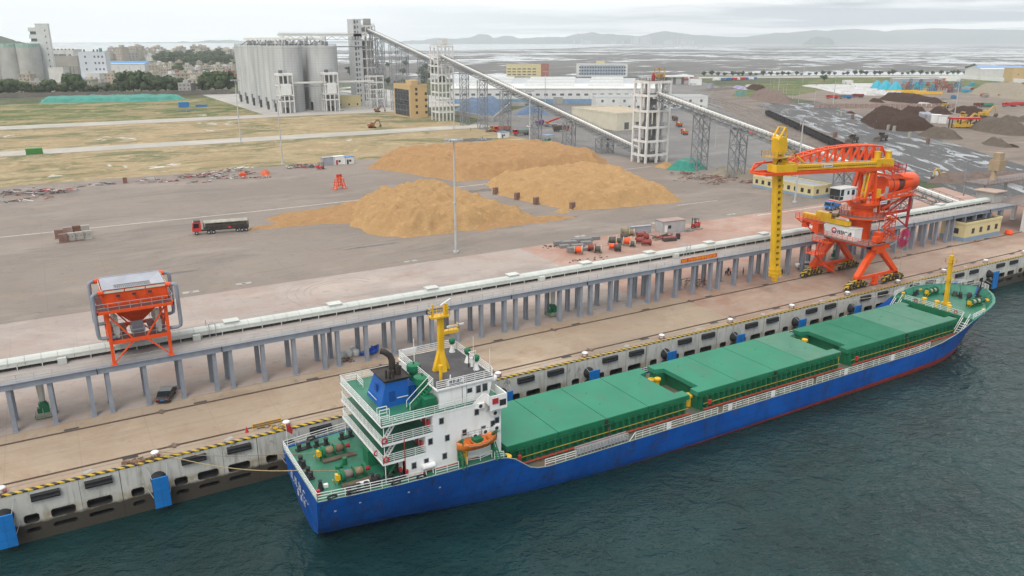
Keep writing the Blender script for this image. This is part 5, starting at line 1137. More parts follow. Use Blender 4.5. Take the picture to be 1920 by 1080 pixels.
# name on the stern, in rows of characters
b = off(sh)
def tchar(y, z, s_, hh, xo):
    for (a, c, d, e) in hh: b.beam((xo, y+-a*s_, z+c*s_), (xo, y-d*s_, z+e*s_), .03, .09)
for i, hh in enumerate((H4, H1, H2, H3)):
    for zc, sc_, o in ((-.55, 1.0, 0),): tchar(SC+3.3-i*1.75, zc, sc_, hh, 20.22)
for i, hh in enumerate((H2, H4, H1)): tchar(SC+1.4-i*1.3, -2.2, .75, hh, 20.36)
for i in range(9): b.beam((20.3, SC+3.1-i*.75, -1.45), (20.3, SC+2.75-i*.75, -1.2), .03, .12); b.beam((20.3, SC+3.1-i*.75, -1.2), (20.3, SC+3.1-i*.75, -1.5), .03, .1)
b.build('stern_lettering', mat('worn_lettering', (.45, .47, .50), .6, .25, 1.), sh)
b = off(sh)
for x, z in ((25.2, -.4), (31.0, -.6), (35., -1.2), (22.4, -.9)): b.bx(x, SC-hull_y(x, z)+.02, z, .26, .1, .18)
b.build('hull_fittings', mat('hull_fittings', (.25, .35, .42), .5), sh)
# lifeboat in its davits
lbx, lby, lbz = 39.9, SC-8.1, 3.55
lb = thing('lifeboat', 'open orange lifeboat hung in green davits beside the white deckhouse', 'lifeboat', (lbx, lby, lbz-.6))
b = off(lb); n = 14; L_ = 2.75; rows = []
for i in range(n+1):
    t = -1+2*i/n; w_ = 1.0*(1-abs(t)**2.6)+.03; zt = .55+.35*abs(t)**2.2; k = -.62+.45*abs(t)**3
    rows.append([(lbx+t*L_, lby+w_*c, lbz+zz) for c, zz in ((1, zt), (.93, zt*.5-.05), (.6, k+.18), (0, k), (-.6, k+.18), (-.93, zt*.5-.05), (-1, zt), (-.88, zt), (-.55, k+.42), (0, k+.32), (.55, k+.42), (.88, zt))])
vs = [p for r_ in rows for p in r_]; m12 = 12
b.add(vs, [(i*m12+j, i*m12+(j+1) % m12, (i+1)*m12+(j+1) % m12, (i+1)*m12+j) for i in range(n) for j in range(m12)]); b.add(rows[0], [tuple(range(12))]); b.add(rows[-1], [tuple(range(12))[::-1]]); b.build('boat_hull', m_lifeb, lb, True)
b = off(lb); 
for t in (-1.5, -.5, .6, 1.6): b.bx(lbx+t, lby, lbz+.3, .3, 1.5, .08)
b.bx(lbx+1.9, lby, lbz+.45, .8, .9, .1); b.build('thwarts', mat('boat_thwart', (.60, .20, .05), .6), lb)
b = off(lb); b.bx(lbx+.1, lby+.1, lbz+.45, 1.2, .9, .5); b.build('engine_cover', m_coam, lb)
b = off(lb)
for s in (-1, 1):
    P = [(lbx+(-1+2*i/12.)*L_*.93, lby+s*(1.02*(1-abs(-1+2*i/12.)**2.6)+.05), lbz+.28+.35*abs(-1+2*i/12.)**2.2-.06*math.sin(i*2.6)) for i in range(13)]; b.path(P, .03, 5)
b.build('grab_line', m_wrope, lb)
dv = []
for x in (37.6, 42.2):
    b = off(sh); y = DY0-.5
    b.beam((x, y-.2, PZ), (x, y-.1, 4.0), .3, .35); b.beam((x, y-.1, 4.), (x, y-1.3, 5.0), .28, .3); b.beam((x, y-1.4, PZ), (x, y-.3, 3.2), .16); b.tube((x, y-1.2, 4.9), (x+.15, y-1.0, 4.0), .05, n=5); b.beam((x, y-.4, 2.4), (x, y-1.5, 2.5), .22); b.beam((x+.5, y-1.4, PZ), (x+.3, y-.3, 3.0), .1)
    b.build('davit', m_coam, sh)
b = off(sh); b.rail([(38.2, DY0-.25, 3.9), (41.8, DY0-.25, 3.9)], 1.0, 3, .8, .05); b.build('davit_rail', m_galv, sh)
b = off(sh); 
for x in (38.6, 40.4, 42.): b.beam((x, SC-7.95, PZ), (x, SC-7.95, PZ+1), .07)
b.path([(38.6, SC-7.95, PZ+.95), (40.4, SC-7.95, PZ+.75), (42., SC-7.95, PZ+.95)], .03, 5); b.path([(38.6, SC-7.95, PZ+.55), (40.4, SC-7.95, PZ+.35), (42., SC-7.95, PZ+.55)], .03, 5); b.build('chain_rail', m_white, sh)
# ------------------------------------------------------------------ forecastle gear
winch(150.9, SC+4.9, FZ, 2, [m_wrope, m_wrope], 0); winch(151.6, SC-3.6, FZ, 2, [m_wrope, m_wrope], -.1)
b = off(sh); b.beam((147.6, SC-.2, FZ), (147.0, SC-.2, 10.8), .62, .62); b.tube((147., SC-.2, 10.8), (146.95, SC-.2, 12.2), .06, n=6); b.box(146.6, 147.5, SC-.7, SC+.3, 9.4, 9.45); b.rail([(146.4, SC-.9, 9.4), (147.7, SC-.9, 9.4), (147.7, SC+.5, 9.4), (146.4, SC+.5, 9.4), (146.4, SC-.9, 9.4)], .8, 2, 1, .05); b.rail([(146.7, SC-.9, 5.6), (147.9, SC-.9, 5.6), (147.9, SC+.5, 5.6), (146.7, SC+.5, 5.6), (146.7, SC-.9, 5.6)], .7, 2, 1, .05); b.bx(147.6, SC-.2, FZ+.2, 1.3, 1.3, .4); b.build('foremast', m_yel, sh)
for x, y, a in ((154.4, SC+1.0, .6), (156.6, SC-1.4, .8), (153.8, SC+3.6, .3), (148, SC+6.4, .2), (155.3, SC-3., -.9), (154.4, SC-.7, .4)): bitts(x, y, FZ, a)
b = off(sh); b.lathe((154.2, SC+2., FZ), [(.6, 0), (.5, .5), (.35, 1.)], 10); b.lathe((156.2, SC+.2, FZ), [(.5, 0), (.5, .4), (.3, .9)], 10); b.build('anchor_stopper', m_dark, sh)
for x, y in ((144.3, SC+2.2), (144.2, SC-2.9), (144.6, SC-.2)): vent(x, y, FZ, .3, .9)
for x, y in ((148.6, SC-7.0), (154.8, SC-4.3), (155.6, SC-3.6), (145., SC+7.2), (150.2, SC+6.9)): vent(x, y, FZ, .22, .6)
# mooring lines
def sag(name, lab, p, q, d, r_=.05, m_=m_rope, grp='mooring ropes between ship and quay'):
    p, q = Vector(p), Vector(q); b = M(p); b.path([p+(q-p)*t-Vector((0, 0, d*4*t*(1-t))) for t in [i/12 for i in range(13)]], r_, 6); tag(b.build(name, m_), lab, 'rope', grp)
sag('mooring_rope', 'thick yellow mooring rope from the quay bollard to the ship stern', (6.4, 1.1, .75), (20.3, SC+.6, PZ+.25), .9, .055, mat('yellow_rope', (.36, .28, .14), .9, .2, 3.))
sag('mooring_rope', 'thin mooring rope running higher to the far corner of the stern', (6.5, 1.2, .75), (20.4, SC+5.4, PZ+.2), .5)
sag('mooring_rope', 'rope led over the poop deck to the far winch', (20.4, SC+5.0, PZ+.25), (25.0, SC+2., PZ+.8), .05)
sag('mooring_rope', 'rope led over the poop deck to the near winch', (20.4, SC+.5, PZ+.3), (25., SC-3.6, PZ+1.), .05)
sag('mooring_rope', 'pale bow rope from the quay to the forecastle', (122.7, 1.1, .7), (145.6, SC+8., 1.6), .6, .05, m_wrope)
# ================================================================== grain heaps in the yard
def grain_mat(name, a, b_):
    g = G(name); n = g.noise(.35, 8, .7); f = g.noise(3.5, 5, .75)
    col = g.mix(g.rng(n, .35, .65), a, b_); col = g.mix(g.rng(f, .47, .68, 0, .5), col, sub(a, .58)); col = g.mix(g.rng(g.noise(.9, 7, .75, None, .5), .52, .66, 0, .35), col, sub(b_, .68)); col = g.mix(g.rng(g.noise(.6, 7, .7), .54, .66, 0, .5), col, sub(b_, 1.25)); col = g.mix(g.rng(g.noise(.09, 5), .5, .7, 0, .35), col, sub(b_, .78))
    g.bump(g.math('ADD', g.math('MULTIPLY', f, .5), g.math('MULTIPLY', n, 1.)), 1., .8); return g.done(col, .95, .1)
m_grain = grain_mat('wood_chip', (.47, .28, .128), (.53, .335, .158))
m_grain2 = grain_mat('wood_chip_brown', (.43, .245, .115), (.48, .29, .14))
def pdist(x, y, P):
    ins = False; d = 1e9; n = len(P)
    for i in range(n):
        x1, y1 = P[i]; x2, y2 = P[(i+1) % n]
        if (y1 > y) != (y2 > y) and x < (x2-x1)*(y-y1)/(y2-y1)+x1: ins = not ins
        dx, dy = x2-x1, y2-y1; t = max(0, min(1, ((x-x1)*dx+(y-y1)*dy)/(dx*dx+dy*dy+1e-9))); d = min(d, math.hypot(x-x1-t*dx, y-y1-t*dy))
    return d if ins else -d
def heap(name, lab, cat, poly, H, m, step=1., slope=.75, rough=.9, seed=1, bumps=(), group=None, z0=.0, kind=None, nf=.13):
    cx = sum(p[0] for p in poly)/len(poly); cy_ = sum(p[1] for p in poly)/len(poly)
    x0, x1 = min(p[0] for p in poly)-1.5, max(p[0] for p in poly)+1.5; y0, y1 = min(p[1] for p in poly)-1.5, max(p[1] for p in poly)+1.5
    nx, ny = int((x1-x0)/step)+2, int((y1-y0)/step)+2; b = M((cx, cy_, z0)); vs = []; ok = []
    for j in range(ny):
        for i in range(nx):
            x, y = x0+i*step, y0+j*step
            wx = noise.noise((x*.25+seed, y*.25, 3.))*1.3
            d = pdist(x, y, poly)+wx
            h = H*(1+.28*noise.noise((x*nf+seed*7, y*nf, 1.))+.16*noise.noise((x*.33, y*.33+seed, 4.)))
            for bx_, by_, bh, br in bumps: h += bh*math.exp(-((x-bx_)**2+(y-by_)**2)/br**2)
            z = min(d*slope, h); k = .45*step
            if d > 0: z = z+rough*(.55*noise.noise((x*.42, y*.42, seed))+.28*noise.noise((x*1.1, y*1.1, seed+3))-.5*max(0, abs(noise.noise((x*.16, y*.16, seed+8)))-.22))*min(1, d/3)
            if d*slope < h+.6: ga = math.atan2(y-cy_, x-cx)*max(6., (x1-x0)*.4); z -= (.75*abs(noise.noise((ga*.42, seed, 9.)))+.35*abs(noise.noise((ga*1.1, seed, 5.))))*min(1, d/2.5)*rough*.8
            vs.append((x, y, max(z, -.12)+z0)); ok.append(d > -step*1.5)
    fs = [(j*nx+i, j*nx+i+1, (j+1)*nx+i+1, (j+1)*nx+i) for j in range(ny-1) for i in range(nx-1) if ok[j*nx+i] or ok[j*nx+i+1] or ok[(j+1)*nx+i+1] or ok[(j+1)*nx+i]]
    b.add(vs, fs); return tag(b.build(name, m, smooth=True), lab, cat, group, kind)
PX = lambda *a: [tuple(at(u, v))[:2] for u, v in a]
heap('wood_chip_pile', 'largest golden wood chip pile, at the rear of the yard by the field', 'chip pile', [(114, 213), (118, 206), (132, 166), (150, 164), (201, 168), (213, 183), (212, 232), (190, 240), (133, 241)], 5.0, m_grain2, .9, .8, 1.3, 1)
heap('wood_chip_pile', 'golden wood chip pile with four brown blocks along its edge', 'chip pile', [(131, 138), (133, 122), (137.5, 101), (150, 97), (178, 94), (184, 112), (192, 150), (188, 164), (140, 160)], 4.6, m_grain, .75, .75, 1.2, 4, [(178, 130, 1.6, 12), (160, 118, .8, 9)])
heap('wood_chip_pile', 'lumpy golden wood chip pile nearest the quay, behind the tall lamp mast', 'chip pile', [(72, 116), (73, 103), (79, 93), (92, 92.5), (101, 92.5), (112, 95), (124, 97), (121, 108), (120, 150), (92, 152), (80, 140)], 4.4, m_grain, .65, .72, 1.6, 9, [(86, 112, 1.8, 7), (96, 126, 1.5, 8), (108, 140, 1.6, 10), (84, 100, .7, 5)], nf=.2)
heap('chip_spread', 'thin layer of wood chip spread out behind the red lorry', 'chip spread', PX((500, 412), (520, 402), (600, 392), (660, 378), (720, 372), (740, 410), (690, 418), (600, 420), (540, 426), (470, 432), (465, 427), (520, 420)), .9, m_grain2, 1., .35, .9, 12)
heap('chip_spread', 'low reddish tail of wood chip ending in a wet patch', 'chip spread', PX((880, 428), (900, 434), (960, 424), (1060, 412), (1085, 408), (1040, 404), (960, 412)), .9, m_grain2, 1., .4, .7, 13)
heap('chip_heap', 'very small wood chip heap between two brown blocks', 'chip heap', PX((1042, 397), (1056, 401), (1070, 397), (1056, 393)), .8, m_grain, .6, .6, .5, 14)
# ================================================================== yard markings, wet patches
m_line = mat('white_line_paint', (.55, .53, .49), .8, .25, .5)
def strip(name, a, c, w_, z, m):
    a, c = Vector(a), Vector(c); d = (c-a).normalized(); n = Vector((-d.y, d.x, 0))*w_/2
    sheet(name, [a+n, a-n, c-n, c+n], z, m)
strip('yard_line', at(-60, 451), at(470, 397.5), .5, .02, m_line); strip('yard_line', at(470, 397.5), at(690, 373), .5, .02, m_line); strip('yard_line', at(850, 352), at(960, 339), .45, .02, m_line); strip('yard_line', at(1125, 323), at(1222, 312), .45, .02, m_line)
strip('yard_line', at(1270, 385), at(1345, 376), .3, .02, m_line); strip('yard_line', at(1420, 404), at(1590, 380), .5, .02, m_line)
m_stain = mat('dark_tyre_stain', (.14, .125, .115), .85, .3, .5)
def blot(name, u, v, ru, rv, z, m, seed):
    rn = random.Random(seed); c = at(u, v); P = []
    for i in range(22):
        a = 2*math.pi*i/22; k = .65+.5*abs(noise.noise((i*.5, seed, 2)))+rn.uniform(-.08, .08); P.append((c.x+ru*k*math.cos(a), c.y+rv*k*math.sin(a)))
    sheet(name, P, z, m)
blot('wet_patch', 1045, 411, 11, 2.0, .012, m_stain, 3); blot('wet_patch', 905, 357, 14, 3.5, .012, m_stain, 5); blot('wet_patch', 590, 398, 15, 2.5, .012, m_stain, 6); blot('wet_patch', 700, 461, 10, 1.2, .012, m_stain, 8); blot('wet_patch', 330, 512, 7, 1., .012, m_stain, 11)
# tyre rings on the pink apron
def tyre(u, v, R1, a0, a1, w_=.28):
    c = at(u, v); b = M(); n = 26
    for i in range(n):
        p, q = [R(a0+(a1-a0)*k/n) for k in (i, i+1)]
        b.quad((c.x+R1*math.cos(p), c.y+R1*math.sin(p), .024), (c.x+(R1+w_)*math.cos(p), c.y+(R1+w_)*math.sin(p), .024), (c.x+(R1+w_)*math.cos(q), c.y+(R1+w_)*math.sin(q), .024), (c.x+R1*math.cos(q), c.y+R1*math.sin(q), .024))
    b.build('tyre_mark', mat('tyre_mark', (.33, .28, .25), .9, .2), kind='structure')
for i, (r_, a0, a1) in enumerate(((7.5, 20, 200), (9.2, 30, 250), (11, 60, 230), (6.2, 40, 190))): tyre(640, 545, r_, a0, a1)
# white square covers with a dark centre
for i, (u, v) in enumerate(((358, 548), (457, 532), (770, 490), (1088, 443), (1230, 418), (1372, 402))):
    p = at(u, v); b = M((p.x, p.y, .03)); b.bx(p.x, p.y, .04, 3.2, 1.4, .04)
    if i == 0: wc = tag(b.build('drain_cover', m_conc), 'pale square drain cover at the edge of the apron', 'drain cover', 'pale drain covers along the apron edge'); b = off(wc); b.bx(p.x, p.y, .065, .8, .5, .02); dc = b.build('drain_hole', m_dark, wc)
    else: dup(wc, (p.x, p.y, .03))
# ================================================================== lamp masts
m_pole = mat('pale_pole_paint', (.44, .45, .45), .5, .1, .5)
def mast_proto(h, r_, t_):
    b = M(); b.lathe((0, 0, 0), [(r_*2.2, 0), (r_*2.2, .5), (r_, .55), (r_*.55, h)], 12); b.lathe((0, 0, 0), [(r_*1.5, h*.45), (r_*1.5, h*.45+.2)], 10)
    b.build('pole', m_pole, t_, 'auto')
    b = M(); rr_ = 1.5
    b.lathe((0, 0, h), [(rr_, -.12), (rr_, .02)], 16)
    for i in range(10): a = 2*math.pi*i/10; b.beam((0, 0, h-.05), (1.9*math.cos(a), 1.9*math.sin(a), h+.05), .1)
    b.build('lamp_ring', m_galv, t_)
    for i in range(10):
        a = 2*math.pi*i/10; b = M(); b.bx(2.0*math.cos(a), 2.0*math.sin(a), h-.1, .55, .5, .5, a); b.build('floodlight', m_hgrey, t_)
def lamp(u, v, vt, lab, r_=.32):
    p = at(u, v); h = top(u, v, vt); t_ = thing('lamp_mast', lab, 'lamp mast', (p.x, p.y, 0), 0, 'tall lamp masts of the port'); mast_proto(h, r_, t_); return t_
LM = [(855, 474, 262, 'tallest looking lamp mast, in front of the lumpy chip pile'), (530, 308, 187, 'tall lamp mast at the field edge left of the grey silos'), (452, 268, 150, 'lamp mast by the pale dirt road left of the silos'), (851, 241, 118, 'thin lamp mast beside the white frame tower'), (993, 270, 170, 'lamp mast behind the rear chip pile'), (1490, 380, 218, 'lamp mast in front of the low yellow hut'), (1022, 196, 134, 'lamp mast in front of the long warehouse'), (1500, 246, 216, 'lamp mast standing among the railway tracks'), (1505, 155, 118, 'lamp mast on the grass verge'), (1562, 195, 142, 'lamp mast by the white sheeted stockpile'), (1790, 213, 150, 'lamp mast beside the yellow diggers'), (1459, 172, 132, 'lamp mast beside the stone pile')]
for a in LM: lamp(*a)
b = None
pl = thing('light_pole', 'thin white light pole beside the coal yard road', 'light pole', tuple(at(1341, 277)), 0, 'thin white light poles'); M().lathe((0, 0, 0), [(.16, 0), (.08, 10)], 6).build('pole', m_pole, pl); M().beam((0, 0, 10), (1.2, 0, 10.2), .14).build('lamp_arm', m_pole, pl)
for u, v in ((1450, 168), (1468, 180), (1474, 176), (1486, 186), (1497, 193), (1527, 195), (1444, 162), (1636, 160), (1670, 158), (1700, 156), (1788, 150), (1836, 146), (1130, 145), (1173, 150), (1196, 150)): dup(pl, tuple(at(u, v)))
# ================================================================== vehicles
m_tyre = mat('tyre_rubber', (.02, .02, .021), .85, .2)
m_wind = mat('windscreen_glass', (.02, .025, .03), .08, .1, spec=.6)
def car_paint(n, c): return mat(n, c, .3, .05, 1., spec=.6)
m_vred = car_paint('lorry_red', (.52, .025, .02)); m_vora = car_paint('lorry_orange_red', (.50, .085, .02)); m_vblk = car_paint('car_black', (.02, .02, .022)); m_vwht = car_paint('car_white', (.75, .75, .75)); m_vblu = car_paint('lorry_blue', (.02, .16, .42)); m_vgry = car_paint('vehicle_grey', (.22, .22, .22)); m_vyel = car_paint('digger_yellow', (.55, .33, .03)); m_vpur = car_paint('vehicle_purple', (.19, .05, .25)); m_vgrn = car_paint('lorry_green', (.05, .25, .14))
m_bed = mat('worn_tipper_steel', (.10, .075, .06), .75, .3, 1.)
def wheels(t, xs, ys, r_=.5, w_=.32):
    for x in xs:
        for y in ys:
            b = M(); b.lathe((x, y, r_), [(r_*.9, -w_/2), (r_, -w_/2+.05), (r_, w_/2-.05), (r_*.9, w_/2)], 12, 'y'); o = b.build('wheel', m_tyre, t)
            c = M(); c.lathe((x, y, r_), [(r_*.5, -w_/2-.015), (r_*.5, w_/2+.015)], 10, 'y'); c.build('rim', m_galv, o)
def cabin(t, x0, x1, w_, z0, z1, m, rake=.25):
    b = M(); b.ext([(x1, z0), (x0, z0), (x0, z0+.9), (x0+rake, z1), (x1, z1)], -w_/2, w_/2); c = b.build('cab', m, t)
    b = M(); b.add([(x0-.015+rake*.12, -w_/2+.12, z0+1.0), (x0-.015+rake*.12, w_/2-.12, z0+1.0), (x0-.015+rake*.85, w_/2-.15, z1-.25), (x0-.015+rake*.85, -w_/2+.15, z1-.25)], [(0, 1, 2, 3), (3, 2, 1, 0)])
    for s in (-1, 1): y = s*(w_/2+.012); b.add([(x0+.35, y, z0+1.0), (x1-.5, y, z0+1.0), (x1-.5, y, z1-.3), (x0+.35+rake*.4, y, z1-.3)], [(0, 1, 2, 3), (3, 2, 1, 0)])
    b.build('windscreen', m_wind, c); 
    for s in (-1, 1): q = M(); q.bx(x0-.03, s*(w_/2-.35), z0+.35, .06, .35, .22); q.build('headlight', m_white, t)
    return c
def lorry(u, v, rz, lab, mc, mb, L=8.5, bedh=1.2, load=None, s=1., group=None, tank=False):
    p = at(u, v); t = thing('lorry', lab, 'lorry', (p.x, p.y, .03), rz, group); t.scale = (s, s, s)
    b = M(); b.box(-L/2, L/2, -.5, .5, .75, 1.05); b.build('chassis', m_dark, t)
    cabin(t, -L/2, -L/2+2.1, 2.4, .7, 2.9, mc)
    b = M()
    if tank: b.lathe((0, 0, 2.0), [(.6, -L/2+2.5), (1.1, -L/2+2.7), (1.1, L/2-.2), (.6, L/2)], 14, 'x')
    else:
        x0, x1, y, z0, z1 = -L/2+2.4, L/2, 1.22, 1.1, 1.1+bedh
        b.box(x0, x1, -y, y, z0, z0+.12); b.box(x0, x1, -y, -y+.1, z0, z1); b.box(x0, x1, y-.1, y, z0, z1); b.box(x0, x0+.1, -y, y, z0, z1+.3); b.box(x1-.1, x1, -y, y, z0, z1)
        x = x0+.5
        while x < x1: b.box(x-.05, x+.05, -y-.07, y+.07, z0, z1); x += 1.1
    b.build('tank' if tank else 'tipper_body', mb, t)
    if load:
        b = M(); b.add([(x0+.1, -1.1, z1-.2), (x1-.1, -1.1, z1-.2), (x1-.1, 1.1, z1-.2), (x0+.1, 1.1, z1-.2), (x0+1, 0, z1+.45), (x1-1, 0, z1+.4)], [(0, 1, 5, 4), (2, 3, 4, 5), (1, 2, 5), (3, 0, 4)]); b.build('load', load, t)
    wheels(t, (-L/2+1.3, L/2-2.4, L/2-1.1), (-1.02, 1.02)); return t
def loader(u, v, rz, lab, m=None, s=1.):
    m = m or m_vyel; p = at(u, v); t = thing('wheel_loader', lab, 'wheel loader', (p.x, p.y, .03), rz); t.scale = (s, s, s)
    b = M(); b.ext([(.3, .9), (3.2, .9), (3.3, 1.9), (2.6, 2.2), (.3, 2.2)], -.9, .9); b.box(-2.2, .4, -.7, .7, .8, 1.5); b.build('body', m, t)
    b = M(); b.box(-.9, .6, -.75, .75, 2.1, 3.3); o = b.build('cab', m, t); b = M(); b.box(-.93, .63, -.65, .65, 2.4, 3.1); b.box(-.8, .5, -.78, .78, 2.4, 3.1); b.build('cab_glass', m_wind, o)
    b = M()
    for y in (-.55, .55): b.beam((-1.0, y, 1.7), (-3.0, y, .8), .25, .35)
    b.build('lift_arm', m, t)
    b = M(); b.ext([(-2.9, .15), (-4.0, .1), (-3.9, .2), (-3.1, .4), (-3.0, 1.2), (-2.8, 1.2)], -1.4, 1.4); b.build('bucket', m_bed, t)
    wheels(t, (-1.6, 1.9), (-1.05, 1.05), .75, .5); return t
def excavator(u, v, rz, lab, m=None, s=1., reach=1.):
    m = m or m_vyel; p = at(u, v); t = thing('excavator', lab, 'excavator', (p.x, p.y, .03), rz); t.scale = (s, s, s)
    for y in (-1.1, 1.1): b = M(); b.ext([(-2, .25), (-1.7, 0), (1.7, 0), (2, .25), (2, .6), (1.7, .85), (-1.7, .85), (-2, .6)], y-.3, y+.3); b.build('track', m_tyre, t)
    b = M(); b.box(-1., 2.4, -1.25, 1.25, 1., 2.1); b.lathe((0, 0, 0), [(.7, .8), (.7, 1.05)], 12); b.box(1.4, 2.6, -1.25, 1.25, 1.1, 2.4); b.build('upper_body', m, t)
    b = M(); b.box(-1.1, .4, -1.25, -.2, 2., 3.1); o = b.build('cab', m, t); b = M(); b.box(-1.13, .2, -1.28, -.3, 2.2, 2.95); b.build('cab_glass', m_wind, o)
    b = M(); b.beam((-.6, .25, 1.8), (-3.2*reach, .25, 4.6), .4, .55); b.beam((-3.2*reach, .25, 4.6), (-4.8*reach, .25, 4.0), .38, .5); b.tube((-1.0, .25, 1.6), (-2.9, .25, 3.6), .1, n=6); b.build('boom', m, t)
    b = M(); b.beam((-4.7*reach, .25, 4.2), (-5.6*reach, .25, 1.6), .3, .4); b.build('stick', m, t)
    b = M(); b.ext([(-5.9*reach, 1.8), (-5.3*reach, 1.7), (-4.9*reach, .8), (-5.6*reach, .3), (-6.1*reach, .9)], -.4, .9); b.build('bucket', m_bed, t); return t
def car(u, v, rz, lab, m, van=False, s=1.):
    p = at(u, v); t = thing('car', lab, 'car', (p.x, p.y, .025), rz); t.scale = (s, s, s)
    pr = [(-2.3, .3), (2.3, .3), (2.35, .75), (2.2, .95), (1.55, 1.0), (.75, 1.45), (-.9, 1.47), (-1.75, 1.02), (-2.25, .95), (-2.35, .7)] if not van else [(-2.3, .3), (2.3, .3), (2.35, .8), (1.9, 1.0), (1.5, 1.8), (-2.2, 1.85), (-2.35, 1.0)]
    b = M(); b.ext(pr, -.88, .88); b.build('body', m, t)
    g = M()
    if not van:
        for s_ in (-1, 1): y = .89*s_; g.add([(1.35, y, 1.03), (.72, y, 1.38), (-.85, y, 1.4), (-1.5, y, 1.03)], [(0, 1, 2, 3), (3, 2, 1, 0)])
        g.add([(1.5, -.78, 1.06), (1.5, .78, 1.06), (.8, .7, 1.46), (.8, -.7, 1.46)], [(0, 1, 2, 3)]); g.add([(-1.75, -.75, 1.06), (-1.75, .75, 1.06), (-.97, .7, 1.49), (-.97, -.7, 1.49)], [(3, 2, 1, 0)])
    else:
        g.box(1.52, 1.9, -.75, .75, 1.1, 1.6); g.box(-1.8, 1.4, -.9, .9, 1.15, 1.6)
    g.build('windows', m_wind, t)
    for s_ in (-1, 1): b = M(); b.bx(-2.33, s_*.65, .78, .06, .35, .16); b.build('tail_light', m_vred, t); b = M(); b.bx(2.31, s_*.62, .68, .08, .36, .15); b.build('headlight', m_white, t)
    b = M(); b.bx(-2.36, 0, .62, .03, .5, .14); b.build('number_plate', m_blue, t)
    wheels(t, (-1.4, 1.4), (-.8, .8), .33, .22); return t
# red articulated lorry with a stake sided trailer
p0, p1 = at(360, 440), at(469, 431.5); ang = math.atan2(p1.y-p0.y, p1.x-p0.x); mid = (p0+p1)/2
t = thing('articulated_lorry', 'red articulated lorry with a tarpaulined stake sided trailer beside the chip spread', 'lorry', (mid.x, mid.y, .03), ang)
cabin(t, -7.3, -5.0, 2.45, .9, 3.4, m_vred, .3)
b = M(); b.box(-7.2, -2.0, -.5, .5, .8, 1.1); b.box(-6.8, -5.1, -1., 1., 3.4, 3.75); b.build('tractor_chassis', m_dark, t)
b = M(); b.box(-4.4, 7.2, -1.2, 1.2, 1.15, 1.35); b.box(-2, 7.2, -.5, .5, .8, 1.15); b.build('trailer_frame', m_dark, t)
b = M(); x = -4.35
while x < 7.25:
    for y in (-1.18, 1.18): b.box(x-.07, x+.07, y-.06, y+.06, 1.3, 3.1)
    x += 2.3
x = -4.3
while x < 7.2:
    for y in (-1.18, 1.18): b.box(x-.03, x+.03, y-.02, y+.02, 2.0, 3.0)
    x += .3
for y in (-1.18, 1.18):
    for z in (1.45, 1.75, 2.0, 3.0): b.box(-4.4, 7.2, y-.04, y+.04, z-.05, z+.05)
b.box(-4.45, -4.35, -1.2, 1.2, 1.3, 3.2); b.box(7.15, 7.25, -1.2, 1.2, 1.3, 3.0); b.build('stake_sides', m_dark, t)
b = M(); n = 12; vs = []
for i in range(n+1):
    for j, (y, z) in enumerate(((-1.25, 2.95), (-.7, 3.45), (0, 3.55), (.7, 3.45), (1.25, 2.95))): vs.append((-4.3+11.4*i/n, y, z+.14*noise.noise((i*.9, j*1.3, 2))))
b.add(vs, [(i*5+j, (i+1)*5+j, (i+1)*5+j+1, i*5+j+1) for i in range(n) for j in range(4)]); b.build('tarpaulin', mat('grey_tarpaulin', (.36, .34, .29), .8, .2, 1.), t, True)
b = M(); b.box(-3.9, 6.8, -1.08, 1.08, 1.4, 2.6); b.build('load', m_bed, t)
wheels(t, (-6.3, -3.2, -2.0, 4.2, 5.4, 6.5), (-1.02, 1.02), .5, .34)
b = M(); b.bx(2.2, -1.24, 1.6, .7, .04, .55); b.build('side_panel', m_vred, t)
car(313, 746, R(68), 'black saloon car seen from behind under the trestle by the hopper', m_vblk)
car(1511, 503, R(150), 'white saloon car half hidden behind the crane legs', m_vwht)
lorry(1560, 393, R(8), 'small blue lorry on the pink apron behind the crane', m_vblu, m_vblu, 6.2, .7, s=.95)
GT = 'orange lorries near the far conveyor tower'
lorry(1283, 252, R(240), 'orange lorry with covered body, nearest of the queue on the asphalt', m_vora, m_vora, 8.5, 1.3, m_vgrn, 1., GT)
lorry(1273, 237, R(240), 'orange lorry with dark green cover, second in the queue on the asphalt', m_vora, m_vora, 8.5, 1.3, m_vgrn, 1., GT)
lorry(1265, 226, R(240), 'brown loaded lorry on the weighbridge, last in the queue', m_bed, m_bed, 8.5, 1.5, m_bed, 1., GT)
lorry(942, 247, R(-20), 'dusty red lorry under the conveyor behind the rear chip pile', m_vred, m_vora, 9, 1.8, None, 1.1)
loader(922, 247, R(10), 'yellow wheel loader next to the dusty red lorry')
lorry(978, 253, R(-10), 'grey lorry with a green tarpaulin behind the blue roofed shed', m_vred, m_vgry, 9, 1.5, m_vgrn, 1.1)
lorry(1052, 246, R(185), 'grey lorry with red cab parked under the conveyor', m_vred, m_bed, 9.5, 1.8, m_bed, 1.1)
lorry(1012, 235, R(20), 'purple box lorry near the blue sheeted heap', m_vpur, m_vpur, 6, 1.9, None, 1.)
car(993, 239, R(30), 'white car parked beside the purple lorry', m_vwht); car(630, 207, R(15), 'white car at the foot of the grey silos', m_vwht); car(640, 207, R(15), 'second white car at the foot of the second loading tower', m_vwht)
# crane truck with a red jib
p = at(1032, 237); t = thing('mobile_crane', 'mobile crane with a long red jib beside the cream shed', 'mobile crane', (p.x, p.y, .02), R(160))
M().box(-4, 4, -1.2, 1.2, .8, 1.7).build('carrier', m_vgry, t); M().beam((3, 0, 2.2), (-9, 0, 6.2), .9, 1.0).build('jib', m_red, t); M().box(1, 3, -1, 1, 1.7, 3.2).build('cab', m_vora, t); wheels(t, (-3, -1.6, 1.6, 3), (-1.05, 1.05))
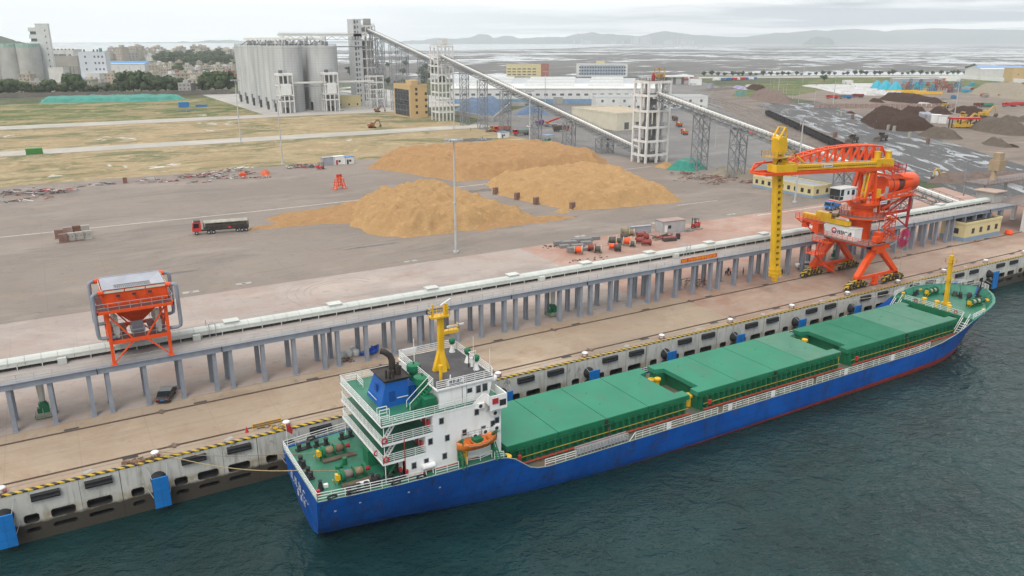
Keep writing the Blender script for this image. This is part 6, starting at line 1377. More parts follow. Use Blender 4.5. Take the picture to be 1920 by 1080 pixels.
# ================================================================== people
def person(x, y, rz, lab, shirt, trousers, z=.02, sit=False):
    t = thing('person', lab, 'person', (x, y, z), rz)
    V = [(0, 0, .92), (0, 0, 1.15), (0, 0, 1.38), (0, 0, 1.5), (0, 0, 1.62), (0, 0, 1.72), (0, .1, .88), (.05, .12, .48), (.02, .12, .05), (.12, .12, .03), (0, -.1, .88), (-.06, -.12, .48), (-.12, -.12, .05), (-.02, -.12, .03), (0, .2, 1.4), (-.02, .26, 1.12), (.08, .25, .9), (0, -.2, 1.4), (-.02, -.26, 1.12), (.1, -.25, .9)]
    r_ = [.15, .15, .17, .06, .1, .07, .1, .07, .05, .04, .1, .07, .05, .04, .07, .05, .04, .07, .05, .04]
    Ed = [(0, 1), (1, 2), (2, 3), (3, 4), (4, 5), (0, 6), (6, 7), (7, 8), (8, 9), (0, 10), (10, 11), (11, 12), (12, 13), (2, 14), (14, 15), (15, 16), (2, 17), (17, 18), (18, 19)]
    me = bpy.data.meshes.new('person_body'); me.from_pydata(V, Ed, []); o = bpy.data.objects.new('body', me); COL.objects.link(o); o.parent = t; KIDS.setdefault(t.name, []).append(o)
    sk = o.modifiers.new('skin', 'SKIN'); o.modifiers.new('sub', 'SUBSURF').levels = 1
    for i, q in enumerate(r_): me.skin_vertices[0].data[i].radius = (q, q)
    me.skin_vertices[0].data[0].use_root = True
    g = G('clothes'); zc = g.n.new('ShaderNodeTexCoord'); z_ = g.xyz(2, zc.outputs['Object']); col = g.mix(g.math('GREATER_THAN', z_, .95), trousers, shirt); col = g.mix(g.math('GREATER_THAN', z_, 1.5), col, (.35, .2, .13)); me.materials.append(g.done(col, .8))
    M().lathe((0, 0, 0), [(.13, 1.66), (.12, 1.74), (.05, 1.8)], 10).build('helmet', m_vyel if shirt[0] < .3 else m_red, t, True); return t
def PP(u, v, *a): p = at(u, v); return person(p.x, p.y, *a)
PP(1365, 515, 1., 'person standing by motorbikes under the trestle near the yellow crane leg', (.05, .05, .06), (.03, .03, .04))
PP(1393, 516, 2., 'person in a red shirt walking under the trestle near the yellow crane leg', (.40, .06, .05), (.05, .05, .07))
PP(883, 246, 0., 'person in dark clothes on the road behind the rear chip pile', (.06, .06, .07), (.04, .04, .05)); PP(905, 262, 1., 'person in grey beside the lattice conveyor leg', (.2, .2, .2), (.05, .05, .06))
def moto(u, v, rz, lab):
    p = at(u, v); t = thing('motorbike', lab, 'motorbike', (p.x, p.y, .02), rz)
    for x in (-.62, .62):
        b = M(); P = [(x+.3*math.cos(a), 0, .33+.3*math.sin(a)) for a in [2*math.pi*i/14 for i in range(15)]]; b.path(P, .06, 6, cap=False); b.build('wheel', m_tyre, t)
    b = M(); b.ext([(-.7, .6), (-.3, .35), (.3, .35), (.55, .7), (.3, .85), (-.2, .75), (-.75, .85)], -.14, .14); b.build('body', m_vred if 'red' in lab else m_vblk, t); b = M(); b.beam((.5, -.35, 1.05), (.5, .35, 1.05), .05); b.beam((.62, 0, .33), (.5, 0, 1.05), .07); b.build('handlebar', m_galv, t)
moto(1362, 514, .5, 'dark motorbike parked under the trestle near a standing person'); moto(1369, 513, .9, 'red motorbike parked under the trestle near a standing person'); moto(1446, 510, .5, 'red motorbike parked just left of the yellow crane leg'); moto(1466, 512, .8, 'dark motorbike parked just right of the yellow crane leg')
# ================================================================== small things on the apron
def pump(u, v, lab):
    p = at(u, v); t = thing('dust_chute', lab, 'chute', (p.x, p.y, .02))
    M().lathe((0, 0, 0), [(.38, 2.4), (.55, 6.2)], 10).build('chute', m_grey, t); b = M(); b.bx(0, 0, .2, 2.2, 1.6, .12); b.rail([(-1.1, -.8, .2), (1.1, -.8, .2), (1.1, .8, .2), (-1.1, .8, .2), (-1.1, -.8, .2)], .5, 1, 1., .06); b.build('base_frame', mat('sage_frame', (.25, .27, .2), .6), t)
    b = M(); b.bx(.3, 0, 1.3, .8, .8, 1.2); b.lathe((0, 0, 1.9), [(.5, -.5), (.6, 0), (.5, .5)], 12, 'y'); b.bx(-.5, .2, 1.0, .6, .6, .8); b.build('machine', m_coam, t); return t
pump(85, 781, 'green machine under a pale chute beneath the trestle left of the hopper'); pump(1036, 592, 'green machine under a pale chute beneath the trestle mid way along'); pump(1565, 486, 'green machine beneath the trestle behind the crane legs')
def drum_pair(u, v):
    p = at(u, v); t = thing('hose_reel', 'bright blue bundle of hose lying under the trestle', 'hose bundle', (p.x, p.y, .02)); b = M()
    for i in range(9): P = [(math.cos(a)*(.8-.03*i)+.1*i-.3, math.sin(a)*.5+.05*i, .3+.12*i*(.5+.5*math.sin(a*2+i))) for a in [2*math.pi*k/14 for k in range(15)]]; b.path(P, .12, 5, cap=False)
    b.build('hose', mat('hose_blue', (.01, .08, .45), .5, .15), t); b = M(); b.bx(-1.6, .3, .3, 1.4, .7, .5, .3); b.build('folded_end', mat('hose_navy', (.03, .08, .3), .6), t)
drum_pair(700, 663)
def bag(u, v, lab):
    p = at(u, v); b = M((p.x, p.y, 0)); b.lathe((p.x, p.y, 0), [(.45, .02), (.58, .25), (.6, .8), (.5, 1.05), (.2, 1.12)], 10); o = tag(b.build('bulk_bag', mat('bulk_bag_white', (.50, .51, .50), .8, .12, 2.), smooth=True), lab, 'bag', 'pale bulk bags under the trestle'); return o
for u, v, l_ in ((641, 671, 'pale bulk bag behind a trestle column, end of the row'), (655, 669, 'fullest pale bulk bag of the row under the trestle'), (668, 667, 'pale bulk bag next to a trestle column near the blue hose'), (663, 661, 'pale bulk bag set behind the row under the trestle')): bag(u, v, l_)
cl('scrap_plates', 'rusty plates on the ground in front of the pale bulk bags', 'scrap', *at(655, 676)[:2], 14, .9, [m_rust, m_dark], 5, .1, .8)
def trest(u, v, lab):
    p = at(u, v); b = M((p.x, p.y, 0)); 
    for x in (-1.6, 0, 1.6): b.beam((p.x+x, p.y-.6, 0), (p.x+x, p.y-.6, 1.6), .1); b.beam((p.x+x, p.y+.6, 0), (p.x+x, p.y+.6, 1.6), .1)
    b.beam((p.x-1.6, p.y-.6, 1.5), (p.x+1.6, p.y-.6, 1.5), .1); b.beam((p.x-1.6, p.y+.6, 1.5), (p.x+1.6, p.y+.6, 1.5), .1); b.beam((p.x-1.6, p.y-.6, .5), (p.x+1.6, p.y+.6, 1.5), .08); tag(b.build('steel_trestle', m_rust), lab, 'steel stand')
trest(1291, 536, 'rusty steel stand under the trestle, red coil on it'); trest(1314, 538, 'rusty steel stand under the trestle, empty')
# blocks in the yard
m_bm = mat('block_maroon', (.21, .125, .10), .85, .2, .8, (.12, .07, .06), .4, .8); m_bg = mat('block_grey', (.36, .335, .30), .85, .12, .8, (.2, .18, .16), .4, .8); m_bp = mat('block_pinkish', (.31, .22, .19), .85, .15, .8)
def block(u, v, lab, m, s=2., h=2.1, holes=0, rz=0., base=None, grp=None):
    p = at(u, v); t = thing('concrete_block', lab, 'concrete block', (p.x, p.y, .01), rz, grp)
    b = M(); b.prism([(-s/2, -.55), (s/2, -.55), (s/2, .55), (-s/2, .55)], .25, h); b.build('upright', m, t)
    b = M(); b.prism([(-s/2, -1.), (s/2, -1.), (s/2, .6), (-s/2, .6)], 0, .27); b.build('foot', base or m, t)
    if holes:
        b = M()
        for x in (-.45, .45): b.lathe((x, -.56, h*.62), [(.12, -.02), (.12, .02)], 8, 'y')
        b.build('lifting_hole', m_dark, t)
    return t
for u, v, l_, m_, hl, bs_ in ((112, 446, 'maroon block, far end of the back row of blocks in the yard', m_bm, 0, None), (128, 441, 'pinkish block second in the back row of blocks', m_bp, 0, None), (145, 438, 'dark block third in the back row of blocks', m_rust, 0, None), (161, 437, 'plain grey block at the end of the back row of blocks', m_bg, 0, None), (120, 454, 'maroon block at the end of the front row of blocks', m_bm, 0, None), (134, 452, 'grey block with two holes and a maroon foot next to the maroon one', m_bg, 1, m_bm), (150, 450, 'grey block with two holes and a maroon foot in mid front row', m_bg, 1, m_bm), (165, 448, 'pale grey block with two holes and grey foot closing the front row', m_bg, 1, None)): block(u, v, l_, m_, 2.05, 2.2, hl, -.05, bs_)
for u, v, l_ in ((929, 364, 'brown block at the tip of the right chip pile'), (969.5, 374, 'brown block second along the edge of the right chip pile'), (1005, 383, 'pinkish brown block third along the edge of the right chip pile'), (1073, 393, 'dark brown block nearest the quay beside the right chip pile')): block(u, v, l_, m_bm if '1' not in l_ else m_bp, 1.7, 2.3, 0, .3)
# red grab frame
p = at(637, 354); t = thing('grab_frame', 'tall orange red steel grab frame standing alone in the yard', 'steel frame', (p.x, p.y, .01), .3)
b = M()
for x in (-1.7, 1.7):
    for y in (-.9, .9): b.beam((x*1.2, y, 0), (x*.72, y*.6, 3.6), .28)
    b.box(x*1.2-.6, x*1.2+.6, -1.1, 1.1, 0, .25)
for z in (1.2, 2.4, 3.5): 
    for y in (-.75, .75): b.beam((-1.7, y, z), (1.7, y, z), .2)
b.beam((-.4, 0, .8), (-.4, 0, 4.8), .25); b.beam((.5, 0, 1.), (.5, 0, 4.8), .25); b.beam((-1.2, 0, 4.3), (1.2, 0, 4.3), .5, .6); b.build('frame', m_orange, t)
b = M(); b.lathe((-.6, 0, 4.9), [(.35, -.4), (.35, .4)], 10, 'y'); b.lathe((.6, 0, 4.9), [(.35, -.4), (.35, .4)], 10, 'y'); b.build('sheave', m_red, t)
# scrap heaps along the field edge
SM = [m_dark, m_galv, m_rust, m_conc, m_hgrey, m_dark, m_rust, m_vred, m_white]
for i, (u, v, n, r_, lab) in enumerate(((18, 364, 26, 2., 'heap of grey scrap at the edge of the frame by the dry field'), (80, 362, 60, 4.2, 'widest heap of tangled grey scrap by the dry field'), (116, 361, 20, 1.8, 'small grey scrap heap next to the widest heap'), (45, 375, 12, 4, 'long steel bars lying in front of the widest scrap heap'), (165, 348, 12, 3., 'pale flat sections lying by the dry field'), (203, 345, 12, 1.5, 'short dark beams lying by the dry field'), (288, 342, 16, 2.2, 'pale steel pieces between the block and the rusty bundle'), (322, 340, 10, 1.3, 'rusty brown bundle by the dry field'), (380, 331, 60, 4.5, 'large heap of mixed scrap before the field lamp mast'), (410, 334, 20, 1.6, 'round tangle of scrap in front of the large heap'), (430, 322, 36, 2.6, 'dark tangled scrap behind the large heap'), (440, 334, 14, 1.6, 'brown flat scrap beside the orange box'), (462, 327, 16, 1.4, 'dark machine parts beside the orange box'), (366, 343, 8, 2.6, 'pale grey sheets lying in front of the large heap'), (485, 333, 10, 2.4, 'thin white sections near the orange heap'), (560, 314, 30, 2.2, 'red and dark machine parts near the portable cabins'), (582, 314, 26, 1.6, 'dark engine parts beside the red forklift'))):
    p = at(u, v); o = cl('scrap_heap', lab, 'scrap heap', p.x, p.y, int(n*1.7), r_*1.1, SM, 100+i, 1.3 if n > 15 else .4, 3.0 if 'bars' not in lab else 6., group='scrap heaps along the field edge')
p = at(455, 331); b = M((p.x, p.y, 0)); b.prism([(p.x-1.2, p.y-.9), (p.x+1.2, p.y-.9), (p.x+1.2, p.y+.9), (p.x-1.2, p.y+.9)], 0, 1.2); b.bx(p.x, p.y, 1.3, 1.8, 1.2, .3); tag(b.build('orange_box', m_orange), 'orange steel box among the scrap by the field', 'steel box')
heap('tarpaulin_heap', 'heap under an orange tarpaulin by the field edge', 'covered heap', PX((489, 329), (500, 330), (508, 326), (500, 322), (490, 323)), 1.5, mat('orange_tarpaulin', (.48, .09, .025), .7, .25, .5), .5, 1., .8, 30)
p = at(235, 343); b = M((p.x, p.y, 0)); b.bx(p.x, p.y, .9, 1.4, 1.2, 1.8); b.bx(p.x, p.y, 1.9, 1.2, 1.0, .2); tag(b.build('steel_bin', m_rust), 'upright dark bin standing alone at the field edge', 'bin')
def cabin_box(u, v, L, W, Hh, rz, lab, m, roof=None, cat='cabin', door=None, win=0, name='portable_cabin', z=0.):
    p = at(u, v, z); t = thing(name, lab, cat, (p.x, p.y, z), rz)
    b = M(); b.box(-L/2, L/2, -W/2, W/2, 0, Hh); b.build('walls', m, t)
    b = M(); b.box(-L/2-.15, L/2+.15, -W/2-.15, W/2+.15, Hh, Hh+.15); b.build('roof', roof or m, t)
    b = M()
    for x in (-L/2, L/2):
        for y in (-W/2, W/2): b.beam((x, y, 0), (x, y, Hh), .14)
    b.build('corner_posts', m_galv, t)
    if door: b = M(); b.box(-L/2+.6, -L/2+1.5, -W/2-.03, -W/2+.02, .05, 2.0); b.build('door', door, t)
    for i in range(win): b = M(); x = -L/2+2.2+i*1.6; b.box(x-.5, x+.5, -W/2-.03, -W/2+.02, 1., 1.9); b.build('window', m_glass, t)
    return t
cabin_box(617, 309, 6, 2.4, 3.2, .1, 'plain grey steel cabin beside the portable cabins', m_hgrey)
cabin_box(635, 308, 4.5, 2.4, 3.4, .1, 'white portable cabin with dark red door panel', m_white, m_white, door=m_red, win=1)
cabin_box(654, 307, 4, 2.4, 3.0, .1, 'white portable cabin with a dark window at the end of the row', m_white, m_blue, win=1, door=m_dark)
def forklift(u, v, rz, lab, m=m_vred):
    p = at(u, v); t = thing('forklift', lab, 'forklift', (p.x, p.y, .02), rz)
    b = M(); b.box(-.9, 1.6, -.7, .7, .35, 1.2); b.box(.9, 1.8, -.65, .65, .35, 1.5); b.build('body', m, t); b = M()
    for x in (-.6, .9):
        for y in (-.55, .55): b.beam((x, y, 1.2), (x, y, 2.5), .09)
    b.box(-.7, 1., -.65, .65, 2.45, 2.55); b.build('overhead_guard', m_dark, t); b = M()
    for y in (-.4, .4): b.beam((-1.1, y, .1), (-1.1, y, 3.0), .14); b.box(-2.3, -1.1, y-.07, y+.07, .1, .17)
    b.build('mast', m_dark, t); wheels(t, (-.6, 1.2), (-.62, .62), .36, .25); return t
forklift(602, 317, 2.4, 'small red forklift among machine parts by the portable cabins'); forklift(1303, 427, .3, 'red forklift parked on the pink apron beside the grey hut'); 
# pipe couplings in the work area
def spool(u, v, rz, lab, m, r_=1., L=1.6, face=None, grp='flanged pipe couplings on the apron'):
    p = at(u, v); t = thing('pipe_coupling', lab, 'pipe coupling', (p.x, p.y, .02), rz, grp)
    b = M(); b.lathe((0, 0, r_), [(r_*.55, -L/2), (r_*.72, -L/4), (r_*.72, L/4), (r_*.9, L/2-.22)], 14, 'x'); b.build('barrel', m, t, 'auto')
    b = M(); b.lathe((0, 0, r_), [(r_*.4, L/2-.3), (r_, L/2-.3), (r_, L/2), (r_*.45, L/2), (r_*.45, L/2-.25)], 18, 'x', False); b.lathe((0, 0, r_), [(r_*.85, -L/2-.1), (r_*.85, -L/2+.1)], 16, 'x'); b.build('flange', face or m, t)
    b = M(); 
    for i in range(8): a = 2*math.pi*i/8; b.lathe((0, r_*.74*math.cos(a), r_+r_*.74*math.sin(a)), [(.1, L/2-.02), (.1, L/2+.08)], 6, 'x')
    b.lathe((0, 0, r_), [(r_*.44, L/2-.28), (r_*.44, L/2-.22)], 12, 'x'); b.build('bolts', m_dark, t); return t
m_bone = mat('bare_flange_metal', (.36, .33, .25), .6, .2, 1.); m_dkred = mat('dark_red_oxide', (.24, .04, .03), .6, .2, 1.); m_oli = mat('olive_metal', (.21, .17, .09), .6, .25, 1.); m_blkm = mat('charcoal_metal', (.07, .065, .06), .6, .25, 1.)
for u, v, rz, lab, m_, r_, L, f_ in ((1085, 476, -.7, 'orange coupling with bare bolted face, nearest the trestle at the left', m_orange, 1.25, 2., m_bone), (1110, 471, -.6, 'dark red coupling at the end of a joined set', m_dkred, 1.1, 1.8, m_dkred), (1121, 474, -.6, 'charcoal coupling with pale bolted face next to the dark red one', m_blkm, 1.15, 1.8, m_bone), (1148, 458, -.6, 'large charcoal coupling with wide pale face', m_blkm, 1.35, 2.2, m_bone), (1160, 458, -.6, 'charcoal coupling squeezed between two larger ones', m_blkm, 1.1, 1.4, m_blkm), (1150, 468, -.5, 'bright orange coupling joined to a dark one', m_orange, 1.05, 2., m_orange), (1158, 471, -.5, 'black faced coupling joined to the bright orange one', m_blkm, 1.2, 1.4, m_blkm), (1176, 460, -.6, 'largest orange coupling in the middle of the group', m_orange, 1.4, 2., m_bone), (1186, 463, -.6, 'small charcoal coupling with pale face beside the largest orange one', m_blkm, 1., 1.4, m_bone), (1172, 441, -.5, 'olive coupling standing at the back of the group', m_oli, 1.25, 2., m_oli), (1184, 442, -.5, 'second olive coupling at the back, farther from the quay wall', m_oli, 1.1, 1.4, m_bone), (1170, 449, -.5, 'charcoal coupling in front of the olive pair', m_blkm, 1.1, 1.6, m_blkm), (1199, 456, -.4, 'short dark red drum coupling alone at the right of the group', m_dkred, 1., 1.8, m_dkred), (1212, 460, -.4, 'dark red coupling lying nearest the trestle at the right', m_dkred, 1., 2.2, m_dkred), (1202, 446, -.3, 'dark red coupling at the back right of the group', m_dkred, 1., 2.2, m_dkred), (1211, 449, -.3, 'dark red coupling touching another at the back right', m_dkred, .9, 1.2, m_dkred)): spool(u, v, rz, lab, m_, r_*.86, L, f_)
m_slab = mat('grey_slab', (.21, .205, .20), .8, .15, 1.)
for i, (u, v, L, W, Hh) in enumerate(((1047, 459, 2.4, 1.4, .9), (1058, 464, 2.6, 1.5, .6), (1067, 459, 4.2, 1.6, .9), (1083, 455, 3., 1.6, 1.0), (1083, 463, 3.4, 1.6, .6), (1099, 458, 3.0, 1.4, .7), (1100, 452, 3., 1.4, .7), (1114, 449, 3., 1.2, .7), (1099, 469, 2.4, 1.4, .6), (1072, 473, 2.2, 1.6, 1.2))):
    p = at(u, v); b = M((p.x, p.y, .02)); b.bx(p.x, p.y, .04+Hh/2, L, W, Hh, -.25); b.bx(p.x, p.y, .08+Hh, L*.9, W*.85, .08, -.25); o = b.build('steel_box_section', m_slab)
    tag(o, ['grey box section at the outer left of the box sections', 'flat grey box section lying nearest the left end', 'long grey box section among the box sections', 'tall grey box section at the back left', 'flat grey box section in the middle of the box sections', 'grey box section right of the middle one', 'grey box section behind the middle one', 'grey box section farthest to the back right', 'pale grey section beside the dark red coupling', 'grey square block against the left orange coupling'][i], 'box section', 'grey box sections on the apron')
cabin_box(1256, 432, 7.2, 3.6, 3.0, -.12, 'grey hut with a pinkish flat roof on the apron', mat('hut_panel', (.40, .405, .41), .6, .1, .8), mat('hut_roof', (.34, .25, .22), .8, .15), 'hut', m_white, 1, 'site_hut')
cabin_box(1201, 437, 6, .8, 1.9, -.15, 'upright grey panel bundle behind the couplings', m_hgrey, m_hgrey, 'panel bundle', None, 0, 'panel_bundle')
cl('dark_tarpaulin', 'dark tarpaulin thrown over low stores behind the grey hut', 'tarpaulin', *at(1243, 446)[:2], 40, 2.6, [m_blkm, m_dark, m_dkred], 7, .5, 2.2)
for u, v, l_ in ((1249, 452, 'reddish topped dark box nearest the dark tarpaulin'), (1261, 451, 'reddish topped dark box next to the upright dark drum')): p = at(u, v); b = M((p.x, p.y, .02)); b.bx(p.x, p.y, .5, 1.8, 1.4, .95, -.2); o = thing('tool_box', l_, 'box', (p.x, p.y, .02)); b.build('box_sides', m_blkm, o); b = off(o); b.bx(p.x, p.y, 1.0, 1.85, 1.45, .06, -.2); b.build('box_lid', m_dkred, o)
p = at(1271, 448); b = M((p.x, p.y, .02)); b.lathe((p.x, p.y, .02), [(.6, 0), (.6, 1.5)], 12); tag(b.build('steel_drum', m_dark), 'upright dark steel drum beside the reddish topped boxes', 'drum')
cl('flat_planks', 'grey boards lying flat between the hut and the forklift', 'boards', *at(1287, 432)[:2], 18, 2.4, [m_hgrey, m_slab], 8, .1, 4.)
cl('scrap_bits', 'bits of wire and wood scattered left of the couplings', 'debris', *at(1030, 462)[:2], 18, 2., [m_rust, m_dark], 9, .1, .7); cl('scrap_bits', 'wire hoops lying in front of the couplings', 'debris', *at(1105, 486)[:2], 14, 3., [m_rust, m_dark], 10, .2, .8)
# ================================================================== silos and the grain terminal behind the field
m_silo = G('silo_concrete')
def _silo(g):
    col = g.mix(g.rng(g.noise(.06, 7, .65, g.pos((1, 1, .5))), .35, .65), (.45, .46, .46), (.54, .55, .545))
    run = g.noise(.22, 8, .7, g.pos((1.3, 1.3, .06)), .2); col = g.mix(g.rng(run, .47, .68, 0, .75), col, (.30, .305, .305))
    lift = g.math('FRACT', g.math('DIVIDE', g.xyz(2), 1.8)); col = g.mix(g.rng(lift, .86, .96, 0, .32), col, (.22, .22, .215))
    col = g.mix(g.rng(g.noise(.5, 5, .7, g.pos((.25, .25, 1))), .58, .75, 0, .35), col, (.5, .5, .49)); return g.done(col, .85, .2)
_silo(m_silo); m_silo = m_silo.m
m_tower = mat('tower_white', (.68, .67, .65), .7, .08, .3, (.42, .38, .34), .4, .5, .3)
m_latt = mat('lattice_grey', (.225, .235, .245), .6, .12, .5)
m_cover = mat('gallery_cover', (.68, .67, .63), .6, .08, .3, (.36, .35, .32), .4, .3)
m_gdark = mat('gallery_dark_steel', (.12, .12, .125), .7, .2, .5)
GS = 'grey concrete silos in two rows'
def silo(x, y, lab, r_=11.6, h=46.5, first=None):
    t = thing('grain_silo', lab, 'silo', (x, y, .02), 0, GS)
    M().lathe((0, 0, 0), [(r_, 0), (r_, h-1.6), (r_+.15, h-1.6), (r_+.15, h), (r_-.3, h+.05)], 36).build('silo_wall', m_silo, t, 'auto')
    b = M(); P = [(r_*.97*math.cos(2*math.pi*i/24), r_*.97*math.sin(2*math.pi*i/24), h) for i in range(25)]; b.rail(P, 1.3, 2, 9, .12); b.build('roof_railing', m_gdark, t)
    b = M(); a = R(200); b.bx(r_*math.cos(a)-.2, r_*math.sin(a), 3, .8, 2.2, 6, a); b.build('doorway', m_dark, t)
    b = M(); b.bx(r_*math.cos(a)-.9, r_*math.sin(a)+1.6, 7.5, 1.2, 1.2, 3, a); b.tube((r_*math.cos(a)-.9, r_*math.sin(a)+1.6, 6.), (r_*math.cos(a)-1.6, r_*math.sin(a)+.6, 3.), .4, n=6); b.build('side_chute', m_latt, t); return t
words = ('nearest', 'second', 'third', 'fourth', 'fifth', 'farthest')
for i in range(6):
    y = 513+i*23.2
    silo(164.5, y, f'grey concrete silo, {words[i]} of the left row behind the field'); silo(191.5, y, f'grey concrete silo, {words[i]} of the right row behind the field')
b = M((178, 570, 46.6)); t = thing('silo_roof_conveyor', 'pale conveyor line and machinery along the top of the grey silos', 'conveyor', (178, 570, 46.6)); rn = random.Random(5)
for x in (164.5, 191.5):
    b = off(t); b.box(x-1.2, x+1.2, 505, 640, 51., 52.6)
    for k in range(16): y = 508+k*8.6; b.beam((x-1.5, y, 46.6), (x-1.5, y, 51), .3); b.beam((x+1.5, y, 46.6), (x+1.5, y, 51), .3); b.beam((x-1.5, y, 46.6), (x-1.5, y+8.6, 51), .18)
    b.build('roof_gallery', m_cover, t)
    for k in range(9):
        y = 512+k*14; b = off(t); b.bx(x+rn.uniform(-5, 5), y, 48.+rn.random(), 2.5, 2.5, 3); b.tube((x, y, 51), (x+rn.uniform(-6, 6), y+4, 47), .45, n=6); b.build('filter_unit', m_latt, t)
b = off(t); b.box(164, 234, 527, 530, 53.5, 55.5); b.rail([(164, 526.6, 55.2), (234, 526.6, 55.2)], 1.2, 2, 4, .14)
b.build('bridge_gallery', m_cover, t); b = off(t); x = 165
while x < 232: b.beam((x, 527, 53.4), (x+4, 527, 51), .22); b.beam((x+4, 527, 51), (x+8, 527, 53.4), .22); x += 8
b.beam((165, 527, 51), (233, 527, 51), .3); b.beam((203, 527, 45.8), (234, 527, 45.8), .9, .8)
for x in (168, 186, 200): b.beam((x, 527, 46.6), (x, 527, 53.4), .4); b.beam((x, 530, 46.6), (x, 530, 53.4), .4)
b.build('bridge_truss', m_latt, t)
def frame_tower(x0, x1, y0, y1, levels, nx, ny, t_, c=.55, floors=None):
    xs = [x0+(x1-x0)*i/nx for i in range(nx+1)]; ys = [y0+(y1-y0)*i/ny for i in range(ny+1)]
    edge = lambda i, j: i in (0, nx) or j in (0, ny)
    for i, x in enumerate(xs):
        for j, y in enumerate(ys):
            if edge(i, j): b = M(t_.location); b.box(x-c/2, x+c/2, y-c/2, y+c/2, 0, levels[-1]); b.build('column', m_tower, t_)
    for z in levels:
        b = off(t_); e = c/2+.003; h = .95
        for y in (y0, y1): b.box(x0-e, x1+e, y-c/2*.9, y+c/2*.9, z-h, z-.003)
        for x in (x0, x1): b.box(x-c/2*.9, x+c/2*.9, y0-e, y1+e, z-h-.003, z-.006)
        b.build('floor_beam', m_tower, t_)
    for z in (floors or levels):
        b = off(t_); b.box(x0, x1, y0, y1, z-.25, z-.1); b.build('floor', mat_floor, t_)
        b = off(t_); b.rail([(x0, y0, z), (x1, y0, z), (x1, y1, z), (x0, y1, z), (x0, y0, z)], 1.1, 2, 3, .07); b.build('floor_railing', m_gdark, t_)
mat_floor = mat('tower_floor', (.20, .155, .14), .85, .2, .5)
# near tower
t = thing('conveyor_tower', 'nearest white open frame tower where two conveyor galleries meet', 'tower', (226.5, 170.5, 0))
LV = [3.7, 9.6, 15.4, 22.2, 28.6, 34.]
frame_tower(220.8, 232.4, 166., 175., LV, 2, 2, t, .85)
b = off(t)
for z0, z1, s in ((3.7, 9.6, 1), (9.6, 15.4, -1), (15.4, 22.2, 1), (22.2, 28.6, -1)):
    for y in (172.5, 173.6): b.beam((227+s*-2.5, y, z0), (227+s*2.5, y, z1), .2, .35); b.beam((227-s*2.5, y, z0+1), (227+s*2.5, y, z1+1), .09)
b.build('stairs', m_latt, t)
b = off(t); b.box(224.6, 226.4, 170, 171.8, 0, 28.6); b.build('lift_shaft', mat('shaft_grey', (.30, .30, .29), .8, .1), t)
b = off(t); b.bx(227, 171, 25.2, 3, 2.6, 2.4); b.bx(229, 170, 12, 2.2, 2, 2.4); b.tube((228, 170, 22), (228, 170, 10), .7, n=8); b.beam((227, 168, 3.9), (229.5, 168, 9), .5); b.build('transfer_machines', m_latt, t)
b = off(t); b.rail([(221, 166.2, 34), (232.2, 166.2, 34), (232.2, 174.8, 34), (221, 174.8, 34), (221, 166.2, 34)], 1.3, 3, 2, .09); b.build('top_railing', m_gdark, t)
b = off(t); 
for x in (228, 231): 
    for y in (168.5, 171.5): b.beam((x, y, 34), (x, y, 38.4), .25)
for z in (36., 38.4): b.rail([(228, 168.5, z), (231, 168.5, z), (231, 171.5, z), (228, 171.5, z), (228, 168.5, z)], .8, 2, 1, .12)
b.bx(229.5, 170, 36.2, 2, 2, 1.6); b.build('hoist_frame', mat('hoist_ochre', (.48, .31, .12), .6), t)
b = off(t); b.bx(225.4, 169, 35.2, 1.2, 1.2, 2.4); b.bx(225.4, 169, 36.8, .6, .6, .8); b.build('red_motor', m_red, t)
# middle tower
t = thing('conveyor_tower', 'tall white open frame tower between the yellow block and the long warehouse', 'tower', (231.5, 387, 0))
frame_tower(226, 236.8, 381.5, 392.5, [6, 13., 18.6, 24.2, 29.8, 35, 40.5, 47.], 4, 2, t, .65, [18.6, 29.8, 35, 47.])
b = off(t); b.bx(233, 386, 49.4, 3, 3, 4.); b.beam((227, 384, 47), (227, 384, 51), .3); b.beam((227, 384, 51), (233, 385, 51), .4); b.bx(230, 388, 37, 5, 5, 2); b.build('transfer_machines', m_cover, t)
b = off(t)
for k in range(6): z = 6+k*5.6; b.beam((233.5, 382.5, z), (236, 382.5, z+2.8), .25, .4); b.beam((236, 383.5, z+2.8), (233.5, 383.5, z+5.6), .25, .4)
b.build('stairs', m_latt, t)
# elevator tower
t = thing('elevator_tower', 'tallest white tower at the head of the long conveyor, beside the silos', 'tower', (237, 535, 0))
frame_tower(229.5, 241, 529, 541, [4, 10, 17, 23, 30, 37, 44, 51, 57, 62], 3, 2, t, .8, [51, 57, 62])
b = off(t); b.box(222.5, 229.2, 527, 540, 0, 66.5)
b.build('lift_core', mat('core_white', (.50, .51, .51), .7, .06), t)
b = off(t)
for z in range(3, 66, 4): b.box(223.2, 224.6, 526.9, 527.02, z, z+2.6); b.box(225.6, 226.6, 526.9, 527.02, z+.6, z+2.4)
b.build('core_openings', m_gdark, t, kind='stuff')
b = off(t); b.bx(237, 535, 64.5, 5, 4, 5); b.beam((229.5, 530, 66), (238, 530, 66), .5); b.bx(234, 533, 58.8, 7, 5, 3.4); b.box(233, 240, 531, 539, 4, 50); b.build('machinery', mat('machine_beige', (.36, .34, .31), .75, .15), t)
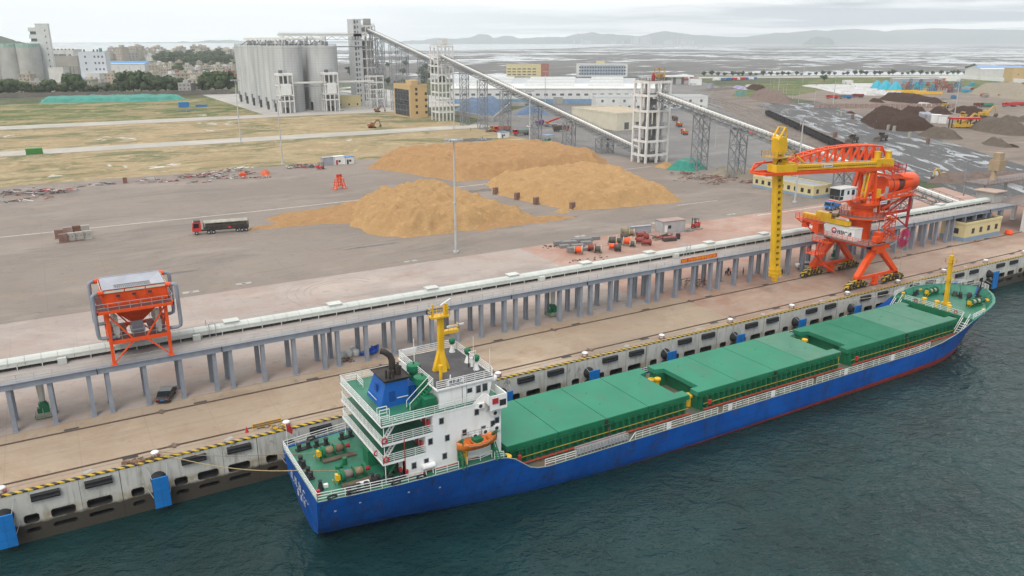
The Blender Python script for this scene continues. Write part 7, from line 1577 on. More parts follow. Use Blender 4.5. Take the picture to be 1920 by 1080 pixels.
def lattice(x, y, wx, wy, h, lab, posts=2, z0=0.):
    t_ = thing('lattice_leg', lab, 'lattice leg', (x, y, z0), 0, 'grey lattice legs under the conveyor galleries'); b = M()
    xs = [-wx/2+wx*i/(posts-1) for i in range(posts)]; n = max(2, round(h/ (wx*1.05))); 
    for q in xs:
        for s in (-1, 1): b.beam((q, s*wy/2, 0), (q, s*wy/2, h), .34)
    b.build('posts', m_latt, t_); b = M()
    for k in range(n):
        a, c = h*k/n, h*(k+1)/n
        for s in (-1, 1):
            for i in range(posts-1): b.beam((xs[i], s*wy/2, a), (xs[i+1], s*wy/2, c), .2); b.beam((xs[i+1], s*wy/2, a), (xs[i], s*wy/2, c), .2)
            b.beam((xs[0], s*wy/2, c), (xs[-1], s*wy/2, c), .22)
        for q in (xs[0], xs[-1]): b.beam((q, -wy/2, a), (q, wy/2, c), .18); b.beam((q, -wy/2, c), (q, wy/2, c), .2)
    b.build('bracing', m_latt, t_)
def gallery(p, q, lab):
    p, q = Vector(p), Vector(q); t_ = thing('conveyor_gallery', lab, 'conveyor', p); d = q-p; L = d.length; n = max(2, round(L/4.5)); side = Vector((1, 0, 0))
    P = lambda k, x, z: p+d*k/n+Vector((x, 0, z))
    b = off(t_); b.beam(P(0, 0, .1), P(n, 0, .1), 3.6, .22); b.build('deck', m_gdark, t_)
    b = off(t_)
    for k in range(n): b.add([P(k, x, z) for x, z in ((-1.5, .3), (-1.45, 1.), (-1., 1.35), (-.3, 1.35), (.15, 1.), (.2, .3))]+[P(k+.985, x, z) for x, z in ((-1.5, .3), (-1.45, 1.), (-1., 1.35), (-.3, 1.35), (.15, 1.), (.2, .3))], [(i, i+1, i+7, i+6) for i in range(5)]+[(5, 4, 3, 2, 1, 0), (6, 7, 8, 9, 10, 11)])
    b.build('belt_cover', m_cover, t_)
    b = off(t_)
    for x in (-1.7, 1.7):
        b.beam(P(0, x, -.1), P(n, x, -.1), .3, .4); b.beam(P(0, x, -2.2), P(n, x, -2.2), .26)
        for k in range(n): b.beam(P(k, x, -.1), P(k+.5, x, -2.2), .18); b.beam(P(k+.5, x, -2.2), P(k+1, x, -.1), .18)
    for k in range(n): b.beam(P(k+.5, -1.7, -2.2), P(k+.5, 1.7, -2.2), .18); b.beam(P(k+.5, -1.7, -2.2), P(min(n, k+1.5), 1.7, -2.2), .14)
    b.build('truss', m_latt, t_)
    b = off(t_)
    for x in (-1.85, 1.85):
        for z in (.7, 1.3): b.beam(P(0, x, z), P(n, x, z), .09)
        for k in range(2*n): b.beam(P(k/2, x, .1), P(k/2, x, 1.3), .09)
    b.build('railing', m_gdark, t_); return t_
gallery((236, 531, 58.5), (231, 392, 36.5), 'upper conveyor gallery descending from the tallest tower')
gallery((229.5, 383, 40.5), (226.3, 176, 4.2), 'long middle conveyor gallery descending to the nearest white tower')
gallery((227, 167, 28.4), (223.5, 27, 4.6), 'lower conveyor gallery descending behind the crane to the quay')
g_ = lambda y: 40.5+(y-383)*(36.3/207)
for u, y, w_, n_ in ((849, 349, 4.5, 2), (898, 325, 5, 2), (946, 297, 5.4, 2), (998, 264, 5.4, 2), (1058, 232, 5.6, 2)): lattice(228.6-(383-y)*.0155, y, w_, 3.2, g_(y)-2.3, f'grey lattice leg carrying the middle conveyor gallery', n_)
lattice(226.6, 203, 7.5, 4, g_(203)-2.3, 'wide three post lattice leg at the low end of the middle gallery', 3)
for y, l_ in ((142, 'grey lattice leg nearest the white tower under the lower gallery'), (121, 'grey lattice leg behind the yellow crane leg under the lower gallery'), (98, 'grey lattice leg behind the yellow hut'), (72, 'low grey lattice leg behind the orange crane'), (50, 'lowest grey lattice leg by the trestle end')): lattice(225.8+(y-27)*.025, y, 5.6, 3.6, 4.6+(y-27)*.17-2.3, l_, 2)
for y, l_ in ((505, 'tall lattice leg next to the tallest tower'), (476, 'tall lattice leg of the upper gallery behind the yellow block'), (455, 'tall lattice leg above the yellow block roof'), (420, 'tall lattice leg between the yellow block and the middle tower')): lattice(231.6+(y-392)*.034, y, 5.4, 4, 36.5+(y-392)*.158-2.3, l_)
lattice(231, 508, 10, 8, 27, 'broad lattice tower standing on the small white frame', 3, 25.)
t = thing('junction_tower', 'small white open frame carrying the broad lattice tower', 'tower', (231, 508, 0)); frame_tower(225, 236, 503, 512, [7.5, 14.5, 20., 24.6], 2, 2, t, .7, [14.5, 24.6])
# loading towers
def loading(x, y, lab):
    t_ = thing('loading_tower', lab, 'loading tower', (x, y, 0), 0, 'white lorry loading towers by the silos'); frame_tower(x-5, x+5, y-4.5, y+4.5, [9, 13, 20, 27.6], 3, 2, t_, .7, [9, 20])
    b = off(t_); b.box(x-3.5, x+3.5, y-5.1, y+3, 12.8, 20.6); b.build('bin', m_white, t_)
    b = off(t_); frus(b, (x-.6, x+.6, y-1.5, y-.3), 9.3, (x-3.5, x+3.5, y-5.1, y+3), 12.8); b.build('bin_hopper', m_latt, t_)
    b = off(t_); b.box(x-5.4, x+5.4, y-4.9, y+4.9, 26.4, 27.9); b.build('head_band', m_white, t_)
    b = off(t_); b.bx(x-.5, y, 23, 4, 4, 5.2); b.rail([(x-4, y-2, 28), (x+2, y-2, 28)], 2, 2, 2, .12); b.bx(x-2, y, 29, 2.4, 2, 2); b.build('machinery', m_gdark, t_)
    b = off(t_); b.box(x-1.4, x+1.4, y-2, y+2, 0, 3.6); b.build('lorry_bay', m_dark, t_)
loading(157, 495.5, 'white loading tower in front of the left silo row'); loading(190.5, 495, 'white loading tower in front of the right silo row')
t = thing('low_gallery', 'low horizontal conveyor gallery linking the two loading towers', 'conveyor', (190, 495, 21)); b = off(t); b.box(162.3, 225, 494, 496.5, 20.4, 21.6); b.build('cover', m_cover, t); b = off(t); x = 163.
while x < 222: b.beam((x, 494, 20.3), (x+2, 494, 18.2), .2); b.beam((x+2, 494, 18.2), (x+4, 494, 20.3), .2); x += 4
b.beam((163, 494, 18.2), (184, 494, 18.2), .25); b.build('truss', m_latt, t)
# generic building with separate windows
def building(name, lab, cat, x, y, L, W, Hh, m, rz=0., win=(), roof=None, ridge=0., band=None, parapet=.6, group=None, wm_=None, ws=(1.2, 1.4), rm=None):
    """win: rows of (face, u0, u1, count, z); faces: s = -y, w = -x, e = +x"""
    t_ = thing(name, lab, cat, (x, y, 0), rz, group); b = M()
    if ridge:
        b.ext([(-W/2, 0), (W/2, 0), (W/2, Hh), (0, Hh+ridge), (-W/2, Hh)], -L/2, L/2, 'x')
    else: b.box(-L/2, L/2, -W/2, W/2, 0, Hh)
    b.build('walls', m, t_)
    b = M()
    if ridge:
        for s in (-1, 1): b.add([(-L/2-.6, s*(W/2+.6), Hh-.2), (L/2+.6, s*(W/2+.6), Hh-.2), (L/2+.6, 0, Hh+ridge+.15), (-L/2-.6, 0, Hh+ridge+.15)], [(0, 1, 2, 3)] if s < 0 else [(3, 2, 1, 0)])
    else: b.box(-L/2+.3, L/2-.3, -W/2+.3, W/2-.3, Hh, Hh+.05)
    b.build('roof', rm or roof or m_conc, t_)
    if parapet and not ridge:
        b = M(); p_ = parapet
        for s in (-1, 1): b.box(-L/2-.05, L/2+.05, s*(W/2)-.15, s*(W/2)+.15, Hh-.2, Hh+p_); b.box(s*L/2-.15, s*L/2+.15, -W/2+.15, W/2-.15, Hh-.2, Hh+p_-.004)
        b.build('parapet', m, t_)
    if band: b = M(); b.box(-L/2-.04, L/2+.04, -W/2-.04, W/2+.04, 0, band[0]); b.build('plinth', band[1], t_)
    for f, u0, u1, n, z in win:
        for i in range(n):
            u = u0+(u1-u0)*(i/(n-1) if n > 1 else .5); w2 = ws[0]/2; b = M()
            if f == 's': b.box(u-w2, u+w2, -W/2-.05, -W/2+.02, z, z+ws[1])
            elif f == 'w': b.box(-L/2-.05, -L/2+.02, u-w2, u+w2, z, z+ws[1])
            else: b.box(L/2-.02, L/2+.05, u-w2, u+w2, z, z+ws[1])
            b.build('window', wm_ or m_glass, t_)
    return t_
m_yelb = mat('cream_yellow_wall', (.62, .53, .29), .75, .06, .3); m_blueband = mat('blue_plinth', (.23, .32, .42), .7, .08); m_ochre = mat('ochre_wall', (.55, .385, .19), .75, .06, .3, (.45, .30, .14), .4, .3)
m_flatroof = mat('grey_blue_roof', (.32, .34, .36), .8, .12, .4); m_darkroof = mat('dark_felt_roof', (.09, .065, .055), .85, .25, .4)
m_creamw = mat('cream_render', (.62, .58, .46), .8, .06, .2, (.48, .42, .32), .4, .3); m_whitew = mat('white_render', (.64, .64, .62), .75, .06, .2, (.46, .45, .42), .35, .3)
building('yellow_hut', 'long low cream yellow hut with blue plinth behind the yellow crane leg', 'hut', 222.4, 89.5, 8.6, 26.5, 3.8, m_yelb, 0, [('w', -11.5, 11.5, 9, 1.5), ('s', -2.3, 2.3, 2, 1.5)], m_flatroof, 0, (.9, m_blueband), .45)
building('yellow_hut', 'cream yellow building with blue plinth and dark roof under the trestle end', 'hut', 211.2, 19.0, 16.4, 6.6, 4.7, m_yelb, 0, [('s', -4.6, 6., 4, 1.9), ('w', -1., -1., 1, 1.9)], m_darkroof, 0, (1.1, m_blueband), .35)
building('yellow_block', 'five storey ochre block with a dark glazed side beside the middle tower', 'block', 225.3, 426, 12.5, 29, 21., m_ochre, 0, [('s', -1.8, -1.8, 1, z) for z in (2.5, 6.6, 10.8, 14.9, 18.)]+[('s', 5.2, 5.2, 1, z) for z in (2.5, 6.6, 10.8, 14.9)], m_flatroof, 0, None, .9, None, mat('dark_brown_window', (.06, .045, .04), .3), (1.7, 1.8))
t = bpy.context.scene.objects['yellow_block']; b = M(); b.box(-6.33, -6.2, -12, 12.5, 1., 18.5); gw = b.build('glazed_wall', mat('smoked_glazing', (.045, .05, .06), .15, .3, .3), t)
b = M()
for i in range(6): b.box(-6.4, -6.32, -12+i*4.9-.15, -12+i*4.9+.15, 1, 18.5)
for z in (1., 4.5, 8, 11.5, 15, 18.4): b.box(-6.39, -6.32, -12, 12.5, z-.15, z+.15)
b.build('glazing_bars', m_gdark, gw); b = M(); b.box(1, 8, 0, 10, 21, 24); b.build('roof_house', m_ochre, t)
building('yellow_shed', 'low cream yellow building at the foot of the tallest tower', 'building', 214, 560, 22, 70, 8.5, m_yelb, 0, [('w', -30, 20, 6, 3), ('s', -6, 8, 3, 1.2)], m_flatroof)
# warehouse with stepped vents
_wh = at(1046, 194.5)+Vector((math.cos(AZ), math.sin(AZ), 0))*52
t = building('long_warehouse', 'long pale warehouse with blue lower wall and grey ribbed roof', 'warehouse', _wh.x, _wh.y, 178, 104, 12.4, m_whitew, AZ-math.pi/2, [('s', -84, 84, 26, 6.6)], mat('ribbed_roof', (.40, .415, .43), .6, .08, .1), 6, (3.9, mat('warehouse_blue', (.19, .31, .45), .6, .15, .2)), 0, None, m_gdark, (3.2, 1.7))
for k, y in enumerate((-38, -22, -5)):
    for x0, x1 in ((-86, -36), (-28, 18), (26, 60), (68, 88)):
        zr = 12.4+6*(1-abs(y)/52.); b = M(); b.box(x0+k*3, x1-4+k*2, y-1.6, y+1.6, zr-.5, zr+2.); b.build('roof_vent', m_white, t)
for i in range(26):
    b = M(); x = -86+i*7; b.box(x-.4, x+.4, -52.6, -52., 0, 4.2); b.build('buttress', m_blueband, t)
b = M(); b.box(-4, 4, -52.4, -52.02, 0, 5.5); b.build('roller_door', m_conc, t)
p = at(975, 144); building('office_block', 'cream office block with dark window bands behind the warehouse', 'office', p.x+20, p.y+12, 62, 22, 16, m_yelb, R(-31), [('s', -27, 10, 6, z) for z in (2, 6, 10)], m_flatroof, 0, None, .8, None, m_gdark, (5.2, 1.6))
q = bpy.context.scene.objects['office_block']; b = M(); b.box(20, 31.3, -11.3, 0, 0, 18.5); b.build('red_corner', mat('terracotta_wall', (.35, .14, .11), .8), q)
p = at(1125, 144); building('office_block', 'white office block with rows of dark windows behind the warehouse', 'office', p.x+10, p.y+10, 74, 20, 17.5, m_whitew, R(-30.5), [('s', -33, 33, 18, z) for z in (3, 7.5, 12)], m_flatroof, 0, None, .8, None, mat('office_window', (.07, .09, .12), .2), (2.2, 2.4))
q = bpy.context.scene.objects['office_block.001']; b = M(); b.box(-8, 4, -4, 6, 17.5, 21.5); b.build('roof_house', m_yelb, q); b = M(); b.box(-33, 33, -10.04, -10.0, 2, 16); b.build('grey_panels', mat('grey_blue_panel', (.34, .38, .43), .6), q)
building('cream_shed', 'cream shed with flat roof beyond the middle gallery', 'shed', 306, 300, 30, 50, 9.5, m_creamw, R(-3), [('s', -8, 8, 3, .6)], mat('sandy_roof', (.45, .37, .27), .85, .1), 0, None, .8, None, m_gdark, (3.2, 4.))
building('white_office', 'white two storey office with small dark windows beside the nearest tower', 'office', 410, 392, 86, 22, 9.5, m_whitew, R(-27.5), [('s', -38, 38, 10, 5.6), ('s', -38, 38, 12, 1.2)], m_flatroof, 0, (1., m_blueband), .5, None, m_gdark, (1.8, 1.9))
m_tarpb = mat('blue_tarpaulin', (.085, .135, .22), .75, .25, .2, (.16, .21, .29), .4, .5)
heap('tarpaulin_heap', 'large heap under blue netting tarpaulin before the long warehouse', 'covered heap', PX((852, 213), (880, 219), (910, 221), (938, 213), (955, 205), (950, 198), (900, 197), (856, 203)), 8, m_tarpb, 2.2, .75, .8, 41)
heap('tarpaulin_heap', 'smaller heap under blue tarpaulin beside the concrete bay walls', 'covered heap', PX((962, 217), (1000, 214), (1032, 216), (1020, 207), (980, 205)), 5, m_tarpb, 1.5, .7, .8, 42)
def wall_run(lab, pts, h, th, m, z=0.):
    b = M((pts[0][0], pts[0][1], z))
    for a, c in zip(pts, pts[1:]): b.beam((a[0], a[1], z+h/2), (c[0], c[1], z+h/2), th, h)
    return tag(b.build('bay_wall', m), lab, 'wall')
wall_run('grey concrete bay wall around the blue sheeted heaps', PX((853, 215), (925, 228), (957, 199), (985, 199)), 3., .8, m_conc); wall_run('short grey concrete bay wall in front of the small blue heap', PX((925, 227), (976, 226)), 2.6, .8, m_conc)
cabin_box(944, 258, 6, 3, 3., .2, 'white hut with a blue roof behind the rear chip pile', m_white, m_vblu, 'hut', m_dark, 1, 'site_hut')
p = at(1027, 265); t = thing('canopy', 'small open shelter with blue roof behind the rear chip pile', 'shelter', (p.x, p.y, 0), .2); b = M()
for x in (-2.5, 2.5):
    for y in (-2, 2): b.beam((x, y, 0), (x, y, 3.2), .15)
b.build('posts', m_galv, t); M().box(-2.8, 2.8, -2.3, 2.3, 3.2, 3.35).build('roof', m_vblu, t); M().box(-1.2, 1.2, -1, 1, 0, 1.6).build('tank', m_vgrn, t)
# transfer station at the end of the trestle
t = thing('transfer_station', 'open concrete transfer station with steel walkways at the trestle end', 'transfer station', (236, 22, 0))
b = off(t)
for x in (228.5, 235, 242):
    for y in (14.5, 24.5): b.box(x-.45, x+.45, y-.5, y+.5, 0, 6.4)
b.box(228, 262, 14.1, 14.9, 6.2, 7.); b.box(228, 262, 24.1, 24.9, 6.2, 7.); b.build('concrete_frame', m_tower, t)
b = off(t); b.box(228, 270, 14., 25, 6.95, 7.05); b.box(228.5, 262, 26, 33, 11., 11.2); b.build('floors', mat_floor, t)
b = off(t); b.rail([(228.5, 26, 11.2), (262, 26, 11.2)], 1.1, 3, 1.6, .08); b.rail([(228.5, 33, 11.2), (228.5, 26, 11.2)], 1.1, 3, 1.6, .08); b.rail([(228, 14.1, 7), (262, 14.1, 7)], 1.1, 3, 2, .08)
for x in (229, 239, 250):
    for y in (26.3, 32.6): b.beam((x, y, 7), (x, y, 11), .3)
b.beam((229, 33, 11), (229, 33, 17), .4); b.beam((229, 33, 17), (236, 33, 17), .35); b.build('steelwork', m_latt, t)
b = off(t); b.box(224.5, 229, 21.5, 26.5, 7.05, 10); b.build('drive_house', m_conc, t); b = off(t); b.box(223.8, 229.8, 20.8, 27.2, 10, 10.25); b.build('drive_roof', mat('pinkish_sheet', (.42, .31, .25), .7, .1), t)
b = off(t); b.bx(239, 30, 15.5, 3.4, 3, 3.); b.bx(239, 30, 18., 2.4, 2., 2.2); b.lathe((238, 30, 0), [(1., 11.2), (.6, 14)], 8); b.build('filter_house', mat('sandy_machine', (.36, .27, .17), .7), t)
p = at(1888, 432); tag(M((222, 14.6, 0)).lathe((222, 14.6, 0), [(.9, .02), (1.1, .4), (.9, 1.0), (.3, 1.3)], 10).build('buoy', m_orange), 'dull orange buoy lying by the trestle end', 'buoy')
# ================================================================== railway, coal yard and ore yard on the right
m_ore = grain_mat('dark_brown_ore', (.052, .028, .02), (.075, .042, .03)); m_greyheap = grain_mat('grey_brown_ore', (.115, .09, .07), (.155, .125, .10)); m_sand = grain_mat('pale_sand', (.29, .25, .195), (.34, .295, .23)); m_stone = grain_mat('rubble_stone', (.175, .125, .105), (.235, .18, .155))
def rail_pair(pts, lab):
    t_ = thing('railway_track', lab, 'railway', (pts[0][0], pts[0][1], .03), 0, 'railway tracks beside the wagons')
    P = [Vector((*p[:2], 0)) for p in pts]; n_ = []
    for i, p in enumerate(P): d = (P[min(i+1, len(P)-1)]-P[max(0, i-1)]).normalized(); n_.append(Vector((-d.y, d.x, 0)))
    b = off(t_)
    for s in (-.72, .72):
        for i in range(len(P)-1): b.beam(P[i]+n_[i]*s+Vector((0, 0, .2)), P[i+1]+n_[i+1]*s+Vector((0, 0, .2)), .16, .2)
    b.build('rails', m_rail, t_); b = off(t_)
    for i in range(len(P)-1):
        L = (P[i+1]-P[i]).length; k = 0.
        while k < L: q = P[i]+(P[i+1]-P[i])*(k/L); b.beam(q-n_[i]*1.3+Vector((0, 0, .07)), q+n_[i]*1.3+Vector((0, 0, .07)), .35, .14); k += 1.6
    b.build('sleepers', m_conc, t_, kind='stuff')
dr = (Vector((478, 349, 0))-Vector((328.5, 150.7, 0))).normalized(); dn = Vector((-dr.y, dr.x, 0))
for o_, l_ in ((0., 'track on which the dark wagons stand'), (7.5, 'second railway track from the wagons'), (14., 'third railway track from the wagons'), (22., 'outer railway track beside the asphalt road')):
    a = Vector((300, 113, 0))+dn*o_; rail_pair([a, a+dr*120, a+dr*260, a+dr*330+dn*6, a+dr*420+dn*22, a+dr*520+dn*2, a+dr*600-dn*40], l_)
m_wag = mat('wagon_dark', (.028, .024, .026), .75, .3, .6, (.06, .04, .03), .5, 1.)
L_ = 13.2; a0 = Vector((328.5, 150.7, 0))-dr*13*3; az = math.atan2(dr.y, dr.x)
wg = thing('coal_wagon', 'dark open coal wagon in the long row beside the coal yard', 'wagon', a0, az, 'dark coal wagons standing in one long row')
b = M(); b.box(-6.2, 6.2, -1.5, -1.4, 1.1, 3.4); b.box(-6.2, 6.2, 1.4, 1.5, 1.1, 3.4); b.box(-6.2, -6.1, -1.4, 1.4, 1.1, 3.4); b.box(6.1, 6.2, -1.4, 1.4, 1.1, 3.4); b.box(-6.2, 6.2, -1.4, 1.4, 1.0, 1.12)
for i in range(9): b.box(-6+i*1.5-.06, -6+i*1.5+.06, -1.58, 1.58, 1.1, 3.42) if i in (0, 8) else (b.box(-6+i*1.5-.06, -6+i*1.5+.06, -1.58, -1.5, 1.1, 3.42), b.box(-6+i*1.5-.06, -6+i*1.5+.06, 1.5, 1.58, 1.1, 3.42))
b.build('wagon_body', m_wag, wg); b = M(); b.box(-6.4, 6.4, -.5, .5, .7, 1.0); b.box(-6.8, -6.4, -.2, .2, .75, .95); b.box(6.4, 6.8, -.2, .2, .75, .95); b.build('underframe', m_dark, wg)
for x in (-4.2, 4.2): b = M(); b.box(x-1.1, x+1.1, -1., 1., .35, .7); [b.lathe((x+d, y, .45), [(.42, -.06), (.42, .06)], 10, 'y') for d in (-.8, .8) for y in (-.72, .72)]; b.build('bogie', m_dark, wg)
for i in range(1, 18): dup(wg, a0+dr*L_*i, az)
def lv(cx, cy, rx, ry, rz=0., n=14, seed=1):
    out = []
    for i in range(n):
        a = 2*math.pi*i/n; k = .82+.3*abs(noise.noise((i*.7, seed, 3))); x, y = rx*k*math.cos(a), ry*k*math.sin(a); out.append((cx+x*math.cos(rz)-y*math.sin(rz), cy+x*math.sin(rz)+y*math.cos(rz)))
    return out
def hp_(u0, u1, v, dv, H, m, lab, seed, step=1.6, cat='heap', grp=None, slope=.8):
    c = at((u0+u1)/2, v); w_ = (at(u1, v)-at(u0, v)).length/2; d = (at((u0+u1)/2, v-dv)-at((u0+u1)/2, v+dv)).length/2
    heap('ore_heap', lab, cat, lv(c.x, c.y, w_, d, AZ-math.pi/2, 14, seed), H, m, step, slope, .9, seed, (), grp)
heap('ore_heap', 'largest dark brown ore heap beside the wet coal road', 'ore heap', PX((1612, 226), (1640, 242), (1700, 247), (1762, 244), (1738, 232), (1700, 220), (1660, 208), (1630, 212)), 5.4, m_ore, 1.6, .8, 1.3, 51, [(500, 262, 2, 14)])
for i, a in enumerate(((1655, 1735, 189, 5, 6., m_ore, 'long dark brown heap in front of the white sheeted field'), (1695, 1768, 193, 4, 5, m_ore, 'dark brown heap overlapping the long heap before the white field'), (1690, 1742, 213, 4, 5, m_ore, 'peaked dark brown heap behind the largest heap'), (1742, 1782, 212, 3, 4, m_ore, 'low dark brown heap right of the peaked heap'), (1790, 1843, 212, 4, 4.5, m_ore, 'wide dark brown heap beside the yellow diggers'), (1816, 1842, 220, 2.5, 3, m_ore, 'small brown heap below the wide dark heap'), (1725, 1802, 256, 6, 4.5, m_greyheap, 'grey brown heap in front of the largest dark heap'), (1826, 1925, 246, 9, 7, m_greyheap, 'large grey stony heap at the right frame edge'), (1846, 1892, 272, 5, 3.6, m_greyheap, 'small grey heap below the large stony heap'), (1888, 1912, 275, 2, 1.4, m_ore, 'low dark heap beside the small grey heap'), (1848, 1878, 227, 2.5, 3, m_greyheap, 'small brown heap at right behind the stony heap'), (1878, 1912, 226, 3, 3.6, m_greyheap, 'peaked brown heap at right behind the stony heap'), (1912, 1950, 226, 3, 3, m_greyheap, 'brown heap cut by the right frame edge'), (1588, 1601, 212, 2, 3, m_ore, 'small dark heap by the edge blocks of the coal road'), (1632, 1656, 191, 2, 3, m_ore, 'small brown heap left of the long heap'), (1405, 1436, 168, 4, 6, m_ore, 'dark heap behind the pile of stone rubble'))): hp_(*a, 60+i, cat='ore heap')
hp_(1414, 1480, 188, 8, 9.5, m_stone, 'tall pile of broken stone beside the railway', 90, 1.8, 'stone pile'); hp_(1845, 1985, 181, 8, 10, m_sand, 'big pale sand mound at the right frame edge', 91, 3., 'sand mound'); hp_(1380, 1396, 166, 3, 5, mat('striped_tarpaulin', (.28, .25, .40), .7, .4, .2), 'heap under a blue and lilac tarpaulin on the grass verge', 92, 1.5, 'covered heap'); hp_(1404, 1420, 164, 3, 4, m_conc, 'pale grey heap beside the lilac tarpaulin', 93, 1.5, 'heap')
m_sheet = mat('white_plastic_sheet', (.47, .46, .45), .6, .25, .12, (.25, .21, .18), .9, .16)
heap('sheeted_stockpile', 'wide low stockpile under white plastic sheeting', 'stockpile', PX((1502, 161), (1530, 165), (1575, 176), (1640, 179), (1700, 177), (1690, 172), (1620, 161), (1560, 160)), 1.6, m_sheet, 2.2, .5, 1.6, 95)
hp_(1718, 1750, 197, 1.5, 1.8, m_sheet, 'narrow white sheeted heap against the dark brown heaps', 96, 1.5, 'covered heap'); heap('tarpaulin_heap', 'green tarpaulin heap on the ground beside the nearest white tower', 'covered heap', PX((1250, 318), (1290, 321), (1325, 318), (1318, 308), (1280, 306), (1258, 310)), 3., mat('green_tarpaulin', (.02, .20, .15), .6, .2, .5, (.03, .28, .2), .4, .5), 1., .9, 1., 97)
heap('soil_heap', 'orange brown soil heap next to the green tarpaulin', 'soil heap', PX((1225, 313), (1250, 317), (1262, 310), (1245, 306)), 1.6, m_grain, .9, .6, .8, 98); heap('rubble_heap', 'pale rubble ridge along the road behind the crane counterweight', 'rubble', PX((1740, 343), (1800, 345), (1880, 343), (1930, 342), (1930, 334), (1860, 334), (1790, 333), (1745, 336)), 2.8, m_stone, .9, .9, 1.2, 99)
SC2 = [m_rust, m_wood, m_conc, m_dkred, m_slab]
for i, (u, v, n, r_, l_) in enumerate(((1285, 326, 40, 3., 'timber and scrap at the foot of the green tarpaulin'), (1310, 335, 70, 4.5, 'broad spread of scrap steel before the yellow hut'), (1345, 342, 50, 3.5, 'reddish scrap nearest the yellow hut'), (1370, 332, 50, 5., 'brown scrap under the lower gallery legs'), (1400, 342, 30, 2.5, 'scrap beside the end of the yellow hut'))): p = at(u, v); cl('scrap_heap', l_, 'scrap heap', p.x, p.y, n, r_, SC2, 200+i, .7, 3.2, group='scrap beside the yellow hut')
heap('dirt_bank', 'tan dirt bank behind the scrap beside the yellow hut', 'dirt bank', PX((1330, 328), (1400, 336), (1440, 338), (1440, 326), (1390, 318), (1345, 316)), 1.6, m_sand, 1., .5, 1., 101)
p = at(1272, 317); tag(M((p.x, p.y, 0)).lathe((p.x, p.y, 0), [(1., 0), (1.05, .8), (1., 1.6), (.4, 1.8)], 12).build('water_tank', m_white), 'white plastic tank in front of the green tarpaulin', 'tank')
# low walls and blocks of the yard
GBk = 'pale concrete blocks fencing the ore yard'
for i in range(28):
    u = 1530+i*9.6; p = at(u, 203-.02*(i-10)); t_ = block(u, 202.5, 'pale concrete block in the row fencing the ore yard', m_bg if i % 3 else m_bp, 3.0, 3.4, 0, AZ-math.pi/2, None, GBk) if i == 0 else dup(t_ if i == 1 else t_, tuple(at(u, 202.5)))
for u, v, l_ in ((1478, 214, 'pale block alone on the wet coal ground near the wagons'), (1565, 258, 'brown block on the wet coal ground in front of the diggers'), (1645, 236, 'white block at the foot of the largest ore heap'), (1665, 244, 'pale block second at the foot of the largest ore heap'), (1676, 246, 'wide pale block third at the foot of the largest ore heap'), (1739, 270, 'dark block below the grey brown heap'), (1705, 258, 'low pale block left of the grey brown heap'), (1598, 223, 'dark post block by the coal road'), (1578, 218, 'pale post block by the coal road')): block(u, v, l_, m_bg if 'pale' in l_ or 'white' in l_ else m_bm, 2.6, 3., 0, .3)
m_cyan = mat('cyan_paint', (.025, .33, .45), .5, .1, .5)
for u, v, s, l_ in ((1643, 168, 1., 'cyan steel hopper cone, leftmost of the cones'), (1659, 171, 1.15, 'cyan steel hopper cone in the middle of the cones'), (1678, 173, 1.1, 'cyan steel hopper cone, nearest to the coloured machinery')):
    p = at(u, v); t_ = thing('steel_cone', l_, 'steel cone', (p.x, p.y, 0)); M().lathe((0, 0, 0), [(7*s, 0), (7*s, 1.2), (4.6*s, 5.5*s), (1.8*s, 9*s), (.8, 9.6*s)], 8).build('cone', m_cyan, t_); M().lathe((0, 0, 0), [(7.15*s, 1.0), (7.15*s, 1.6)], 8).build('rim', m_gdark, t_); M().bx(4.6*s, -4*s, 3, 3, .6, 4, .7).build('opening', m_blue, t_)
# rows of coloured machinery and stores beyond the cones
rn = random.Random(17); CM = [mat('dull_red', (.26, .045, .035), .7), mat('dull_blue', (.06, .16, .28), .7), m_cyan, mat('dull_orange', (.38, .11, .04), .7), m_vgry, m_hgrey, m_rust]
cn = ['red', 'blue', 'cyan', 'orange', 'grey', 'pale grey', 'rusty']
for i in range(56):
    u, v = rn.uniform(1690, 1800), rn.uniform(160, 174); p = at(u, v); k = rn.randrange(7); b = M((p.x, p.y, 0)); w_, h = rn.uniform(2, 4), rn.uniform(3, 8.5)
    for x in (-w_/2, w_/2):
        for y in (-1.5, 1.5): b.beam((p.x+x, p.y+y, 0), (p.x+x*.7, p.y+y*.7, h), .5)
    b.bx(p.x, p.y, h*.55, w_, 2.6, .6); b.bx(p.x, p.y, h, w_*.8, 2.2, .8)
    tag(b.build('machine_frame', CM[k]), f'{cn[k]} steel machine frame in the crowded store beyond the cyan cones', 'machine frame', f'{cn[k]} machine frames beyond the cyan cones')
for i in range(34):
    u, v = rn.uniform(1780, 1925), rn.uniform(158, 186); p = at(u, v); k = rn.randrange(7); b = M((p.x, p.y, 0)); L = rn.uniform(4, 12); b.bx(p.x, p.y, 1.3, L, 2.6, 2.4, rn.uniform(-.5, .5)); b.bx(p.x, p.y, 2.7, L*.5, 1.6, .6, rn.uniform(-.5, .5))
    tag(b.build('stored_machine', CM[k]), f'{cn[k]} stored equipment left of the sand mound', 'stored equipment', f'{cn[k]} stored equipment left of the sand mound')
for u, v, L, l_ in ((1698, 174, 40, 'long yellow steel girder lying near the cones'), (1740, 177, 26, 'shorter yellow girder lying beyond the dark heaps')): p = at(u, v); b = M((p.x, p.y, 0)); b.bx(p.x, p.y, 1.2, L, 2.4, 2.2, AZ-math.pi/2-.1); b.bx(p.x, p.y, 2.5, L*.6, 1.4, .5, AZ-math.pi/2-.1); tag(b.build('steel_girder', m_yel), l_, 'girder')
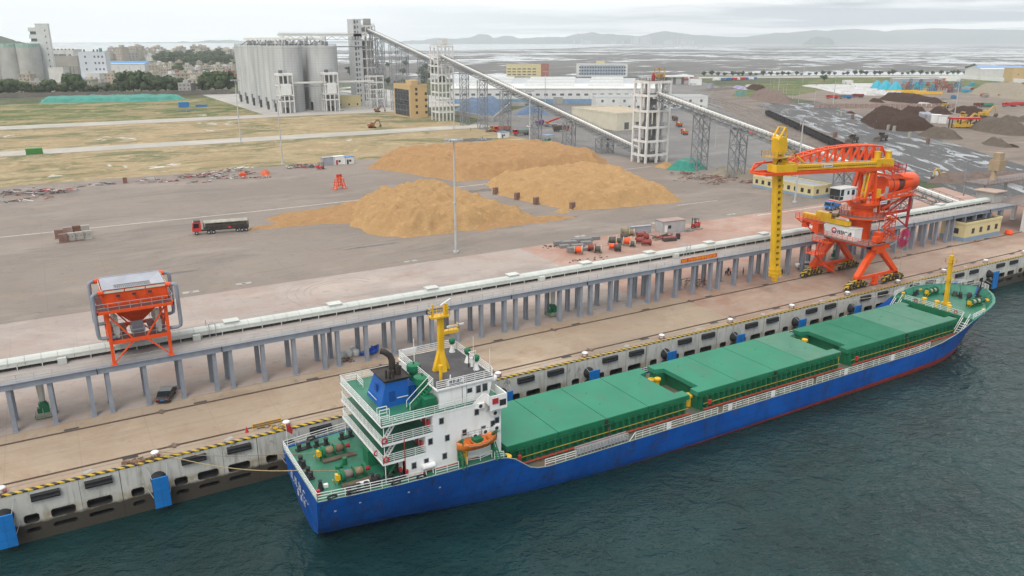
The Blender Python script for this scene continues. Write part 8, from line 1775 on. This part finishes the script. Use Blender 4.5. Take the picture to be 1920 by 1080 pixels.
for i, (u, v, l_) in enumerate(((1705, 158, 'grey open shed with white roof behind the coloured machinery'), (1745, 154, 'long low grey shed behind the coloured machinery'), (1780, 152, 'white roofed stores beside the shore road'), (1620, 164, 'white cabin row beside the cyan cones'), (1589, 157, 'small white cabin on the grass verge'))): cabin_box(u, v, (44, 30, 24, 26, 10)[i], 9, (7, 5, 5, 4, 4)[i], AZ-math.pi/2, l_, m_hgrey if i < 2 else m_white, m_white, 'shed', m_dark, 0, 'open_shed')
for i in range(16):
    u, v = 1755+i*8.+rn.uniform(-4, 4), rn.uniform(178, 192); p = at(u, v); sheet('puddle', lv(p.x, p.y, rn.uniform(5, 16), rn.uniform(3, 8), AZ-math.pi/2, 10, i), .03, m_wet) if i < 6 else None
# tanks beside the ore heaps
for i, (u, v) in enumerate(((1728, 219), (1733, 221), (1738, 219), (1743, 222), (1749, 224))): p = at(u, v); tag(M((p.x, p.y, 0)).lathe((p.x, p.y, 0), [(2, 0), (2.1, 2.6), (1.6, 3.3)], 10).build('store_tank', m_hgrey), 'pale grey squat tank in the row behind the white cabins', 'tank', 'pale squat tanks behind the white cabins')
cabin_box(1754, 230, 6, 5, 5, .4, 'white cabin nearest the red and yellow machine', m_white, m_white, name='site_cabin'); cabin_box(1768, 231, 7, 5, 4.6, .4, 'white cabin between the tanks and the red machine', m_white, m_hgrey, name='site_cabin')
excavator(1806, 237, 2.6, 'yellow excavator with red roof near the white cabins', None, 1.7); excavator(1846, 221, 2.9, 'yellow excavator by the small brown heap', None, 1.6); loader(1804, 225, .3, 'yellow wheel loader behind the red roofed machine', None, 1.6); loader(1770, 203, .2, 'yellow wheel loader by the row of fencing blocks', None, 1.6)
p = at(1806, 240); t_ = thing('mobile_crusher', 'red roofed yellow and black crushing machine near the white cabins', 'crusher', (p.x, p.y, 0), AZ-math.pi/2); M().box(-9, 9, -2, 2, 5.2, 6.4).build('red_roof', m_vred, t_); b = M(); b.box(-7, 7, -2, 2, .8, 2.4); b.beam((-6, 0, 2), (5, 0, 5), 1.2); b.build('body', m_vyel, t_); b = M(); [b.beam((x, y, 0), (x, y, 5.2), .5) for x in (-8, -3, 3, 8) for y in (-1.6, 1.6)]; b.build('posts', m_dark, t_)
loader(1598, 268, .2, 'dark muddy wheel loader on the wet coal ground, bucket to the left', m_bed, 1.35); loader(1652, 264, .1, 'dark muddy wheel loader on the wet coal ground, farther right', m_bed, 1.35); hp_(1590, 1612, 258, 2, 3, m_ore, 'black coal heap behind the muddy loader', 102, 1., 'coal heap')
excavator(1765, 337, 0., 'yellow excavator digging in the rubble behind the crane counterweight', None, .95)
excavator(708, 210, 2.6, 'small brown excavator at the field edge below the silos', mat('faded_digger', (.22, .10, .04), .7, .2), 1.); excavator(698, 240, 3.3, 'rusty excavator on the dirt bank by the pale road', mat('rusty_digger', (.30, .10, .03), .7, .2), 1.)
GL = 'lorries parked on the brown yard'
for u, v, rz, l_, mc, mb in ((1560, 185, 0, 'red lorry at the left of the parked lorries on the brown yard', m_vred, m_vred), (1585, 185, 0, 'blue grey lorry in the middle of the parked lorries', m_vgry, m_vblu), (1608, 183, .2, 'dark red lorry at the right of the parked lorries', m_dkred, m_dkred), (1848, 201, .1, 'dark lorry with green tail near the sand mound', m_bed, m_vgrn), (1838, 201, .1, 'dark red lorry in front of the sand mound', m_dkred, m_dkred), (1892, 200, .1, 'bright red lorry at the right frame edge', m_vred, m_vred), (1910, 199, .1, 'crimson lorry cut by the right frame edge', m_dkred, m_vred), (1290, 152, 0, 'red lorry waiting at the gate canopy', m_vred, m_vred), (1302, 150, .3, 'dark red lorry behind the gate canopy', m_dkred, m_dkred)): lorry(u, v, rz+AZ-math.pi/2, l_, mc, mb, 9.5, 1.7, None, 1.15, GL)
for i in range(14):
    u = 1345+i*5.2; k = rn.randrange(5); p = at(u, 151.5-i*.15); b = M((p.x, p.y, 0)); b.bx(p.x, p.y, 2.2, 9, 2.6, 3., AZ+.6); b.bx(p.x-4, p.y+2, 1.6, 2.6, 2.6, 2.6, AZ+.6); tag(b.build('parked_lorry', (m_vred, m_vblu, m_white, m_vgrn, m_vgry)[k]), f"distant {('red', 'blue', 'white', 'green', 'grey')[k]} lorry parked near the gate by the shore road", 'lorry', f"distant {('red', 'blue', 'white', 'green', 'grey')[k]} lorries near the gate")
# gate canopy and gatehouse
p = at(1272, 158); t_ = thing('gate_canopy', 'white roofed gate canopy over the road beyond the warehouse', 'gate canopy', (p.x, p.y, 0), AZ-math.pi/2); M().box(-17, 17, -5, 5, 8.6, 10.4).build('canopy_roof', m_white, t_)
for x in (-15, -5, 5, 15): M().box(x-1, x+1, -3, 3, 0, 8.6).build('pier', m_gdark, t_)
cabin_box(1303, 159.5, 14, 8, 7, AZ-math.pi/2, 'white gatehouse with dark windows by the gate canopy', m_white, m_white, 'gatehouse', m_dark, 4, 'gatehouse'); cabin_box(1332, 166, 5, 5, 5, .3, 'grey booth at the bend of the railway', m_hgrey, m_galv, 'booth', None, 0, 'booth')
p = at(1388, 183); t_ = thing('sign_board', 'teal sign board standing on the grass beside the railway', 'sign board', (p.x, p.y, 0), AZ-math.pi/2); M().box(-4.5, 4.5, -.15, .15, 1.5, 6).build('board', mat('teal_board', (.14, .30, .26), .6), t_); M().box(-3.6, -3.2, -.1, .1, 0, 1.5).build('post', m_galv, t_); M().box(3.2, 3.6, -.1, .1, 0, 1.5).build('post', m_galv, t_)
# sheds at the right
building('plant_shed', 'white industrial shed with blue gable roof beyond the sand mound', 'shed', 1135, 535, 64, 40, 14, m_whitew, AZ-math.pi/2, [('s', 4, 4, 1, 1)], m_vblu, 4, None, 0, None, m_gdark, (11, 7)); building('tan_building', 'tan two storey building beside the white shed', 'building', 1090, 478, 34, 20, 17, m_ochre, AZ-math.pi/2, [('s', -10, 10, 3, z) for z in (3, 9)], m_flatroof); p = at(1917, 152); tag(M((p.x+20, p.y+5, 0)).lathe((p.x+20, p.y+5, 0), [(3.2, 0), (2.6, 42)], 14).build('chimney', m_white), 'tall white chimney at the right frame edge', 'chimney')
wall_run('long white boundary wall along the road to the tan building', PX((1780, 146), (1850, 151), (1920, 156)), 5, 1, m_white)
cabin_box(1410, 250, 3, 2, 2, .2, 'orange box on the walkway beside the lower gallery', m_orange, m_orange, 'box', None, 0, 'steel_box', 0.)
# ================================================================== trees, town and the works at the left
m_leaf = G('tree_leaves')
def _leaf(g):
    oi = g.n.new('ShaderNodeObjectInfo'); col = g.mix(g.rng(g.noise(.25, 5), .35, .65), (.038, .068, .028), (.085, .125, .05)); col = g.mix(g.rng(oi.outputs['Random'], 0, 1, 0, .5), col, (.075, .09, .045)); g.done(col, .8, .2)
_leaf(m_leaf); m_leaf = m_leaf.m; m_bark = mat('bark', (.09, .07, .05), .9, .3)
def tree_proto(r_, h, n, seed):
    rn = random.Random(seed); t_ = thing('tree', 'tree', 'tree'); b = M(); b.path([(0, 0, 0), (.15, .1, h*.3), (0, 0, h*.55)], .035*h, 7, .02*h)
    for i in range(5): a = i*1.26; b.tube((0, 0, h*.3+i*.3), (r_*.6*math.cos(a), r_*.6*math.sin(a), h*.62+.1*i), .016*h, .006*h, 5)
    b.build('trunk', m_bark, t_); b = M(); blobs = [(rn.gauss(0, r_*.42), rn.gauss(0, r_*.42), h*rn.uniform(.38, .86), r_*rn.uniform(.3, .55)) for _ in range(13)]
    for i in range(n):
        x, y, z, q = rn.choice(blobs); d = Vector((rn.gauss(0, 1), rn.gauss(0, 1), rn.gauss(0, .8))).normalized(); c = Vector((x, y, z))+d*q*rn.uniform(.55, 1.08); s = r_*rn.uniform(.07, .15)
        u = d.orthogonal().normalized()+d*rn.uniform(-.5, .5); w_ = d.cross(u).normalized(); u.normalize(); b.quad(c-u*s-w_*s, c+u*s-w_*s*.8, c+u*s*.9+w_*s, c-u*s*.8+w_*s)
    b.build('crown', m_leaf, t_); return t_
T0 = [tree_proto(7., 13., 1100, 1), tree_proto(6., 11., 900, 2), tree_proto(3.2, 6.5, 420, 3)]
used = [0, 0, 0]
def tree(u, v, k, s, lab, grp):
    p = at(u, v); rz = random.uniform(0, 6.28)
    if not used[k]: t_ = T0[k]; used[k] = 1; t_.location = p; t_.rotation_euler = (0, 0, rz); t_['label'] = lab; t_['group'] = grp
    else: t_ = dup(T0[k], p, rz, lab, grp)
    t_.scale = (s, s, s*random.uniform(.85, 1.1))
GTw = 'dark trees between the field and the town'
for u, v, k, s in ((2, 178, 0, 1.2), (14, 180, 0, 1.3), (28, 180, 0, 1.25), (42, 180, 1, 1.3), (60, 180, 1, .9), (82, 179, 0, .95), (97, 179, 0, 1.05), (110, 179, 1, 1.1), (138, 178, 0, 1.4), (150, 178, 0, 1.2), (160, 178, 1, 1.), (222, 177, 1, 1.2), (236, 177, 0, 1.3), (252, 177, 0, 1.6), (266, 176, 0, 1.6), (282, 176, 0, 1.5), (296, 176, 0, 1.3), (312, 175, 0, 1.4), (326, 175, 0, 1.25), (340, 174, 1, 1.2), (392, 175, 0, 1.4), (404, 175, 0, 1.6), (418, 175, 0, 1.6), (430, 174, 0, 1.3), (200, 176, 2, 1.4), (182, 177, 2, 1.6), (72, 180, 2, 1.5), (358, 172, 2, 1.6)): tree(u, v, k, s, 'dark rounded tree between the dry field and the town', GTw)
rn = random.Random(23); GTt = 'trees among the town houses'
for i in range(64):
    u = rn.uniform(300, 436); v = rn.uniform(108, 124) if i < 40 else rn.uniform(120, 146); tree(u, v, rn.choice((0, 1)), rn.uniform(1.2, 2.2) if i < 40 else rn.uniform(.7, 1.1), 'green tree among the far town houses', GTt)
for i in range(46):
    u = 1322+i*12.2+rn.uniform(-3, 3); tree(u, 143.3-(u-1322)*.006, 2, rn.uniform(.7, 1.25), 'small roadside tree along the shore road', 'roadside trees along the shore road')
for u, v, s in ((1545, 153, 1.4), (1820, 131, 1.3), (1824, 131, 1.7), (1812, 132, 1.1)): tree(u, v, 2, s, 'single bushy tree beyond the ore yard', 'single trees beyond the ore yard')
for i in range(26):
    tree(rn.uniform(640, 830), rn.uniform(118, 172), 2, rn.uniform(.9, 2.2), 'bush on the dykes behind the conveyor towers', 'bushes on the dykes behind the towers')
# ------------------------------------------------------------------ town houses
WC = [mat('house_grey', (.34, .32, .30), .85, .15, .2), mat('house_cream', (.50, .45, .36), .85, .12, .2), mat('house_white', (.60, .58, .55), .8, .1, .2), mat('house_brick', (.30, .20, .155), .9, .15, .2), mat('house_tan', (.40, .34, .27), .9, .15, .2)]
wn = ['grey', 'cream', 'white', 'brick red', 'tan']; HP = []
for k in range(5):
    t_ = thing('town_house', 'house', 'house'); fl = (3, 4, 3, 2, 5)[k]; h = fl*3.3; L, W = (13, 11, 15, 12, 12)[k], (10, 10, 9, 9, 11)[k]
    M().box(-L/2, L/2, -W/2, W/2, 0, h).build('walls', WC[k], t_); b = M(); b.box(-L/2-.3, L/2+.3, -W/2-.3, W/2+.3, h, h+.8); b.build('roof', m_conc if k != 3 else mat('tile_red', (.30, .09, .06), .8, .15), t_); b = M(); b.box(-2.5, 2.5, -2, 2.5, h+.8, h+3.4); b.build('stair_house', WC[k], t_)
    for f in range(fl):
        for i in range(3): b = M(); x = -L/2+L*(i+.5)/3; b.box(x-.8, x+.8, -W/2-.06, -W/2+.02, f*3.3+1, f*3.3+2.6); b.build('window', m_gdark, t_)
        b = M(); b.box(-L/2-.06, -L/2+.02, -1, 1, f*3.3+1, f*3.3+2.6); b.build('window', m_gdark, t_)
    HP.append([t_, 0])
def house(u, v, k, s=1., lab=None):
    p = at(u, v); rz = AZ-math.pi/2+rn.uniform(-.5, .5); t_, n = HP[k]; lab = lab or f'{wn[k]} town house among the far houses'; grp = f'{wn[k]} houses of the far town'
    if n == 0: t_.location = p; t_.rotation_euler = (0, 0, rz); HP[k][1] = 1; t_['label'] = lab; t_['group'] = grp
    else: t_ = dup(t_, p, rz, lab, grp)
    t_.scale = (s, s, s)
for i in range(120):                       # far shore rows, seen as a low pale belt
    house(rn.uniform(205, 445), rn.uniform(103, 114), rn.randrange(5), rn.uniform(1.3, 2.1))
for i in range(52): house(rn.uniform(288, 440), rn.uniform(128, 160), rn.randrange(5), rn.uniform(.8, 1.2))
for u, v, k in ((352, 176, 0), (366, 175, 1), (376, 174, 4), (180, 172, 0), (172, 176, 1), (205, 172, 3), (192, 174, 0), (75, 172, 0), (60, 176, 3), (120, 176, 3), (232, 165, 3), (345, 168, 4), (362, 166, 0), (384, 164, 1), (398, 160, 2), (56, 170, 4), (214, 168, 4)): house(u, v, k, 1.)
building('white_house', 'white two storey house with dark windows before the left silos', 'house', *(at(90, 172)+Vector((0, 4, 0)))[:2], 30, 12, 9, m_whitew, AZ-math.pi/2, [('s', -12, 12, 6, z) for z in (1.5, 5.5)], mat('red_trim_roof', (.30, .14, .11), .8))
# ------------------------------------------------------------------ works at the left
m_oldc = mat('old_silo_concrete', (.42, .41, .385), .85, .15, .08, (.24, .225, .2), .55, .12, .2)
def osilo(u, r_, lab):
    p = at(u, 158); h = top(u, 158, 89); t_ = thing('old_silo', lab, 'silo', (p.x, p.y+r_, 0), 0, 'old pale silos at the left'); M().lathe((0, 0, 0), [(r_, 0), (r_, h)], 28).build('silo_wall', m_oldc, t_, 'auto'); b = M(); b.lathe((0, 0, 0), [(r_+.2, h), (r_+.2, h+4.5)], 16); b.build('roof_house', mat('pale_green_roof', (.30, .42, .37), .7, .2), t_)
for u, l_ in ((-30, 'old pale silo beyond the left frame edge'), (-4, 'old pale silo cut by the left frame edge'), (29, 'old pale silo, middle one beside the white tower'), (64, 'old pale silo next to the white tower')): osilo(u, 12.8, l_)
p = at(104, 156); ht = top(104, 156, 46); building('white_tower', 'tall slim white tower block with balconies beside the old silos', 'tower', p.x-4, p.y+8, 13.5, 13, ht, m_whitew, AZ-math.pi/2+.35, [('s', 3, 3, 1, ht-8-i*7.) for i in range(8)], m_conc, 0, None, 1.2, None, m_gdark, (1.2, 2.))
t_ = bpy.context.scene.objects['white_tower']
for i in range(6): b = M(); z = ht-8-i*8.2; b.box(-15, -6.8, -6, 6, z, z+4.6); b.build('balcony', m_whitew, t_)
b = M(); b.box(-13.5, -6.8, -5, 5, ht-54, ht-6); b.build('balcony_core', m_gdark, t_)
p = at(136, 152); building('beige_works', 'tall beige concrete silo block with a row of small windows', 'works', p.x, p.y+18, 40, 34, top(136, 152, 106), mat('beige_concrete', (.40, .375, .335), .85, .1, .1, (.3, .28, .25), .4, .15, .3), AZ-math.pi/2, [('s', -17, 17, 8, 39)], m_conc, 0, None, .8, None, m_gdark, (2., 1.6))
t_ = bpy.context.scene.objects['beige_works']; h_ = top(136, 152, 106); b = M(); b.box(-18, 12, -8, 14, h_, h_+9); b.build('roof_house', WC[2], t_); b = M()
for i in range(9): b.lathe((-18+i*4.4, -17, 0), [(2.4, 0), (2.4, h_-12)], 10)
b.build('silo_ribs', mat('beige_ribs', (.42, .40, .36), .85, .1, .1), t_)
for i in range(12): b = M(); b.bx(rn.uniform(-18, 16), rn.uniform(-16, -9), h_+1.5, 2, 2, 3); b.build('roof_unit', m_latt, t_)
p = at(188, 154); hw = top(188, 154, 99); building('white_mill', 'white panelled mill building with rows of small dark windows', 'mill', p.x-2, p.y+9, 31, 20, hw, mat('white_panel', (.62, .64, .68), .6, .05, .1), AZ-math.pi/2+.2, [('s', 3, 12, 3, 7+i*7.6) for i in range(5)]+[('s', -8, -8, 1, 7+i*7.6) for i in range(5)], m_conc, 0, None, .8, None, m_gdark, (2., 2.6))
t_ = bpy.context.scene.objects['white_mill']; b = M(); b.bx(8, 2, hw+3, 3, 3, 5); b.build('roof_tank', mat('tank_teal', (.10, .30, .28), .6), t_); b = M(); b.box(-15, 28, -16, -10, 0, 9); b.build('annex', m_white, t_); b = M(); b.box(-15, 8, -22, -16, 4, 5); b.build('annex_roof', m_vblu, t_)
p = at(247, 146); building('blue_roof_shed', 'pale shed with a bright blue gable roof left of the town', 'shed', p.x, p.y+14, 62, 26, 19, m_whitew, AZ-math.pi/2-.1, [('s', -24, 24, 4, 1)], mat('blue_metal_roof', (.05, .22, .50), .5, .1, .2), 3.5, None, 0, None, m_conc, (.6, 15))
p = at(166, 162); building('small_white_block', 'plain white four window block before the mill', 'house', p.x+8, p.y, 16, 10, 14, WC[2], AZ-math.pi/2, [('s', -4, 4, 2, z) for z in (3, 8)], m_conc, 0, None, .6, None, m_gdark, (2., 2.))
building('white_annex', 'white panelled annex with blue canopy beside the beige works', 'annex', *(at(114, 158)+Vector((0, 4, 0)))[:2], 18, 12, 19, WC[2], AZ-math.pi/2, [], m_vblu)
# green netting over a spoil bank, boundary wall, small things in the field
heap('netted_bank', 'long spoil bank under bright green netting at the back of the field', 'covered bank', PX((77, 193), (130, 192.5), (200, 191.5), (260, 191), (344, 187), (344, 183.5), (280, 183), (200, 184.5), (120, 186), (80, 187.5)), 3.4, mat('green_netting', (.03, .23, .18), .7, .3, .15, (.10, .20, .18), .5, .12), 1.8, .8, 1., 110)
wall_run('long low dark boundary wall between the field and the trees', PX((-40, 184), (120, 181), (250, 179.5), (434, 176)), 4, .6, mat('old_boundary_wall', (.16, .14, .125), .9, .2, .2))
cabin_box(345, 201, 8, 5, 4, -.1, 'bright blue hut in the grass field', m_vblu, m_cyan, 'hut', None, 0, 'site_hut'); cl('stored_pipes', 'grey stored materials beside the bright blue hut', 'materials', *at(352, 209)[:2], 40, 4., [m_conc, m_vblu, m_slab], 300, .8, 4.); cabin_box(378, 200, 9, 3, 1.4, -.2, 'low blue sheeted stack right of the bright blue hut', m_vblu, m_tarpb, 'stack', None, 0, 'sheeted_stack')
p = at(65, 289); t_ = thing('green_container', 'green container on the pale dirt road at the left', 'container', (p.x, p.y, 0), 0.); b = M(); b.box(-3.4, 3.4, -1.3, 1.3, .1, 2.7); [b.box(-3.3+i*.6, -3.1+i*.6, -1.36, 1.36, .2, 2.6) for i in range(11)]; b.build('corrugated_box', mat('container_green', (.05, .22, .04), .6, .1), t_); b = M(); b.box(3.4, 3.45, -1.2, 1.2, .2, 2.6); b.build('container_door', m_vgrn, t_)
m_debris = mat('white_debris', (.60, .58, .54), .8, .15, .5)
lit = M()
for i, (u, v, ru, rv) in enumerate(((20, 255, 14, 3), (222, 258, 16, 3), (190, 262, 10, 2), (248, 261, 12, 2.5), (400, 232, 20, 4), (430, 231, 12, 3), (395, 245, 14, 2), (300, 313, 12, 3), (325, 308, 10, 2), (105, 330, 9, 2), (205, 310, 4, 1.5), (235, 312, 4, 1.2), (455, 315, 8, 2), (655, 262, 8, 2), (700, 230, 10, 2), (380, 216, 12, 3))):
    
    for k in range(8): p = at(u+random.gauss(0, ru*.55), v+random.gauss(0, .9+rv*.15)); lit.add([(x, y, .02+.002*k) for x, y in lv(p.x, p.y, random.uniform(.8, ru*.22), random.uniform(.4, rv*.45), random.gauss(.05, .2), 11, i*9+k)], [tuple(range(11))])
lit.build('pale_litter', m_debris, kind='stuff')
blot('puddle', 890, 262, 17, 9, .02, m_wet, 41); blot('puddle', 930, 268, 14, 4, .024, m_wet, 42)
# ------------------------------------------------------------------ city across the bay
m_city = mat('far_city', (.34, .35, .36), .8, .1, .01)
for i in range(46):
    u = (1100+rn.gauss(0, 8)) if i < 8 else (1200+rn.gauss(0, 9)) if i < 22 else (1272+rn.gauss(0, 14)) if i < 38 else rn.uniform(1090, 1300); p = at(u, 83); h = (rn.uniform(90, 130) if i < 22 and i >= 8 else rn.uniform(50, 90)) if i < 38 else rn.uniform(25, 50)
    b = M((p.x, p.y, 0)); w_ = rn.uniform(22, 34); b.bx(p.x, p.y, h/2, w_, w_, h, rn.random()); b.bx(p.x, p.y, h+3, w_*.4, w_*.4, 6, rn.random()); tag(b.build('city_tower', m_city), 'pale high rise tower across the bay below the mountains', 'tower block', 'high rise towers across the bay')
